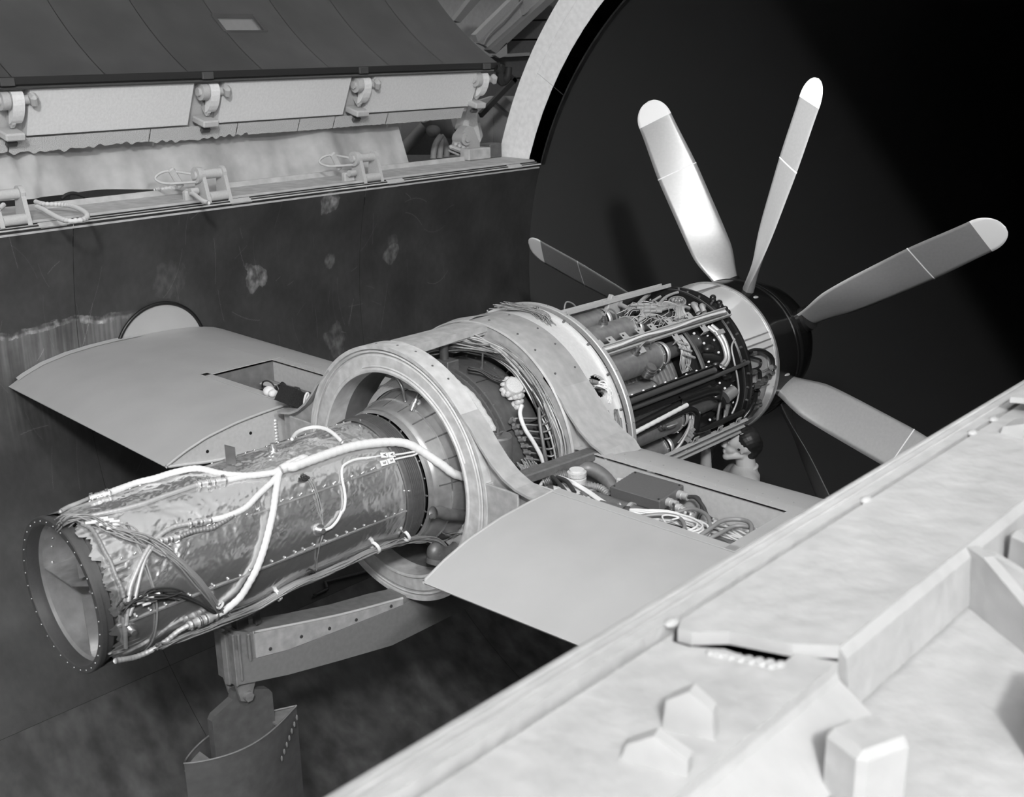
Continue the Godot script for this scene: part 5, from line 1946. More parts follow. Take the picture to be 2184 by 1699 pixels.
func cowl() -> void:
	var o := thing("nose_cowl", "mirror bright metal nose cowl between the black ring and the propeller spinner", "engine cowl", Vector3(2.74, -0.52, 0))
	var st := S()
	lathe(st, [2.555, 0.478, 2.6, 0.488, 2.75, 0.498, 2.895, 0.5], 160, 20, 248)
	lathe(st, [2.80, 0.493, 2.895, 0.5], 60, -112, 20)
	part("cowl_skin", st, M.chrome, o)
	st = S()
	lathe(st, [2.555, 0.468, 2.895, 0.488], 120, -112, 248)
	part("cowl_lining", st, M.alu, o)
	st = S()
	lathe(st, [2.885, 0.486, 2.885, 0.503, 2.893, 0.509, 2.912, 0.509, 2.918, 0.50, 2.918, 0.46], 150)
	part("cowl_rim", st, M.tin, o)
	st = S()
	rivets_out(st, 2.875, 0.498, 34, 0.004, 0, 360, 0.003)
	part("rim_rivet", st, M.steel, o)
	for a in [20.0, 25.0, 30.0, 82.0]:
		st = S()
		shell(st, 2.56, 2.88, 0.496, 0.503, a, a + (1.0 if a < 80 else 3.0), 2)
		part("seam_strip", st, M.tin if a < 80 else M.can, o)
	for a in [-8.0, -40.0, -46.0, 4.0, -60.0]:
		st = S()
		shell(st, 2.56, 2.88, 0.486, 0.495, a, a + 1.4, 2)
		part("stringer", st, M.can, o)
	st = S()
	tube(st, pc(0.53, [2.55, 22, 2.62, 22, 2.72, 19, 2.79, 13, 2.79, 6, 2.76, 2, 2.68, 1]), 0.015, 10)
	tube(st, pc(0.52, [2.55, 20, 2.62, 17, 2.68, 14, 2.66, 10, 2.58, 10]), 0.008, 9)
	tube(st, pc(0.52, [2.55, 8, 2.6, 9, 2.65, 7, 2.66, 2]), 0.014, 10)
	tube(st, pc(0.535, [2.6, -5, 2.60, -11, 2.58, -18, 2.54, -24]), 0.016, 10)
	var hs := part("oil_hose", st, M.engine_black, o)
	st = S()
	for e in [[2.79, 7.0], [2.77, 3.5], [2.73, 1.5], [2.69, 0.6], [2.64, -0.5], [2.6, -1.5], [2.61, -7], [2.6, -13], [2.66, -14], [2.68, -17], [2.65, -18], [2.6, 21], [2.57, 9]]:
		cyl(st, pol(e[0] - 0.015, e[1], 0.53), pol(e[0] + 0.02, e[1] - 0.8, 0.535), 0.018, 0.016, 8)
	part("hose_fitting", st, M.steel, hs)
	st = S()
	for i in 14:
		ball(st, pol(2.60 + 0.05 * sin(i * 1.9), -2 - i * 1.5, 0.515), Vector3(0.03, 0.022, 0.02), 6)
	for i in 6:
		ball(st, pol(2.56 + 0.02 * sin(i * 2.9), 52 + i * 3, 0.535), Vector3(0.022, 0.022, 0.02), 6)
	part("accessory_lump", st, M.engine_black, o)

# ---------- propellers ----------
func blade_mesh(x0: float, th0: float, dirn: float, r0: float, r1: float, n: int, close_tip: bool, grow := 1.0) -> SurfaceTool:
	var st := S()
	soft(st)
	var rows := []
	for i in n + 1:
		var r := lerpf(r0, r1, float(i) / n)
		var c := 0.285
		c = lerpf(0.17, 0.29, smoothstep(0.40, 0.72, r)) * lerpf(1.0, 0.84, smoothstep(1.25, 1.75, r))
		if close_tip:
			var q := clampf((r - 1.715) / (1.862 - 1.715), 0.0, 1.0)
			c *= sqrt(maxf(0.0, 1.0 - q * q))
		var thick := lerpf(0.10, 0.02, smoothstep(0.38, 0.85, r)) * lerpf(1.0, 0.5, smoothstep(0.9, 1.8, r))
		if close_tip:
			thick *= sqrt(maxf(0.0, 1.0 - pow(clampf((r - 1.75) / 0.112, 0, 1), 2.0))) * 0.9 + 0.1
		var beta := deg_to_rad(lerpf(62.0, 43.0, smoothstep(0.4, 0.95, r)) + lerpf(0.0, -15.0, clampf((r - 0.9) / 0.95, 0, 1)))
		var tt := Vector3(0, cos(th0), -sin(th0))
		var cd := (tt * cos(beta) + Vector3.RIGHT * sin(beta) * dirn)
		var rad := Vector3(0, sin(th0), cos(th0))
		var nn := cd.cross(rad).normalized()
		var ctr := Vector3(x0, 0, 0) + rad * r
		var row := []
		var m := 11
		for k in m + 1:
			var u := float(k) / m
			var y := thick * grow * (2.6 * sqrt(maxf(u, 0.0)) * (1.0 - u) + 0.04) * 0.5
			row.append(ctr + cd * (u - 0.45) * c * grow + nn * y)
		for k in range(m, -1, -1):
			var u := float(k) / m
			var y := thick * grow * (1.6 * sqrt(maxf(u, 0.0)) * (1.0 - u) + 0.04) * 0.5
			row.append(ctr + cd * (u - 0.45) * c * grow - nn * y)
		rows.append(row)
	for i in n:
		var m: int = rows[i].size()
		for k in m:
			var l := (k + 1) % m
			if dirn > 0:
				quad(st, rows[i][k], rows[i + 1][k], rows[i + 1][l], rows[i][l])
			else:
				quad(st, rows[i][l], rows[i + 1][l], rows[i + 1][k], rows[i][k])
	flat(st)
	for e in [0, n]:
		var row: Array = rows[e]
		for k in range(1, row.size() - 1):
			tri(st, row[0], row[k], row[k + 1])
	return st

func propeller(n: String, label: String, x0: float, dirn: float, a0: float, hub: Array) -> void:
	var o := thing(n, label, "propeller", Vector3(x0, 0, 0))
	var st := S()
	lathe(st, hub, 120)
	part("spinner_shell", st, M.gloss, o)
	for i in 4:
		var th := deg_to_rad(a0 + i * 90.0)
		var b := part("blade", blade_mesh(x0, th, dirn, 0.36, 1.712, 44, false), M.blade, o)
		part("painted_tip", blade_mesh(x0, th, dirn, 1.712, 1.862, 20, true), M.tip, b)
		part("station_line", blade_mesh(x0, th, dirn, 1.316, 1.3235, 1, false, 1.012), M.mark, b)
		st = S()
		var rad := Vector3(0, sin(th), cos(th))
		cyl(st, Vector3(x0, 0, 0) + rad * 0.36, Vector3(x0, 0, 0) + rad * 0.47, 0.085, 0.085, 24)
		part("blade_socket", st, M.engine_black, b)

func props() -> void:
	propeller("rear_propeller", "rear four bladed propeller with its black spinner band beside the bright cowl", 3.08, 1.0, 72.7, [2.925, 0.40, 2.925, 0.488, 2.94, 0.492, 3.16, 0.482, 3.19, 0.479, 3.196, 0.485, 3.208, 0.484, 3.214, 0.475, 3.24, 0.472, 3.244, 0.40])
	propeller("front_propeller", "forward four bladed propeller with the dark rounded spinner nose", 3.45, -1.0, 30.8, [3.25, 0.40, 3.25, 0.468, 3.262, 0.473, 3.28, 0.472, 3.29, 0.462, 3.4, 0.44, 3.52, 0.405, 3.62, 0.352, 3.71, 0.27, 3.77, 0.17, 3.80, 0.08, 3.81, 0.0])
	var st := S()
	for e in [[3.03, 61.0, 0.484], [3.05, -6.0, 0.484]]:
		ball(st, pol(e[0], e[1], e[2]), Vector3(0.03, 0.008, 0.02), 8)
	tag(part("access_cover", st, M.alu, get_node("rear_propeller")), "pale access cover", "cover").remove_meta("category")
# ---------- wings ----------
func yu(x: float) -> float:   # upper skin
	return interp([-0.57, -0.45, -0.30, -0.1, 0.1, 0.287, 0.5, 0.723, 0.85, 0.95, 1.03, 1.09, 1.125, 1.145], [-0.02, 0.03, 0.075, 0.108, 0.123, 0.13, 0.131, 0.128, 0.118, 0.103, 0.082, 0.056, 0.03, 0.0], x)

func yl(x: float) -> float:
	return interp([-0.57, -0.3, 0.1, 0.5, 0.8, 1.0, 1.09, 1.145], [-0.026, -0.07, -0.115, -0.13, -0.115, -0.075, -0.04, 0.0], x)

func interp(xs: Array, ys: Array, x: float) -> float:
	for i in xs.size() - 1:
		if x <= xs[i + 1]:
			return lerpf(ys[i], ys[i + 1], clampf((x - xs[i]) / (xs[i + 1] - xs[i]), 0, 1))
	return ys[-1]

func wx(x: float, z: float) -> float:   # taper of the rear edge and of the front edge
	var k := clampf((0.287 - x) / 0.857, 0, 1)
	var f := clampf((x - 0.723) / 0.422, 0, 1)
	return x + k * 0.047 * absf(z) + f * (0.012 + 0.03 * maxf(0.0, absf(z) - 1.5) * (1.0 if z < 0 else 0.0))

func wing(s: float, zi: float, zo: float, label: String) -> void:
	var o := thing("wing_stub", label, "wing", Vector3(0.3, -0.05, s * (zi + zo) * 0.5))
	var rear := [-0.57, -0.54, -0.5, -0.45, -0.38, -0.3, -0.2, -0.1, 0.0, 0.1, 0.2, 0.287]
	var front := [0.723, 0.79, 0.85, 0.9, 0.95, 0.99, 1.03, 1.06, 1.09, 1.11, 1.125, 1.138, 1.145]
	var zs := []
	for i in 13:
		zs.append(lerpf(zi, zo, i / 12.0))
	for e in [[rear, "rear_skin", zi], [front, "nose_skin", 0.66 if s > 0 else 0.66]]:
		var st := S()
		soft(st)
		var xs: Array = e[0]
		for i in xs.size() - 1:
			for k in 12:
				var z0: float = lerpf(e[2], zo, k / 12.0) * s
				var z1: float = lerpf(e[2], zo, (k + 1) / 12.0) * s
				var A := Vector3(wx(xs[i], z0), yu(xs[i]), z0)
				var B := Vector3(wx(xs[i + 1], z0), yu(xs[i + 1]), z0)
				var C := Vector3(wx(xs[i + 1], z1), yu(xs[i + 1]), z1)
				var D := Vector3(wx(xs[i], z1), yu(xs[i]), z1)
				if s > 0:
					quad(st, A, D, C, B)
				else:
					quad(st, A, B, C, D)
		part(e[1], st, M.wing, o)
	# skin outboard of the bay and the strips that frame it
	var st := S()
	soft(st)
	for k in 6:
		var x0 := lerpf(0.287, 0.723, k / 6.0)
		var x1 := lerpf(0.287, 0.723, (k + 1) / 6.0)
		quad(st, Vector3(x0, yu(x0), s * 1.812), Vector3(x1, yu(x1), s * 1.812), Vector3(x1, yu(x1), s * zo), Vector3(x0, yu(x0), s * zo))
	part("outer_skin", st, M.wing, o)
	st = S()
	soft(st)
	for k in 24:
		var x0 := lerpf(-0.565, 1.145, k / 24.0)
		var x1 := lerpf(-0.565, 1.145, (k + 1) / 24.0)
		quad(st, Vector3(wx(x0, zi * s), yl(x0), s * zi), Vector3(wx(x1, zi * s), yl(x1), s * zi), Vector3(wx(x1, zo * s), yl(x1), s * zo), Vector3(wx(x0, zo * s), yl(x0), s * zo))
	part("lower_skin", st, M.wing, o)
	# rim strips round the bay
	for e in [[Vector3(0.755, 0.129, s * 0.75), Vector3(0.755, 0.129, s * 1.86), 0.06], [Vector3(0.262, 0.131, s * 0.94), Vector3(0.262, 0.131, s * 1.86), 0.05], [Vector3(0.24, 0.131, s * 1.838), Vector3(0.785, 0.131, s * 1.838), 0.05]]:
		st = S()
		bar(st, e[0], e[1], e[2], 0.005, 0.001)
		part("bay_rim", st, M.wing, o)
	st = S()
	for k in 15:
		for e in [Vector3(0.765, 0.1315, s * (0.8 + k * 0.07)), Vector3(0.84, 0.1205, s * (0.8 + k * 0.075))]:
			cyl(st, e, e + Vector3(0, 0.002, 0), 0.004, -1, 6)
	part("countersunk_screw", st, M.frame, o)
	# the bay: spar webs, floor and end rib
	st = S()
	prism_z(st, Q([0.733, 0.112, 0.745, 0.112, 0.745, -0.115, 0.733, -0.115]), minf(s * 0.72, s * 1.83), maxf(s * 0.72, s * 1.83))
	part("front_spar", st, M.bay, o)
	st = S()
	prism_z(st, Q([0.265, 0.122, 0.277, 0.122, 0.277, -0.115, 0.265, -0.115]), minf(s * 0.72, s * 1.83), maxf(s * 0.72, s * 1.83))
	part("rear_spar", st, M.bay, o)
	st = S()
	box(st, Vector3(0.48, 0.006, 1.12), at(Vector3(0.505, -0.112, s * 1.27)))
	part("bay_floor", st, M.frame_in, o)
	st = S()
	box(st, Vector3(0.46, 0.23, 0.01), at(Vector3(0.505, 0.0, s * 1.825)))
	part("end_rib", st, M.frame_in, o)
	# inner end rib with its flange
	st = S()
	var poly := PackedVector2Array()
	for k in 13:
		var x := lerpf(-0.55, 0.26, k / 12.0)
		poly.append(Vector2(wx(x, zi), yu(x) - 0.006))
	for k in range(12, -1, -1):
		var x := lerpf(-0.55, 0.26, k / 12.0)
		poly.append(Vector2(wx(x, zi), yl(x) + 0.004))
	prism_z(st, poly, minf(s * (zi + 0.005), s * (zi + 0.015)), maxf(s * (zi + 0.005), s * (zi + 0.015)))
	part("root_rib", st, M.bay, o)
	st = S()
	var c := []
	var c2 := []
	for k in 14:
		var x := lerpf(-0.56, 0.25, k / 13.0)
		c.append(Vector3(wx(x, zi), yu(x) - 0.004, s * (zi - 0.002)))
		c2.append(Vector3(wx(x, zi), yl(x) + 0.004, s * (zi - 0.002)))
	tube(st, c, 0.008, 8, 3)
	part("rib_flange", st, M.wing, o)
	st = S()
	tube(st, c2, 0.009, 8, 3)
	part("rib_flange", st, M.band, o)
	if s < 0:
		st = S()
		for e in [[-0.27, -0.01], [0.0, 0.02]]:
			cyl(st, Vector3(e[0], e[1], -zi - 0.004), Vector3(e[0], e[1], -zi - 0.0055), 0.009, -1, 10)
			cyl(st, Vector3(e[0], e[1], -zi - 0.0055), Vector3(e[0], e[1], -zi - 0.003), 0.009, -1, 10)
		part("rib_hole", st, M.black, o)
		st = S()
		for k in 8:
			ball(st, Vector3(0.16, 0.05 - k * 0.018, -zi + 0.0), Vector3(0.012, 0.01, 0.008), 5)
		part("weld_bead", st, M.band, o)

func wings() -> void:
	wing(1.0, 0.93, 2.86, "near pale grey wing with an open bay full of pipes and wires")
	wing(-1.0, 1.0, 3.03, "far pale grey wing reaching the dark tunnel wall, half its bay open")
	# round plate where the far wing meets the wall
	var o := thing("turntable_plate", "pale round plate on the dark tunnel wall above the far wing's end", "plate", Vector3(0.72, 0.0, -3.02))
	var st := S()
	var n := 40
	soft(st)
	# a disc bent to the wall
	var c: Vector2 = Vector2(0.656, -0.0107)
	var rad := 0.3306
	var f := func(u: float, v: float) -> Vector3:
		var y := c.y + v
		return Vector3(c.x + u, y, -sqrt(3.035 * 3.035 - y * y))
	for k in n:
		var a0 := TAU * k / n
		var a1 := TAU * (k + 1) / n
		for q in 5:
			var r0 := rad * q / 5.0
			var r1 := rad * (q + 1) / 5.0
			quad(st, f.call(r0 * cos(a0), r0 * sin(a0)), f.call(r1 * cos(a0), r1 * sin(a0)), f.call(r1 * cos(a1), r1 * sin(a1)), f.call(r0 * cos(a1), r0 * sin(a1)))
	part("disc", st, M.wing, o)
	st = S()
	var ring := []
	for k in 61:
		var a := TAU * k / 60
		ring.append(f.call((rad + 0.008) * cos(a), (rad + 0.008) * sin(a)) + Vector3(0, 0, 0.004))
	tube(st, ring, 0.013, 8, 2)
	part("gap_ring", st, M.black, o)
	# wall fairing strip along the far wing tip
	st = S()
	for k in 20:
		var x0 := lerpf(-0.5, 0.5, k / 20.0)
		var x1 := lerpf(-0.5, 0.5, (k + 1) / 20.0)
		quad(st, Vector3(wx(x0, -3.0), yu(x0) + 0.004, -3.0), Vector3(wx(x1, -3.0), yu(x1) + 0.004, -3.0), Vector3(wx(x1, -3.0), yu(x1) + 0.014, -3.04), Vector3(wx(x0, -3.0), yu(x0) + 0.014, -3.04))
	one("tip_fillet", st, M.wing, "narrow fillet strip sealing the far wing tip to the tunnel wall", "strip")

func near_bay() -> void:
	var st := S()
	var o := thing("brown_pipe", "long dull pipe with a light clamp lying along the near wing bay", "pipe", Vector3(0.5, 0.0, 1.2))
	tube(st, [Vector3(0.50, 0.02, 0.80), Vector3(0.505, 0.015, 1.2), Vector3(0.51, 0.0, 1.5), Vector3(0.515, -0.02, 1.8)], 0.036, 22, 6)
	part("barrel", st, M.pipe, o)
	for z in [0.93, 1.16]:
		st = S()
		lathe(st, [-0.008, 0.03, -0.008, 0.041, 0.008, 0.041, 0.008, 0.03], 26, 0, 360, along(Vector3(0.503, 0.018, z), Vector3(0.504, 0.018, z + 0.02)))
		part("clamp", st, M.alu, o)
	st = S()
	box(st, Vector3(0.012, 0.08, 0.014), at(Vector3(0.463, -0.03, 1.166)), 0.002)
	part("clamp_leg", st, M.alu, o)
	st = S()
	cyl(st, Vector3(0.502, 0.02, 0.84), Vector3(0.503, 0.02, 0.93), 0.044, 0.044, 22)
	part("union", st, M.pipe, o)
	o = thing("pipe_tee", "dull threaded tee fitting at the near edge of the bay", "pipe fitting", Vector3(0.37, 0.03, 0.98))
	st = S()
	cyl(st, Vector3(0.315, 0.04, 0.985), Vector3(0.33, 0.04, 0.90), 0.042, 0.042, 20)
	cyl(st, Vector3(0.33, 0.04, 0.96), Vector3(0.45, 0.03, 0.95), 0.038, 0.038, 8)
	cyl(st, Vector3(0.42, 0.03, 0.95), Vector3(0.46, 0.03, 0.95), 0.046, 0.046, 8)
	cyl(st, Vector3(0.30, 0.04, 1.02), Vector3(0.315, 0.04, 0.985), 0.046, 0.046, 20)
	part("body", st, M.pipe, o)
	st = S()
	lathe(st, [-0.008, 0.03, -0.008, 0.049, 0.008, 0.049, 0.008, 0.03], 24, 0, 360, along(Vector3(0.331, 0.04, 0.895), Vector3(0.329, 0.04, 0.905)))
	lathe(st, [-0.006, 0.03, -0.006, 0.05, 0.006, 0.05, 0.006, 0.03], 24, 0, 360, along(Vector3(0.306, 0.04, 1.0), Vector3(0.309, 0.04, 0.995)))
	part("bead", st, M.wire_light, o)
	o = thing("open_can", "short dark open ended pipe cap lying at the near edge of the bay", "pipe cap", Vector3(0.33, 0.06, 1.17))
	st = S()
	var ca := Vector3(0.335, 0.055, 1.12)
	var cb := Vector3(0.365, 0.045, 1.225)
	lathe(st, [-0.055, 0.0, -0.055, 0.053, 0.05, 0.055, 0.055, 0.052, 0.05, 0.047, -0.02, 0.046, -0.02, 0.0], 30, 0, 360, along(ca, cb))
	part("shell", st, M.pipe, o)
	st = S()
	lathe(st, [0.04, 0.0, 0.04, 0.047], 30, 0, 360, along(ca, cb))
	part("dark_end", st, M.black, o)
	# junction box and its plugs
	o = thing("junction_box", "flat grey junction box tilted in the near wing bay", "box", Vector3(0.66, 0.07, 1.17))
	st = S()
	var q: Array = P([0.371,0.105,1.304,0.79,0.105,1.204,0.545,0.105,1.305,0.449,0.105,1.134])
	var bt := Transform3D(Basis(Vector3.UP, 0.02) * Basis(Vector3.BACK, 0.10), Vector3(0.625, 0.075, 1.165))
	box(st, Vector3(0.19, 0.055, 0.27), bt, 0.004)
	part("case", st, M.box, o)
	st = S()
	for e in [[-0.08, 0.12], [0.08, 0.12], [-0.08, -0.12], [0.08, -0.12]]:
		cyl(st, bt * Vector3(e[0], 0.027, e[1]), bt * Vector3(e[0], 0.0295, e[1]), 0.005, -1, 8)
	part("lid_screw", st, M.black, o)
	st = S()
	for e in [0.05, -0.035]:
		cyl(st, bt * Vector3(e, 0.0, 0.13), bt * Vector3(e, 0.0, 0.155), 0.02, -1, 14)
		cyl(st, bt * Vector3(e, 0.0, 0.15), bt * Vector3(e, 0.0, 0.185), 0.017, -1, 14)
	part("plug_socket", st, M.alu, o)
	st = S()
	for k in 9:
		cyl(st, bt * Vector3(-0.07 + 0.02 * k, 0.004, -0.135), bt * Vector3(-0.07 + 0.02 * k, 0.012, -0.15), 0.006, -1, 6)
	part("terminal_stud", st, M.steel, o)
	st = S()
	tube(st, [bt * Vector3(0.05, 0, 0.185), bt * Vector3(0.055, 0.005, 0.22), bt * Vector3(0.04, -0.02, 0.27), Vector3(0.655, 0.03, 1.47), Vector3(0.65, 0.015, 1.53)], 0.009, 8)
	tube(st, [bt * Vector3(0.05, 0, 0.185), bt * Vector3(0.06, 0.005, 0.23), bt * Vector3(0.03, -0.03, 0.27), Vector3(0.63, 0.02, 1.44), Vector3(0.60, -0.02, 1.46)], 0.008, 8)
	one("box_lead", st, M.wire_dark, "dark leads running from the junction box plug to the ribbed connectors", "lead")
	connector([Vector3(0.645, 0.015, 1.50), Vector3(0.62, -0.01, 1.68)], "long ribbed bright connector beside the bay's front wall", "bay connectors", 0.022)
	connector([Vector3(0.59, -0.02, 1.53), Vector3(0.57, -0.03, 1.67)], "shorter ribbed connector lying just behind the long one in the bay", "bay connectors", 0.02)
	connector([bt * Vector3(-0.035, -0.01, 0.17), bt * Vector3(-0.045, -0.03, 0.27)], "pale connector under the end of the junction box", "bay connectors", 0.02)
	# coil of pale wire with a dark tie
	o = thing("wire_coil", "loosely looped coil of pale wires in the near wing bay", "wire coil", Vector3(0.42, 0.05, 1.42))
	st = S()
	for i in 15:
		var k := rng.randf_range(0.72, 1.05)
		var pts := []
		var h := rng.randf_range(-0.02, 0.03)
		pts.append(Vector3(0.40 + rng.randf_range(-0.01, 0.01), 0.06 + h * 0.3, 1.20))
		for e in [[0.44, 1.27], [0.49, 1.38], [0.505, 1.50], [0.47, 1.59], [0.41, 1.61], [0.35, 1.56], [0.31, 1.46], [0.305, 1.37]]:
			pts.append(Vector3(0.405 + (e[0] - 0.405) * k + rng.randf_range(-0.006, 0.006), 0.055 + h + rng.randf_range(-0.008, 0.008), 1.42 + (e[1] - 1.42) * k + rng.randf_range(-0.008, 0.008)))
		tube(st, pts, 0.0052, 7, 6)
	stuff("wire_loop", st, M.wire_light, o)
	st = S()
	lathe(st, [-0.018, 0.022, -0.018, 0.028, 0.018, 0.028, 0.018, 0.022], 18, 0, 360, along(Vector3(0.39, 0.06, 1.20), Vector3(0.41, 0.06, 1.235)))
	part("dark_tie", st, M.cap, o)
	st = S()
	for i in 14:
		tube(st, [Vector3(0.395, 0.06, 1.21), Vector3(0.36 + rng.randf() * 0.05, 0.07 + rng.randf() * 0.02, 1.18), Vector3(0.33 + rng.randf() * 0.08, 0.06, 1.22 + rng.randf() * 0.04), Vector3(0.30 + rng.randf() * 0.05, 0.03, 1.25 + rng.randf() * 0.05)], 0.0042, 6, 5)
	stuff("loose_end", st, M.wire_light, o)
	st = S()
	tube(st, [Vector3(0.36, 0.09, 1.46), Vector3(0.40, 0.095, 1.41), Vector3(0.43, 0.095, 1.42), Vector3(0.45, 0.09, 1.46), Vector3(0.43, 0.08, 1.44)], 0.004, 7)
	one("curled_wire", st, M.wire_light, "single pale wire curling up over the wire coil", "wire")
	# dark rubber leads
	st = S()
	tube(st, [Vector3(0.30, 0.04, 1.28), Vector3(0.36, 0.07, 1.30), Vector3(0.45, 0.08, 1.38), Vector3(0.46, 0.08, 1.46), Vector3(0.40, 0.07, 1.52), Vector3(0.34, 0.06, 1.48)], 0.009, 9)
	one("black_lead", st, M.wire_mid, "dark rubber lead winding through the middle of the wire coil", "lead", "dark leads in the near bay")
	st = S()
	tube(st, [Vector3(0.56, 0.05, 1.37), Vector3(0.59, 0.075, 1.43), Vector3(0.56, 0.085, 1.52), Vector3(0.50, 0.08, 1.58), Vector3(0.42, 0.07, 1.62), Vector3(0.36, 0.05, 1.60)], 0.009, 9)
	one("black_lead", st, M.wire_mid, "dark rubber lead looping round the front of the wire coil", "lead", "dark leads in the near bay")
	st = S()
	tube(st, [Vector3(0.34, 0.06, 1.60), Vector3(0.42, 0.085, 1.62), Vector3(0.52, 0.10, 1.63), Vector3(0.58, 0.10, 1.68), Vector3(0.56, 0.10, 1.74), Vector3(0.48, 0.08, 1.78), Vector3(0.40, 0.06, 1.78)], 0.0095, 9)
	one("black_lead", st, M.wire_mid, "dark rubber lead arching near the outer end of the bay", "lead", "dark leads in the near bay")
	st = S()
	tube(st, [Vector3(0.36, 0.05, 1.62), Vector3(0.44, 0.075, 1.66), Vector3(0.54, 0.085, 1.68), Vector3(0.56, 0.085, 1.75), Vector3(0.52, 0.06, 1.81)], 0.009, 9)
	one("black_lead", st, M.wire_mid, "second dark rubber lead under the arching one at the bay's outer end", "lead", "dark leads in the near bay")
	st = S()
	for i in 4:
		tube(st, [Vector3(0.32 + i * 0.01, 0.05, 1.62), Vector3(0.35 + i * 0.012, 0.06 + 0.005 * i, 1.70), Vector3(0.34 + i * 0.012, 0.05, 1.80)], 0.012, 8)
	stuff("dark_cable", st, M.cap, thing("cable_run", "dark cables disappearing under the outer corner of the bay", "cables", Vector3(0.34, 0.05, 1.7)))
	# pale wire run and sleeving along the front wall
	o = thing("wire_run", "bunch of pale wires fanning out along the front of the bay's outer end", "wire bundle", Vector3(0.62, -0.02, 1.7))
	st = S()
	wires(st, [Vector3(0.60, -0.02, 1.42), Vector3(0.60, 0.0, 1.56), Vector3(0.58, 0.01, 1.68), Vector3(0.55, 0.0, 1.82)], 26, 0.03, 0.0048, 0.5)
	wires(st, [Vector3(0.66, 0.01, 1.66), Vector3(0.66, 0.02, 1.74), Vector3(0.64, 0.01, 1.83)], 14, 0.02, 0.004, 0.5)
	stuff("wire", st, M.wire_light, o)
	o = thing("wire_run", "pale wires lying under the junction box beside the brown pipe", "wire bundle", Vector3(0.55, -0.03, 1.3))
	st = S()
	wires(st, [Vector3(0.56, 0.0, 1.28), Vector3(0.58, 0.0, 1.36), Vector3(0.57, 0.0, 1.46), Vector3(0.54, -0.01, 1.56)], 16, 0.018, 0.0055, 0.5)
	stuff("wire", st, M.wire_light, o)
	st = S()
	tube(st, [Vector3(0.30, 0.07, 1.60), Vector3(0.305, 0.075, 1.66), Vector3(0.315, 0.08, 1.70)], 0.003, 5)
	wires(st, [Vector3(0.30, 0.06, 1.55), Vector3(0.31, 0.08, 1.62), Vector3(0.30, 0.07, 1.68), Vector3(0.305, 0.08, 1.74), Vector3(0.29, 0.05, 1.80)], 12, 0.012, 0.0032, 1.2)
	stuff("wire", st, M.wire_light, thing("thin_wires", "tangle of very thin pale wires at the rear edge of the bay's outer corner", "wires", Vector3(0.3, 0.07, 1.68)))
	# inner end: wrapped valve, ribbed hoses, white lagged pipe
	o = thing("wrapped_valve", "white plaster wrapped valve standing in the inner end of the near bay", "valve", Vector3(0.535, 0.05, 0.83))
	st = S()
	lathe(st, [-0.10, 0.0, -0.10, 0.055, -0.03, 0.05, 0.0, 0.044, 0.03, 0.046, 0.035, 0.042, 0.04, 0.046, 0.06, 0.046, 0.064, 0.04, 0.066, 0.0], 24, 0, 360, along(Vector3(0.535, 0.0, 0.83), Vector3(0.535, 0.1, 0.8301), Vector3.RIGHT))
	for k in 14:
		ball(st, Vector3(0.535 + 0.045 * cos(k * 1.3), 0.0 + 0.012 * sin(k * 2.2), 0.83 + 0.045 * sin(k * 1.3)), Vector3(0.022, 0.02, 0.02), 5)
	part("wrapping", st, M.fibre, o)
	st = S()
	cyl(st, Vector3(0.535, 0.112, 0.83), Vector3(0.535, 0.122, 0.83), 0.034, -1, 20)
	part("top_ring", st, M.wrap, o)
	st = S()
	tube(st, [Vector3(0.42, 0.06, 0.72), Vector3(0.47, 0.075, 0.75), Vector3(0.52, 0.085, 0.79), Vector3(0.56, 0.06, 0.85)], 0.029, 16, 6, 0.017, 0.12)
	one("ribbed_duct", st, M.dull, "dark ribbed flexible duct curving under the edge bar beside the valve", "duct")
	st = S()
	tube(st, [Vector3(0.58, 0.03, 0.84), Vector3(0.62, 0.02, 0.90), Vector3(0.60, 0.0, 0.98)], 0.018, 12, 6, 0.014, 0.14)
	one("ribbed_hose", st, M.wire_mid, "short ribbed hose between the wrapped valve and the front wall", "hose")
	st = S()
	tube(st, [Vector3(0.62, 0.06, 0.75), Vector3(0.68, 0.07, 0.78), Vector3(0.70, 0.04, 0.86), Vector3(0.685, -0.02, 0.95)], 0.036, 14)
	one("dark_duct", st, M.pipe, "dark bent duct in the inner front corner of the near bay", "duct")
	o = thing("lagged_pipe", "white cloth lagged pipe with a dark strap at the inner end of the bay", "pipe", Vector3(0.38, 0.03, 0.85))
	st = S()
	tube(st, [Vector3(0.30, 0.05, 0.80), Vector3(0.36, 0.05, 0.86), Vector3(0.42, 0.03, 0.93), Vector3(0.45, 0.0, 1.02)], 0.046, 16, 6, 0.05, 0.05)
	tube(st, [Vector3(0.45, 0.03, 0.80), Vector3(0.47, 0.03, 0.88), Vector3(0.44, 0.01, 0.96)], 0.04, 14, 6, 0.04, 0.05)
	part("lagging", st, M.fibre, o)
	st = S()
	lathe(st, [-0.013, 0.04, -0.013, 0.051, 0.013, 0.051, 0.013, 0.04], 22, 0, 360, along(Vector3(0.335, 0.05, 0.83), Vector3(0.35, 0.05, 0.845)))
	part("strap", st, M.cap, o)
	st = S()
	tube(st, [Vector3(0.43, 0.10, 0.77), Vector3(0.40, 0.10, 0.83), Vector3(0.36, 0.08, 0.92)], 0.010, 9)
	tube(st, [Vector3(0.44, 0.10, 0.79), Vector3(0.43, 0.10, 0.86), Vector3(0.39, 0.08, 0.94)], 0.010, 9)
	one("dark_hose_pair", st, M.wire_dark, "two dark hoses drooping over the white lagged pipe", "hose")
	st = S()
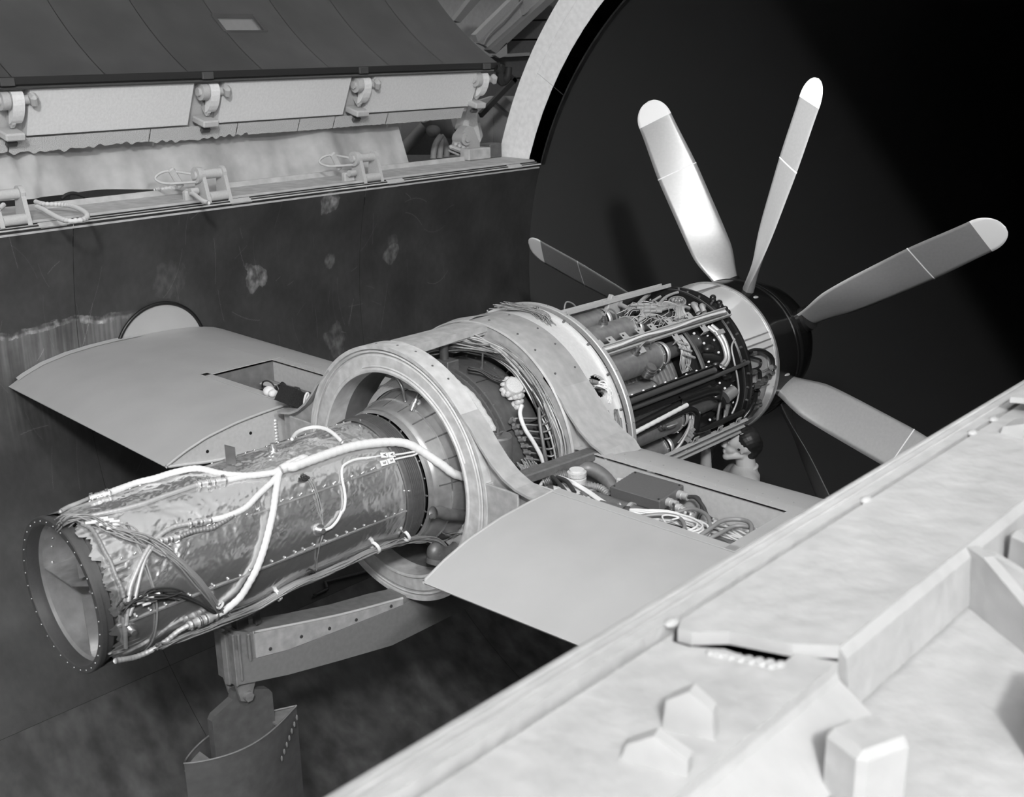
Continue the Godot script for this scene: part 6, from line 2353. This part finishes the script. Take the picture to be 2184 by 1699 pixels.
	for i in 5:
		tube(st, [Vector3(0.46 + i * 0.004, 0.09, 0.77), Vector3(0.45, 0.09 + i * 0.003, 0.86), Vector3(0.44 + i * 0.005, 0.075, 0.96), Vector3(0.42 + i * 0.005, 0.06, 1.06), Vector3(0.40 + i * 0.004, 0.05, 1.18)], 0.005, 7)
	stuff("lead", st, M.wire_light, thing("lead_run", "pale leads sweeping across the tee fitting and the lagged pipe", "leads", Vector3(0.44, 0.08, 0.97)))
	o = thing("wire_run", "spray of cut pale wires at the inner end of the edge bar", "wire bundle", Vector3(0.33, 0.04, 0.76))
	st = S()
	for i in 22:
		var a := rng.randf()
		tube(st, [Vector3(0.25 + 0.12 * a, 0.07, 0.82 - 0.06 * a), Vector3(0.30 + 0.12 * a, 0.07, 0.78 - 0.06 * a), Vector3(0.34 + 0.10 * a, 0.04, 0.74 - 0.04 * a)], 0.004, 5, 4)
	stuff("wire", st, M.wire_light, o)
	st = S()
	box(st, Vector3(0.02, 0.09, 0.12), Transform3D(Basis(Vector3.UP, 0.2), Vector3(0.70, 0.02, 1.0)), 0.02)
	cyl(st, Vector3(0.685, 0.02, 0.99), Vector3(0.68, 0.02, 0.99), 0.012, -1, 10)
	one("mount_lug", st, M.bay, "pale rounded lug plate with a hole on the bay's front wall", "lug")

func far_bay() -> void:
	var o := thing("stained_block", "dark stained wooden block leaning in the inner end of the far bay", "block", P([0.249,0.192,-0.88])[0])
	var st := S()
	var q: Array = P([0.204,0.255,-0.86,0.306,0.186,-0.86,0.261,0.131,-0.86,0.15,0.198,-0.86])
	prism_z(st, PackedVector2Array([Vector2(q[0].x, q[0].y), Vector2(q[1].x, q[1].y), Vector2(q[2].x, q[2].y - 0.02), Vector2(q[3].x, q[3].y - 0.02)]), -0.98, -0.86)
	part("block", st, M.wood_dark, o)
	st = S()
	tube(st, P([0.212,0.158,-0.8,0.217,0.195,-0.8,0.232,0.226,-0.8,0.244,0.229,-0.8,0.247,0.215,-0.8,0.233,0.198,-0.8,0.226,0.163,-0.8]), 0.006, 8)
	tube(st, P([0.232,0.15,-0.82,0.24,0.189,-0.82,0.254,0.213,-0.82,0.262,0.214,-0.82]), 0.006, 8)
	one("white_cord_loop", st, M.wire_light, "looped white cord standing beside the stained block in the far bay", "cord")
	o = thing("wire_tangle", "dark tangle of wires on the floor of the far wing bay", "wire bundle", Vector3(0.45, 0.02, -1.3))
	st = S()
	for i in 60:
		var z := rng.randf_range(-1.62, -0.9)
		var x := rng.randf_range(0.36, 0.56)
		tube(st, [Vector3(x, 0.0, z), Vector3(x + rng.randf_range(-0.05, 0.05), rng.randf_range(0.03, 0.10), z + 0.06), Vector3(x + rng.randf_range(-0.05, 0.05), rng.randf_range(0.03, 0.10), z + 0.12), Vector3(x + rng.randf_range(-0.05, 0.05), 0.0, z + 0.2)], 0.005, 5, 4)
	stuff("wire", st, M.wire_dark, o)
	st = S()
	for i in 12:
		var z := rng.randf_range(-1.6, -1.0)
		tube(st, [Vector3(0.42, 0.03, z), Vector3(0.46, 0.10, z + 0.05), Vector3(0.42, 0.09, z + 0.14)], 0.0045, 5, 4)
	stuff("pale_wire", st, M.wire_mid, o)
	st = S()
	ball(st, P([0.27,0.153,-1.2])[0], Vector3(0.035, 0.03, 0.035), 8)
	one("tape_lump", st, M.wrap, "white taped lump among the far bay wires, larger of the two", "tape")
	st = S()
	ball(st, P([0.261,0.153,-1.15])[0], Vector3(0.028, 0.022, 0.025), 8)
	one("tape_lump", st, M.wrap, "smaller white taped lump nearer the block in the far bay", "tape")
	st = S()
	bar(st, Vector3(0.60, 0.02, -1.75), Vector3(0.60, 0.02, -0.95), 0.05, 0.01, 0.002)
	one("bay_channel", st, M.bay, "narrow pale channel running along the far bay behind the wires", "channel")
	st = S()
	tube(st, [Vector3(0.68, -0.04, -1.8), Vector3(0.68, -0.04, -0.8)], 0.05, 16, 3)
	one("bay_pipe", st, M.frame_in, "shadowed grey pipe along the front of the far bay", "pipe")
# ---------- support below the engine ----------
func support() -> void:
	var o := thing("support_beam", "heavy grey box beam slanting down from the rear hoop under the exhaust pipe", "beam", Vector3(-0.2, -0.65, 0))
	var top := Q([-0.862, -0.415, -0.783, -0.457, -0.738, -0.463, -0.51, -0.519, -0.253, -0.574, -0.02, -0.608, 0.103, -0.632])
	var bot := Q([0.6, -0.66, 0.6, -0.865, 0.291, -0.864, 0.009, -0.862, -0.322, -0.802, -0.607, -0.747, -0.868, -0.68])
	var poly := top.duplicate()
	poly.append_array(bot)
	var st := S()
	prism_z(st, poly, -0.062, 0.062)
	part("box_beam", st, M.beam, o)
	# pale side plate over the upper half, and the grey plate below it
	st = S()
	prism_z(st, Q([-0.765, -0.46, -0.738, -0.463, -0.51, -0.519, -0.253, -0.574, -0.02, -0.608, 0.10, -0.634, 0.10, -0.668, -0.258, -0.645, -0.595, -0.62, -0.765, -0.588]), 0.062, 0.07)
	part("upper_side_plate", st, M.frame, o)
	st = S()
	prism_z(st, Q([-0.868, -0.50, -0.85, -0.52, -0.80, -0.58, -0.765, -0.590, -0.595, -0.622, -0.258, -0.647, 0.10, -0.670, 0.6, -0.67, 0.6, -0.86, 0.291, -0.86, 0.009, -0.858, -0.322, -0.798, -0.607, -0.743, -0.868, -0.676]), 0.060, 0.074)
	part("lower_side_plate", st, M.wing_grey, o)
	st = S()
	for e in [[-0.69, -0.575], [-0.52, -0.585], [-0.36, -0.61], [-0.2, -0.63], [0.02, -0.645]]:
		cyl(st, Vector3(e[0], e[1], 0.068), Vector3(e[0], e[1], 0.074), 0.009, 0.008, 10)
	part("screw", st, M.cap, o)
	st = S()
	tube(st, [Vector3(-0.765, -0.461, 0.066), Vector3(-0.51, -0.52, 0.066), Vector3(-0.253, -0.575, 0.066), Vector3(0.1, -0.634, 0.066)], 0.007, 7)
	part("weld_bead", st, M.lug, o)
	st = S()
	box(st, Vector3(0.012, 0.255, 0.15), at(Vector3(-0.872, -0.555, 0.0)), 0.003)
	bar(st, Vector3(-0.885, -0.43, 0.02), Vector3(-0.885, -0.685, 0.02), 0.022, 0.03, 0.004)
	part("end_plate", st, M.beam, o)
	st = S()
	bar(st, Vector3(-0.80, -0.45, 0.078), Vector3(-0.80, -0.585, 0.078), 0.014, 0.012, 0.003)
	bar(st, Vector3(-0.85, -0.43, 0.078), Vector3(-0.85, -0.66, 0.078), 0.014, 0.012, 0.003)
	part("corner_angle", st, M.beam, o)
	# saddle bracket on top, holding the pipe leads
	st = S()
	box(st, Vector3(0.06, 0.09, 0.05), at(Vector3(-0.80, -0.39, 0.02)), 0.004)
	cyl(st, Vector3(-0.83, -0.37, 0.02), Vector3(-0.835, -0.37, 0.02), 0.008, -1, 8)
	box(st, Vector3(0.03, 0.1, 0.03), at(Vector3(-0.72, -0.40, 0.03)), 0.004)
	part("saddle_bracket", st, M.cap, o)
	st = S()
	bar(st, Vector3(-0.93, -0.40, -0.02), Vector3(-0.72, -0.365, -0.05), 0.03, 0.012, 0.002)
	bar(st, Vector3(-0.74, -0.35, 0.0), Vector3(-0.62, -0.345, -0.03), 0.02, 0.012, 0.002)
	part("cross_angle", st, M.cap, o)
	# fork and mast
	o = thing("mast_fork", "grey fork with a big bolt hanging from the aft end of the beam", "fork", Vector3(-0.83, -0.72, 0))
	for z in [0.045, -0.045]:
		st = S()
		prism_z(st, Q([-0.875, -0.66, -0.765, -0.70, -0.795, -0.775, -0.825, -0.79, -0.852, -0.775]), z - 0.007, z + 0.007)
		part("cheek", st, M.beam, o)
	st = S()
	cyl(st, Vector3(-0.818, -0.762, -0.07), Vector3(-0.818, -0.762, 0.06), 0.018, -1, 16)
	cyl(st, Vector3(-0.818, -0.762, 0.052), Vector3(-0.818, -0.762, 0.072), 0.024, -1, 6)
	part("bolt", st, M.beam, o)
	o = thing("mast_plate", "flat dark grey mast plate standing in the streamlined fairing", "mast", Vector3(-0.82, -1.3, 0))
	st = S()
	prism_z(st, Q([-0.862, -0.735, -0.872, -0.772, -0.97, -0.808, -0.985, -0.83, -0.987, -1.5, -0.665, -1.5, -0.668, -0.83, -0.685, -0.803, -0.757, -0.772, -0.785, -0.735]), -0.02, 0.02)
	part("plate", st, M.mast, o)
	o = thing("mast_fairing", "dark streamlined fairing round the mast with a sharp tail", "fairing", Vector3(-0.87, -2.9, 0.02))
	# lens shaped section, open at the top
	var sec := []
	for k in 21:
		var u := k / 20.0
		sec.append(Vector2(lerpf(-1.13, -0.53, u), 0.105 * sin(PI * pow(u, 0.85))))
	st = S()
	soft(st)
	for s in [1.0, -1.0]:
		soft(st)
		for k in 20:
			var a: Vector2 = sec[k]
			var b: Vector2 = sec[k + 1]
			var A := Vector3(a.x, -0.975, a.y * s)
			var B := Vector3(b.x, -0.975, b.y * s)
			quad(st, A, B, B + Vector3(0, -2.065, 0), A + Vector3(0, -2.065, 0))
	part("skin", st, M.mast, o)
	st = S()
	for s in [1.0, -1.0]:
		var c := []
		for e in sec:
			c.append(Vector3(e.x, -0.974, e.y * s))
		tube(st, c, 0.0045, 6, 1)
	part("top_edge", st, M.beam, o)
	st = S()
	var cp := PackedVector2Array()
	for k in range(15, 21):
		cp.append(Vector2(sec[k].x, sec[k].y - 0.002))
	for k in range(19, 14, -1):
		cp.append(Vector2(sec[k].x, -sec[k].y + 0.002))
	prism_y(st, cp, -0.99, -0.98)
	var cq := PackedVector2Array()
	for k in range(0, 5):
		cq.append(Vector2(sec[k].x, sec[k].y - 0.002))
	for k in range(4, 0, -1):
		cq.append(Vector2(sec[k].x, -sec[k].y + 0.002))
	prism_y(st, cq, -1.02, -1.01)
	part("cap_plate", st, M.beam, o)
	st = S()
	for k in 7:
		ball(st, Vector3(-0.70 + 0.022 * k, -1.13 + 0.022 * k, 0.1 - 0.008 * k), Vector3(0.006, 0.016, 0.005), 6)
	part("paint_blister", st, M.beam, o)
	st = S()
	tube(st, pc(3.02, [1.28, 219.2, 1.40, 219.2, 1.415, 218.9, 1.42, 218.3, 1.44, 218.15, 1.79, 219.1, 2.2, 219.9]), 0.012, 8, 3)
	one("bent_conduit", st, M.cap, "thin cranked conduit on the dark tunnel wall below the far wing", "conduit")

# ---------- the man at the cowl ----------
func field_mesh(st: SurfaceTool, lo: Vector3, hi: Vector3, cell: float, bones: Array, blend: float, extra: Callable) -> void:
	# bones: [a, b, ra, rb]; surface nets of their smooth union
	var n := Vector3i(((hi - lo) / cell).ceil()) + Vector3i.ONE
	var f := PackedFloat32Array()
	f.resize(n.x * n.y * n.z)
	f.fill(1.0)
	for b in bones:
		var a: Vector3 = b[0]
		var e: Vector3 = b[1]
		var rm: float = maxf(b[2], b[3]) + 3.0 * blend + cell * 2.0
		var i0 := Vector3i(((a.min(e) - Vector3.ONE * rm - lo) / cell).floor()).clamp(Vector3i.ZERO, n - Vector3i.ONE)
		var i1 := Vector3i(((a.max(e) + Vector3.ONE * rm - lo) / cell).ceil()).clamp(Vector3i.ZERO, n - Vector3i.ONE)
		var d := e - a
		var dd := maxf(d.length_squared(), 1e-9)
		for z in range(i0.z, i1.z + 1):
			for y in range(i0.y, i1.y + 1):
				for x in range(i0.x, i1.x + 1):
					var p := lo + Vector3(x, y, z) * cell
					var u := clampf((p - a).dot(d) / dd, 0.0, 1.0)
					var v := p.distance_to(a + d * u) - lerpf(b[2], b[3], u)
					var id := (z * n.y + y) * n.x + x
					var o := f[id]
					var h := maxf(blend - absf(o - v), 0.0) / blend
					f[id] = minf(o, v) - h * h * blend * 0.25
	var vid := {}
	var pos := []
	var at_cell := func(x: int, y: int, z: int) -> int: return (z * n.y + y) * n.x + x
	for z in n.z - 1:
		for y in n.y - 1:
			for x in n.x - 1:
				var base := (z * n.y + y) * n.x + x
				var m := 0
				for k in 8:
					if f[base + (k & 1) + ((k >> 1) & 1) * n.x + (k >> 2) * n.x * n.y] < 0.0:
						m += 1
				if m == 0 or m == 8:
					continue
				var c := Vector3.ZERO
				var cnt := 0
				for e in [[0, 1], [2, 3], [4, 5], [6, 7], [0, 2], [1, 3], [4, 6], [5, 7], [0, 4], [1, 5], [2, 6], [3, 7]]:
					var va := f[base + (e[0] & 1) + ((e[0] >> 1) & 1) * n.x + (e[0] >> 2) * n.x * n.y]
					var vb := f[base + (e[1] & 1) + ((e[1] >> 1) & 1) * n.x + (e[1] >> 2) * n.x * n.y]
					if (va < 0.0) != (vb < 0.0):
						var t := va / (va - vb)
						c += Vector3(e[0] & 1, (e[0] >> 1) & 1, e[0] >> 2).lerp(Vector3(e[1] & 1, (e[1] >> 1) & 1, e[1] >> 2), t)
						cnt += 1
				vid[base] = pos.size()
				pos.append(extra.call(lo + (Vector3(x, y, z) + c / cnt) * cell))
	soft(st)
	for z in range(1, n.z - 1):
		for y in range(1, n.y - 1):
			for x in range(1, n.x - 1):
				var base := (z * n.y + y) * n.x + x
				var v0 := f[base]
				for ax in 3:
					var step: int = [1, n.x, n.x * n.y][ax]
					var s1: int = [n.x, n.x * n.y, 1][ax]
					var s2: int = [n.x * n.y, 1, n.x][ax]
					var v1 := f[base + step]
					if (v0 < 0.0) == (v1 < 0.0):
						continue
					var q := [base, base - s1, base - s1 - s2, base - s2]
					if not (vid.has(q[0]) and vid.has(q[1]) and vid.has(q[2]) and vid.has(q[3])):
						continue
					if v0 < 0.0:
						quad(st, pos[vid[q[3]]], pos[vid[q[2]]], pos[vid[q[1]]], pos[vid[q[0]]])
					else:
						quad(st, pos[vid[q[0]]], pos[vid[q[1]]], pos[vid[q[2]]], pos[vid[q[3]]])

func man() -> void:
	var hc := Vector3(2.588, -0.418, 0.445)     # middle of the head
	var tilt := deg_to_rad(15.0)
	var fh := Vector3(-0.683, 0, -0.731)        # which way he faces, level
	var fwd := fh * cos(tilt) + Vector3.UP * sin(tilt)
	var side := fh.cross(Vector3.UP).normalized()   # his right
	var up := side.cross(fwd).normalized()
	var h := func(f: float, u: float, s: float) -> Vector3: return hc + fwd * f + up * u + side * s
	var feet := -2.06
	var o := thing("person", "young man with short parted dark hair in a light shirt looking up under the cowl", "person", Vector3(2.62, feet, 0.47))
	var nk := hc - Vector3.UP * 0.118 - fh * 0.03
	var ch := nk - Vector3.UP * 0.125
	var hip := ch - Vector3.UP * 0.46 - fh * 0.02
	var id := func(p: Vector3) -> Vector3: return p
	# head and neck
	var st := S()
	var b := []
	b.append([h.call(-0.022, 0.035, 0.02), h.call(-0.022, 0.035, -0.02), 0.078, 0.078])   # skull
	b.append([h.call(-0.045, 0.02, 0), h.call(0.03, 0.045, 0), 0.076, 0.062])
	b.append([h.call(0.045, 0.02, 0.018), h.call(0.045, 0.02, -0.018), 0.044, 0.044])        # brow
	b.append([h.call(0.05, -0.03, 0.012), h.call(0.05, -0.03, -0.012), 0.038, 0.038])       # cheeks
	b.append([h.call(0.052, -0.06, 0), h.call(0.06, -0.085, 0), 0.03, 0.02])                # mouth to chin
	b.append([h.call(0.066, -0.092, 0.006), h.call(0.066, -0.092, -0.006), 0.016, 0.016])   # chin
	b.append([h.call(-0.012, -0.05, 0.052), h.call(0.055, -0.085, 0.018), 0.018, 0.018])    # jaw
	b.append([h.call(-0.012, -0.05, -0.052), h.call(0.055, -0.085, -0.018), 0.018, 0.018])
	b.append([h.call(0.086, 0.022, 0), h.call(0.106, -0.022, 0), 0.008, 0.0125])             # nose
	b.append([h.call(0.094, -0.026, 0.009), h.call(0.094, -0.026, -0.009), 0.008, 0.008])
	b.append([h.call(0.086, -0.052, 0.012), h.call(0.086, -0.052, -0.012), 0.006, 0.006])    # lips
	b.append([h.call(0.084, -0.064, 0.010), h.call(0.084, -0.064, -0.010), 0.006, 0.006])
	for s in [1.0, -1.0]:
		b.append([h.call(-0.014, 0.014, s * 0.078), h.call(-0.004, -0.022, s * 0.076), 0.013, 0.008])   # ear
		b.append([h.call(-0.02, 0.002, s * 0.082), h.call(-0.018, 0.012, s * 0.082), 0.01, 0.012])
	b.append([hc - Vector3.UP * 0.05 - fh * 0.03, nk - Vector3.UP * 0.05 - fh * 0.02, 0.058, 0.064])
	field_mesh(st, hc - Vector3(0.17, 0.26, 0.17), hc + Vector3(0.17, 0.16, 0.17), 0.0042, b, 0.014, id)
	part("head", st, M.skin, o)
	st = S()
	for s in [1.0, -1.0]:
		ball(st, h.call(0.078, 0.012, s * 0.03), Vector3(0.011, 0.009, 0.011), 8)
	part("eye", st, M.wrap, o)
	st = S()
	for s in [1.0, -1.0]:
		tube(st, [h.call(0.088, 0.034, s * 0.014), h.call(0.086, 0.038, s * 0.03), h.call(0.07, 0.034, s * 0.047)], 0.005, 6)
	part("eyebrow", st, M.hair, o)
	# hair: a cap of short hair, higher on top, with a parting
	st = S()
	b = []
	b.append([h.call(-0.03, 0.05, 0.022), h.call(-0.03, 0.05, -0.022), 0.082, 0.082])
	b.append([h.call(-0.065, 0.02, 0.0), h.call(0.02, 0.085, 0.0), 0.076, 0.05])
	b.append([h.call(0.012, 0.088, 0.0), h.call(-0.06, 0.092, 0.0), 0.03, 0.03])
	b.append([h.call(-0.075, -0.02, 0.03), h.call(-0.075, -0.02, -0.03), 0.042, 0.042])
	for s in [1.0, -1.0]:
		b.append([h.call(-0.02, 0.03, s * 0.058), h.call(0.012, 0.0, s * 0.06), 0.028, 0.018])
	var trim := func(p: Vector3) -> Vector3:
		var q := p - hc
		var u := q.dot(up)
		var f := q.dot(fwd)
		var s := q.dot(side)
		var wob := 0.0012 * sin(u * 190.0 + s * 60.0) * sin(f * 150.0 + s * 90.0)
		return p + q.normalized() * wob
	field_mesh(st, hc - Vector3(0.18, 0.14, 0.18), hc + Vector3(0.18, 0.18, 0.18), 0.005, b, 0.012, trim)
	part("hair", st, M.hair, o)
	st = S()
	tube(st, [h.call(0.038, 0.088, -0.056), h.call(0.0, 0.106, -0.064), h.call(-0.04, 0.106, -0.070), h.call(-0.075, 0.092, -0.066)], 0.0032, 6)
	part("parting", st, M.skin, o)
	# shirt and trousers
	st = S()
	b = []
	b.append([nk - Vector3.UP * 0.055 - fh * 0.02, nk - Vector3.UP * 0.075 - fh * 0.02, 0.07, 0.085])
	b.append([ch + side * 0.13, ch - side * 0.13, 0.085, 0.085])
	b.append([ch - Vector3.UP * 0.1 + side * 0.07, ch - Vector3.UP * 0.1 - side * 0.07, 0.115, 0.115])
	b.append([ch - Vector3.UP * 0.1, hip, 0.13, 0.13])
	b.append([ch + side * 0.17, ch + side * 0.16 + fh * 0.20 - Vector3.UP * 0.16, 0.068, 0.054])
	b.append([ch - side * 0.17, ch - side * 0.19 + fh * 0.10 - Vector3.UP * 0.24, 0.068, 0.054])
	b.append([ch + side * 0.09 - Vector3.UP * -0.03, nk - Vector3.UP * 0.07, 0.07, 0.06])
	b.append([ch - side * 0.09 - Vector3.UP * -0.03, nk - Vector3.UP * 0.07, 0.07, 0.06])
	field_mesh(st, ch - Vector3(0.42, 0.65, 0.42), ch + Vector3(0.42, 0.2, 0.42), 0.014, b, 0.04, id)
	part("shirt", st, M.shirt, o)
	st = S()
	var ring := []
	for k in 13:
		var a := lerpf(0.5, TAU - 0.5, k / 12.0)
		ring.append(nk - Vector3.UP * (0.035 + 0.02 * cos(a)) - fh * 0.02 + (fh * cos(a) + side * sin(a)) * 0.062)
	tube(st, ring, 0.011, 8, 3)
	part("collar", st, M.shirt, o)
	st = S()
	b = []
	b.append([hip + side * 0.06, hip - side * 0.06, 0.14, 0.14])
	for s in [1.0, -1.0]:
		var kn: Vector3 = hip + side * s * 0.10 - Vector3.UP * 0.44 + fh * 0.03
		var an: Vector3 = Vector3(hip.x, feet + 0.09, hip.z) + side * s * 0.11
		b.append([hip + side * s * 0.09, kn, 0.105, 0.075])
		b.append([kn, an, 0.078, 0.062])
	field_mesh(st, Vector3(hip.x - 0.4, feet, hip.z - 0.4), hip + Vector3(0.4, 0.25, 0.4), 0.018, b, 0.04, id)
	part("trousers", st, M.cap, o)
	for s in [1.0, -1.0]:
		st = S()
		var an: Vector3 = Vector3(hip.x, feet + 0.045, hip.z) + side * s * 0.11
		ball(st, an + fh * 0.06, Vector3(0.11, 0.045, 0.11), 8)
		part("shoe", st, M.black, o)
	# forearms and hands: the right one reaches up to the engine beside his face
	for s in [1.0, -1.0]:
		st = S()
		var el: Vector3 = ch + side * 0.16 + fh * 0.20 - Vector3.UP * 0.16
		var wr := Vector3(2.442, -0.452, 0.292)
		var aim := Vector3(-0.25, 0.9, -0.1).normalized()
		if s < 0:
			el = ch - side * 0.19 + fh * 0.10 - Vector3.UP * 0.24
			wr = el + fh * 0.2 + Vector3.UP * 0.12
			aim = (fh + Vector3.UP * 0.4).normalized()
		b = []
		b.append([el, wr, 0.047, 0.031])
		var ac := fh.cross(aim).normalized()
		var pl := aim.cross(ac).normalized()
		if pl.dot(fh) < 0:
			pl = -pl
		var palm: Vector3 = wr + aim * 0.05
		for k in 4:
			var off := (k - 1.5) * 0.019
			b.append([wr + ac * off * 0.5, palm + aim * 0.035 + ac * off, 0.016, 0.0125])
			var k1: Vector3 = palm + aim * (0.035 + 0.030) + ac * off * 1.08 + pl * 0.014
			var k2: Vector3 = k1 + aim * 0.014 + pl * [0.026, 0.030, 0.028, 0.022][k]
			var k3: Vector3 = k2 - aim * 0.008 + pl * 0.018
			b.append([palm + aim * 0.035 + ac * off, k1, 0.0105, 0.0095])
			b.append([k1, k2, 0.0095, 0.0085])
			b.append([k2, k3, 0.0085, 0.0075])
		b.append([wr + aim * 0.015 + ac * 0.024 * s, palm + ac * 0.05 * s + pl * 0.018, 0.014, 0.011])
		b.append([palm + ac * 0.05 * s + pl * 0.018, palm + aim * 0.03 + ac * 0.05 * s + pl * 0.04, 0.010, 0.0085])
		var mn: Vector3 = el.min(palm) - Vector3.ONE * 0.12
		var mx: Vector3 = el.max(palm) + Vector3.ONE * 0.12
		field_mesh(st, mn, mx, 0.0055, b, 0.008, id)
		part("forearm", st, M.skin, o)
	# what he stands on
	var w := thing("work_stand", "low wooden work stand under the man's feet in the tunnel", "stand", Vector3(2.6, -2.98, 0.45))
	for k in 4:
		st = S()
		box(st, Vector3(0.9, 0.03, 0.2), at(Vector3(2.6, -2.075, 0.14 + k * 0.205)), 0.004)
		part("plank", st, M.wood, w)
	for e in [[2.2, 0.1], [3.0, 0.1], [2.2, 0.8], [3.0, 0.8]]:
		st = S()
		var fl := -sqrt(3.045 * 3.045 - e[1] * e[1])
		bar(st, Vector3(e[0], -2.09, e[1]), Vector3(e[0], fl, e[1]), 0.05, 0.05, 0.004, Vector3.RIGHT)
		part("leg", st, M.wood, w)

func _ready() -> void:
	rng.seed = 7
	stage()
	materials()
	tunnel()
	far_sill()
	near_lip()
	hall()
	hall_back()
	lid()
	canvas()
	clevis(-0.27, "nearest grey clevis with pin on the far sill, rope looped beside it")
	clevis(1.164, "middle grey clevis with pin on the far sill, at the end of the rope")
	clevis(2.559, "farthest grey clevis with pin on the far sill, under the canvas corner")
	wings()
	nacelle()
	shroud()
	exhaust_cone()
	exhaust()
	engine()
	cowl()
	props()
	bundles()
	near_bay()
	far_bay()
	support()
	pipe_cables()
	man()
